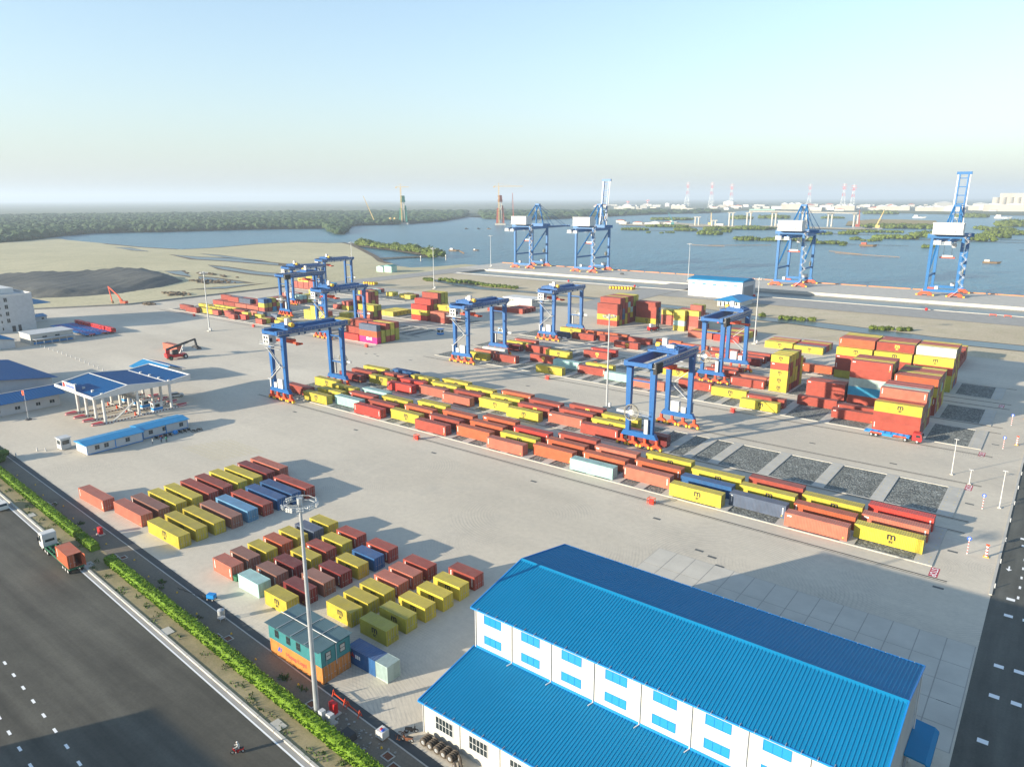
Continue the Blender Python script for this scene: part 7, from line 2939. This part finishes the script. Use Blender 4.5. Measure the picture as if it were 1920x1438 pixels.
# ---- bridge towers under construction
def bridge_tower(x, y, label, net, jib):
    root = empty('bridge_tower', (x, y, -2.2), R(38))
    tag(root, label, 'bridge tower')
    b = MB()
    b.box(-14, -16, 0, 14, 16, 4.5)
    b.build('pile_cap', M['concrete_light'], root)
    for s in (-1, 1):
        b = MB()
        b.beam((s * 5.0, 0, 4.5), (s * 2.6, 0, 62), 3.6, 6.0, 2.8, 4.5)
        b.build('tower_leg', M['concrete_light'], root)
        b = MB()
        b.beam((s * 8.6, 0, 5), (s * 6.2, 0, 46 + 3 * s), 4.2, 11, 3.4, 9)
        b.build('safety_net', M[net], root)
        for q in range(6):
            b = MB()
            b.box(s * 8.0 - 3.0 - 0.3 * (6 - q) * 0.2, -6.2, 8 + q * 6.6, s * 8.0 + 3.0, 6.2, 8.5 + q * 6.6)
            b.build('scaffold_deck', M[net], root)
    b = MB()
    b.box(-6.2, -3, 38, 6.2, 3, 43)
    b.build('cross_beam', M['concrete_light'], root)
    b = MB()
    b.box(-6.0, -5.5, 58, 6.0, 5.5, 64)
    b.box(-5.0, -4.5, 64.01, 5.2, 4.5, 71)
    b.box(-5.8, -5.0, 71.01, 4.6, 5.0, 75)
    b.build('climbing_form', M[net], root)
    b = MB()
    cx = -3.5
    for dx in (-1.1, 1.1):
        for dy in (-1.1, 1.1):
            b.beam((cx + dx, dy - 8, 4.5), (cx + dx, dy - 8, 96), 0.7, 0.7)
    for k in range(15):
        z = 5 + 6.0 * k
        b.beam((cx - 1.1, -9.1, z), (cx + 1.1, -9.1, z + 6.0), 0.5, 0.5)
        b.beam((cx + 1.1, -6.9, z), (cx - 1.1, -6.9, z + 6.0), 0.5, 0.5)
    b.build('crane_mast', M['crane_yellow'], root)
    b = MB()
    L = jib
    b.beam((cx - 13, -8, 97), (cx + L, -8, 97), 0.9, 1.1)
    b.beam((cx, -8, 96), (cx, -8, 105), 1.0, 1.0)
    b.beam((cx, -8, 104.5), (cx + L * 0.7, -8, 97.6), 0.25, 0.25)
    b.beam((cx, -8, 104.5), (cx - 12, -8, 97.6), 0.25, 0.25)
    b.box(cx - 13.5, -9.2, 94, cx - 10, -6.8, 96.6)
    b.build('crane_jib', M['crane_yellow'], root)
    return root


M['netgreen'] = paint('green_safety_net', (0.03, 0.24, 0.16), 0.8, var=0.2, scale=0.1)
M['netred'] = paint('red_formwork', (0.36, 0.09, 0.06), 0.8, var=0.2, scale=0.1)
M['crane_yellow'] = paint('pale_crane_yellow', (0.62, 0.43, 0.16), 0.6)
bridge_tower(-1446, 1393, 'green-netted bridge tower under construction with a tower crane', 'netgreen', 22)
bridge_tower(-1200, 1502, 'red-clad bridge tower under construction with a long crane jib', 'netred', 62)


def crawler_crane(x, y, ang, L, tilt, mat, label, z=-1.5):
    root = empty('crawler_crane', (x, y, z), ang)
    tag(root, label, 'crane')
    b = MB()
    b.box(-9, -7, 0, 9, 7, 2.4)
    b.build('barge', M['grey'], root)
    b = MB()
    b.box(-4, -2.6, 3.6, 3.5, 2.6, 8)
    b.box(-3.6, -3.4, 2.4, 3.6, -2.0, 3.6)
    b.box(-3.6, 2.0, 2.4, 3.6, 3.4, 3.6)
    b.build('body', M[mat], root)
    b = MB()
    e = Vector((3 - L * math.cos(tilt), 0, 5 + L * math.sin(tilt)))
    b.beam((3, 0, 5), e, 2.4, 2.2, 1.2, 1.1)
    b.build('boom', M[mat], root)
    b = MB()
    b.beam((-3, 0, 8), (-6, 0, 16), 0.6, 0.6)
    b.beam((-6, 0, 16), e, 0.35, 0.35)
    b.build('stay', M['dark'], root)


crawler_crane(-1516, 1350, R(40), 74, R(68), 'crane_yellow', 'yellow crawler crane leaning left of the green bridge tower')
crawler_crane(-1275, 1651, R(40), 76, R(88), 'netred', 'red upright crane boom right of the red bridge tower')
crawler_crane(-349, 1740, R(200), 36, R(70), 'crane_yellow', 'small yellow crane on the construction bank at right')
crawler_crane(-397, 1776, R(30), 34, R(86), 'netred', 'small red crane on the construction bank at right')
crawler_crane(-792, 1665, R(20), 30, R(62), 'teal', 'small teal crane on the construction bank at centre')
crawler_crane(-720, 1720, R(20), 26, R(88), 'crane_yellow', 'small yellow upright rig beside the bridge piers')
for k, (x, y) in enumerate(((-1506, 1402), (-1497, 1410), (-1120, 1900))):
    root = empty('storage_silo', (x, y, -1.5))
    tag(root, 'yellow storage silo on a work barge, %s near the green tower' % ORD[k], 'silo', 'yellow silos on the work barges')
    b = MB()
    b.tube((0, 0, 3), (0, 0, 15), 3.6, 12)
    b.tube((0, 0, 15), (0, 0, 17), 3.6, 12, 0.6)
    b.build('tank', M['crane_yellow'], root)
    b = MB()
    b.box(-6, -6, 0, 6, 6, 3)
    b.build('barge', M['grey'], root)


def boat(x, y, L, label, hull='wood', cabin='white', ang=0.0):
    root = empty('river_boat', (x, y, -2.1), ang)
    tag(root, label, 'boat')
    b = MB()
    w = L * 0.2
    h = L * 0.11
    b.add([(-L / 2, -w * 0.7, 0), (L * 0.3, -w * 0.7, 0), (L * 0.45, 0, 0), (L * 0.3, w * 0.7, 0), (-L / 2, w * 0.7, 0), (-L / 2, -w, h), (L * 0.32, -w, h), (L * 0.55, 0, h * 1.4), (L * 0.32, w, h), (-L / 2, w, h)], [(0, 1, 6, 5), (1, 2, 7, 6), (2, 3, 8, 7), (3, 4, 9, 8), (4, 0, 5, 9), (5, 6, 7, 8, 9)])
    b.build('hull', M[hull], root)
    b = MB()
    b.box(-L * 0.42, -w * 0.6, h, -L * 0.12, w * 0.6, h + L * 0.13)
    b.build('cabin', M[cabin], root)


for k, (x, y, L, hu, ca) in enumerate(((-653, 720, 16, 'wood', 'lightgrey'), (-636, 744, 9, 'wood', 'white'), (-235, 1128, 22, 'wood', 'netred'), (-69, 909, 16, 'wood', 'cream'), (-1098, 1253, 12, 'dark', 'dark'), (-1075, 1268, 12, 'dark', 'dark'), (-1056, 1281, 12, 'wood', 'dark'), (-420, 2700, 40, 'white', 'white'), (-330, 2750, 30, 'white', 'white'), (-200, 2780, 46, 'white', 'white'), (-900, 1900, 26, 'white', 'white'))):
    boat(x, y, L, ('wooden work boat off the spit', 'small wooden boat right of the spit', 'low wooden barge between the islets', 'wooden boat at the far right of the river', 'left dark boat by the red bridge tower', 'middle dark boat by the red bridge tower', 'right brown boat by the red bridge tower', 'white ship on the far river, left one', 'white ship on the far river, middle one', 'long white ship on the far river at right', 'white vessel beside the construction bank')[k], hu, ca, rnd.uniform(-0.4, 0.4))
for k, (x, y) in enumerate(((-577, 580), (-564, 607))):
    root = empty('channel_marker', (x, y, -2.2))
    tag(root, 'pale channel marker standing in the water, %s from the left' % ('left' if k == 0 else 'right'), 'marker')
    b = MB()
    b.tube((0, 0, 0), (0, 0, 5.0), 0.6, 8, 0.45)
    b.build('post', M['concrete_light'], root)
    b = MB()
    b.box(-0.6, -0.6, 5, 0.6, 0.6, 6)
    b.build('top_mark', M['white'], root)
for k, (pts) in enumerate(([(-445, 1005), (-395, 1000)], [(-420, 1008), (-350, 1060)], [(-250, 985), (-205, 950)], [(-235, 955), (-160, 930)], [(-640, 715), (-610, 690)])):
    (xa, ya), (xb, yb) = pts
    b = MB()
    n = 14
    for i in range(n + 1):
        t = i / n
        b.beam((xa + (xb - xa) * t, ya + (yb - ya) * t, -2.4), (xa + (xb - xa) * t, ya + (yb - ya) * t, -0.4), 0.35, 0.35)
    b.beam((xa, ya, -0.9), (xb, yb, -0.9), 0.8, 0.5)
    tag(b.build('fish_trap', M['wood']), 'wooden fish trap fence in the river, %s of five from the front list' % ORD[k] if False else ('long wooden fish trap fence below the left islets', 'wooden fish trap fence slanting behind it', 'wooden fish trap fence left of the rightmost crane', 'low wooden fish trap fence beside it', 'wooden fish trap stakes off the spit')[k], 'fish trap')

# ---- unfinished viaduct
root = empty('viaduct', (0, 0, 0))
tag(root, 'unfinished concrete viaduct with paired piers across the far water', 'bridge')
PIER = [(-746, 1704, 22), (-699, 1694, 15), (-665, 1715, 33), (-630, 1737, 33), (-580, 1765, 33), (-520, 1800, 31), (-470, 1828, 30), (-420, 1856, 29)]
for x, y, h in PIER:
    for s in (-1, 1):
        b = MB()
        b.tube((x + s * 3.6, y + s * 2, -2.5), (x + s * 3.6, y + s * 2, h - 4), 1.9, 10)
        b.build('pier', M['concrete_light'], root)
    b = MB()
    b.beam((x - 7, y - 4, h - 2.9), (x + 7, y + 4, h - 2.9), 3.2, 2.2)
    b.build('pier_cap', M['concrete_light'], root)
for (xa, ya, ha), (xb, yb, hb) in zip(PIER[3:-1], PIER[4:]):
    b = MB()
    b.beam((xa, ya, ha), (xb, yb, hb), 11, 3.2)
    b.build('deck_span', M['concrete_light'], root)
b = MB()
xa, ya, ha = PIER[3]
xb, yb, hb = PIER[4]
b.beam((xa, ya, ha + 4), (xb, yb, hb + 4), 5, 3)
b.build('launching_girder', M['palegreen'], root)


# ---- transmission towers
def pylon(x, y, h, label):
    root = empty('transmission_tower', (x, y, -1.2))
    tag(root, label, 'pylon', 'red and white transmission towers on the skyline')
    secs = 8
    prev = None
    for k in range(secs):
        b = MB()
        z0, z1 = h * k / secs, h * (k + 1) / secs
        def w(z):
            return max(2.2, 0.09 * h * (1 - z / h) ** 1.3 + 1.9)
        w0, w1 = w(z0), w(z1)
        for sx in (-1, 1):
            for sy in (-1, 1):
                b.beam((sx * w0, sy * w0, z0), (sx * w1, sy * w1, z1), 0.8, 0.8)
        for sx in (-1, 1):
            b.beam((sx * w0, -w0, z0), (-sx * w1, -w1, z1), 0.5, 0.5)
            b.beam((-w0, sx * w0, z0), (-w1, -sx * w1, z1), 0.5, 0.5)
            b.beam((-w1, sx * w1, z1), (w1, sx * w1, z1), 0.5, 0.5)
        b.build('lattice_section', M['white' if k % 2 or k < 3 else 'red'] if k >= 3 else M['galv'], root)
    b = MB()
    for z, l in ((0.8, 13), (0.88, 15), (0.96, 12)):
        b.beam((-l, 0, h * z), (l, 0, h * z), 1.4, 1.6)
    b.build('cross_arm', M['red'], root)


for k, (x, y, h) in enumerate([(-2354, 5179, 177), (-1970, 4710, 164), (-1854, 4759, 153), (-1566, 5487, 155), (-1117, 4580, 141), (-983, 4227, 129), (-2482, 4796, 52), (-2764, 5019, 42)]):
    pylon(x, y, h, 'red and white transmission tower, ' + ('first tall one from the left', 'second tall one from the left', 'third tall one from the left', 'tall one above the third quay crane', 'left of the pair right of the third crane', 'right of the pair right of the third crane', 'short grey one above the far forest', 'shortest grey one at the far left of the row')[k])

# ---- the far town
rng = random.Random(77)
TM = []
for k in range(7):
    w, d, h = rng.uniform(0.8, 1.2), rng.uniform(0.6, 1.0), rng.uniform(0.6, 1.2)
    b = MB()
    b.box(-w / 2, -d / 2, 0, w / 2, d / 2, h * 0.7)
    b.mi = 1
    b.extr([(-w / 2 - 0.04, h * 0.702), (w / 2 + 0.04, h * 0.702), (0, h)] if k % 2 else [(-w / 2 - 0.03, h * 0.702), (w / 2 + 0.03, h * 0.702), (w / 2 + 0.03, h * 0.78), (-w / 2 - 0.03, h * 0.78)], 'y', -d / 2 - 0.03, d / 2 + 0.03)
    TM.append(b.mesh('town_house', [M[('town', 'cream', 'white', 'concrete_light')[k % 4]], M[('white', 'netred', 'concrete_light', 'lightgrey')[k % 4]]]))
cnt = 0
while cnt < 190:
    az = rng.uniform(-32, 6)
    d = rng.uniform(3950, 6500)
    if az < -22 and rng.random() < 0.4:
        continue
    x, y = d * math.sin(R(az)), d * math.cos(R(az))
    s = rng.uniform(14, 34) * (1.4 if rng.random() < 0.2 else 1)
    o = put('town_building', rng.choice(TM), None, (x, y, -1.2), rng.uniform(-0.5, 0.5))
    o.scale = (s * rng.uniform(1, 2.6), s * rng.uniform(0.8, 1.4), s * rng.uniform(0.55, 0.9))
    tag(o, 'small pale building in the far town beyond the river', 'building', 'pale buildings of the far town')
    cnt += 1
for k, (az, d, w, dp, h) in enumerate(((-13.5, 4100, 90, 50, 24), (-10.5, 4200, 150, 60, 20), (-8.3, 4050, 120, 60, 18), (-5.6, 4300, 170, 60, 22), (-3.6, 4100, 240, 80, 30), (-1.2, 4300, 200, 80, 26), (-17.0, 4400, 110, 50, 30), (-25, 4600, 90, 40, 20))):
    x, y = d * math.sin(R(az)), d * math.cos(R(az))
    root = empty('factory_building', (x, y, -1.2), R(-az) * 0 + 0.1)
    tag(root, 'long pale factory hall across the river, %s of the row from the right' % ORD[7 - k], 'factory')
    b = MB()
    b.box(-w / 2, -dp / 2, 0, w / 2, dp / 2, h)
    b.build('wall', M['town'], root)
    b = MB()
    for j in range(3):
        xa, xb = -w / 2 + w * j / 3, -w / 2 + w * (j + 1) / 3
        b.extr([(xa, h + 0.1), (xb - 0.5, h + 0.1), ((xa + xb) / 2, h + 7)], 'y', -dp / 2 - 1, dp / 2 + 1)
    b.build('roof', M['white'], root)
root = empty('grain_silo_building', (-291, 4500, -1.2))
tag(root, 'tall cream silo building on the horizon at the far right', 'silo')
b = MB()
for k in range(6):
    b.tube((-75 + k * 30, 0, 0), (-75 + k * 30, 0, 62), 16, 14)
b.build('silo_row', M['town'], root)
b = MB()
b.box(-60, -12, 62.1, 95, 12, 82)
b.build('head_house', M['town'], root)
for k, (x, y) in enumerate([(-940, 1690), (-905, 1700), (-880, 1712), (-850, 1690), (-960, 1735), (-1000, 1780), (-700, 1735), (-560, 1770), (-830, 1722)]):
    o = put('site_shed', TM[k % 7], None, (x, y, -0.7), rng.uniform(-0.3, 0.3))
    o.scale = (22, 12, 8)
    tag(o, 'pale shed on the construction bank in the river, %s from the front' % ORD[k], 'shed', 'pale sheds on the construction bank')
# ================================================================ the air
b = MB()
b.box(-30000, -4000, -4.5, 30000, 34000, 215)
haze = b.build('haze')
m = bpy.data.materials.new('haze_air')
m.use_nodes = True
nt = m.node_tree
nt.nodes.clear()
_o = nt.nodes.new('ShaderNodeOutputMaterial')
_v = nt.nodes.new('ShaderNodeVolumePrincipled')
_v.inputs['Color'].default_value = (0.72, 0.84, 0.96, 1)
_v.inputs['Density'].default_value = 0.000125
_v.inputs['Anisotropy'].default_value = 0.1
nt.links.new(_v.outputs[0], _o.inputs['Volume'])
haze.data.materials.append(m)
tag(haze, 'thin pale haze over the river plain', 'haze', kind='stuff')
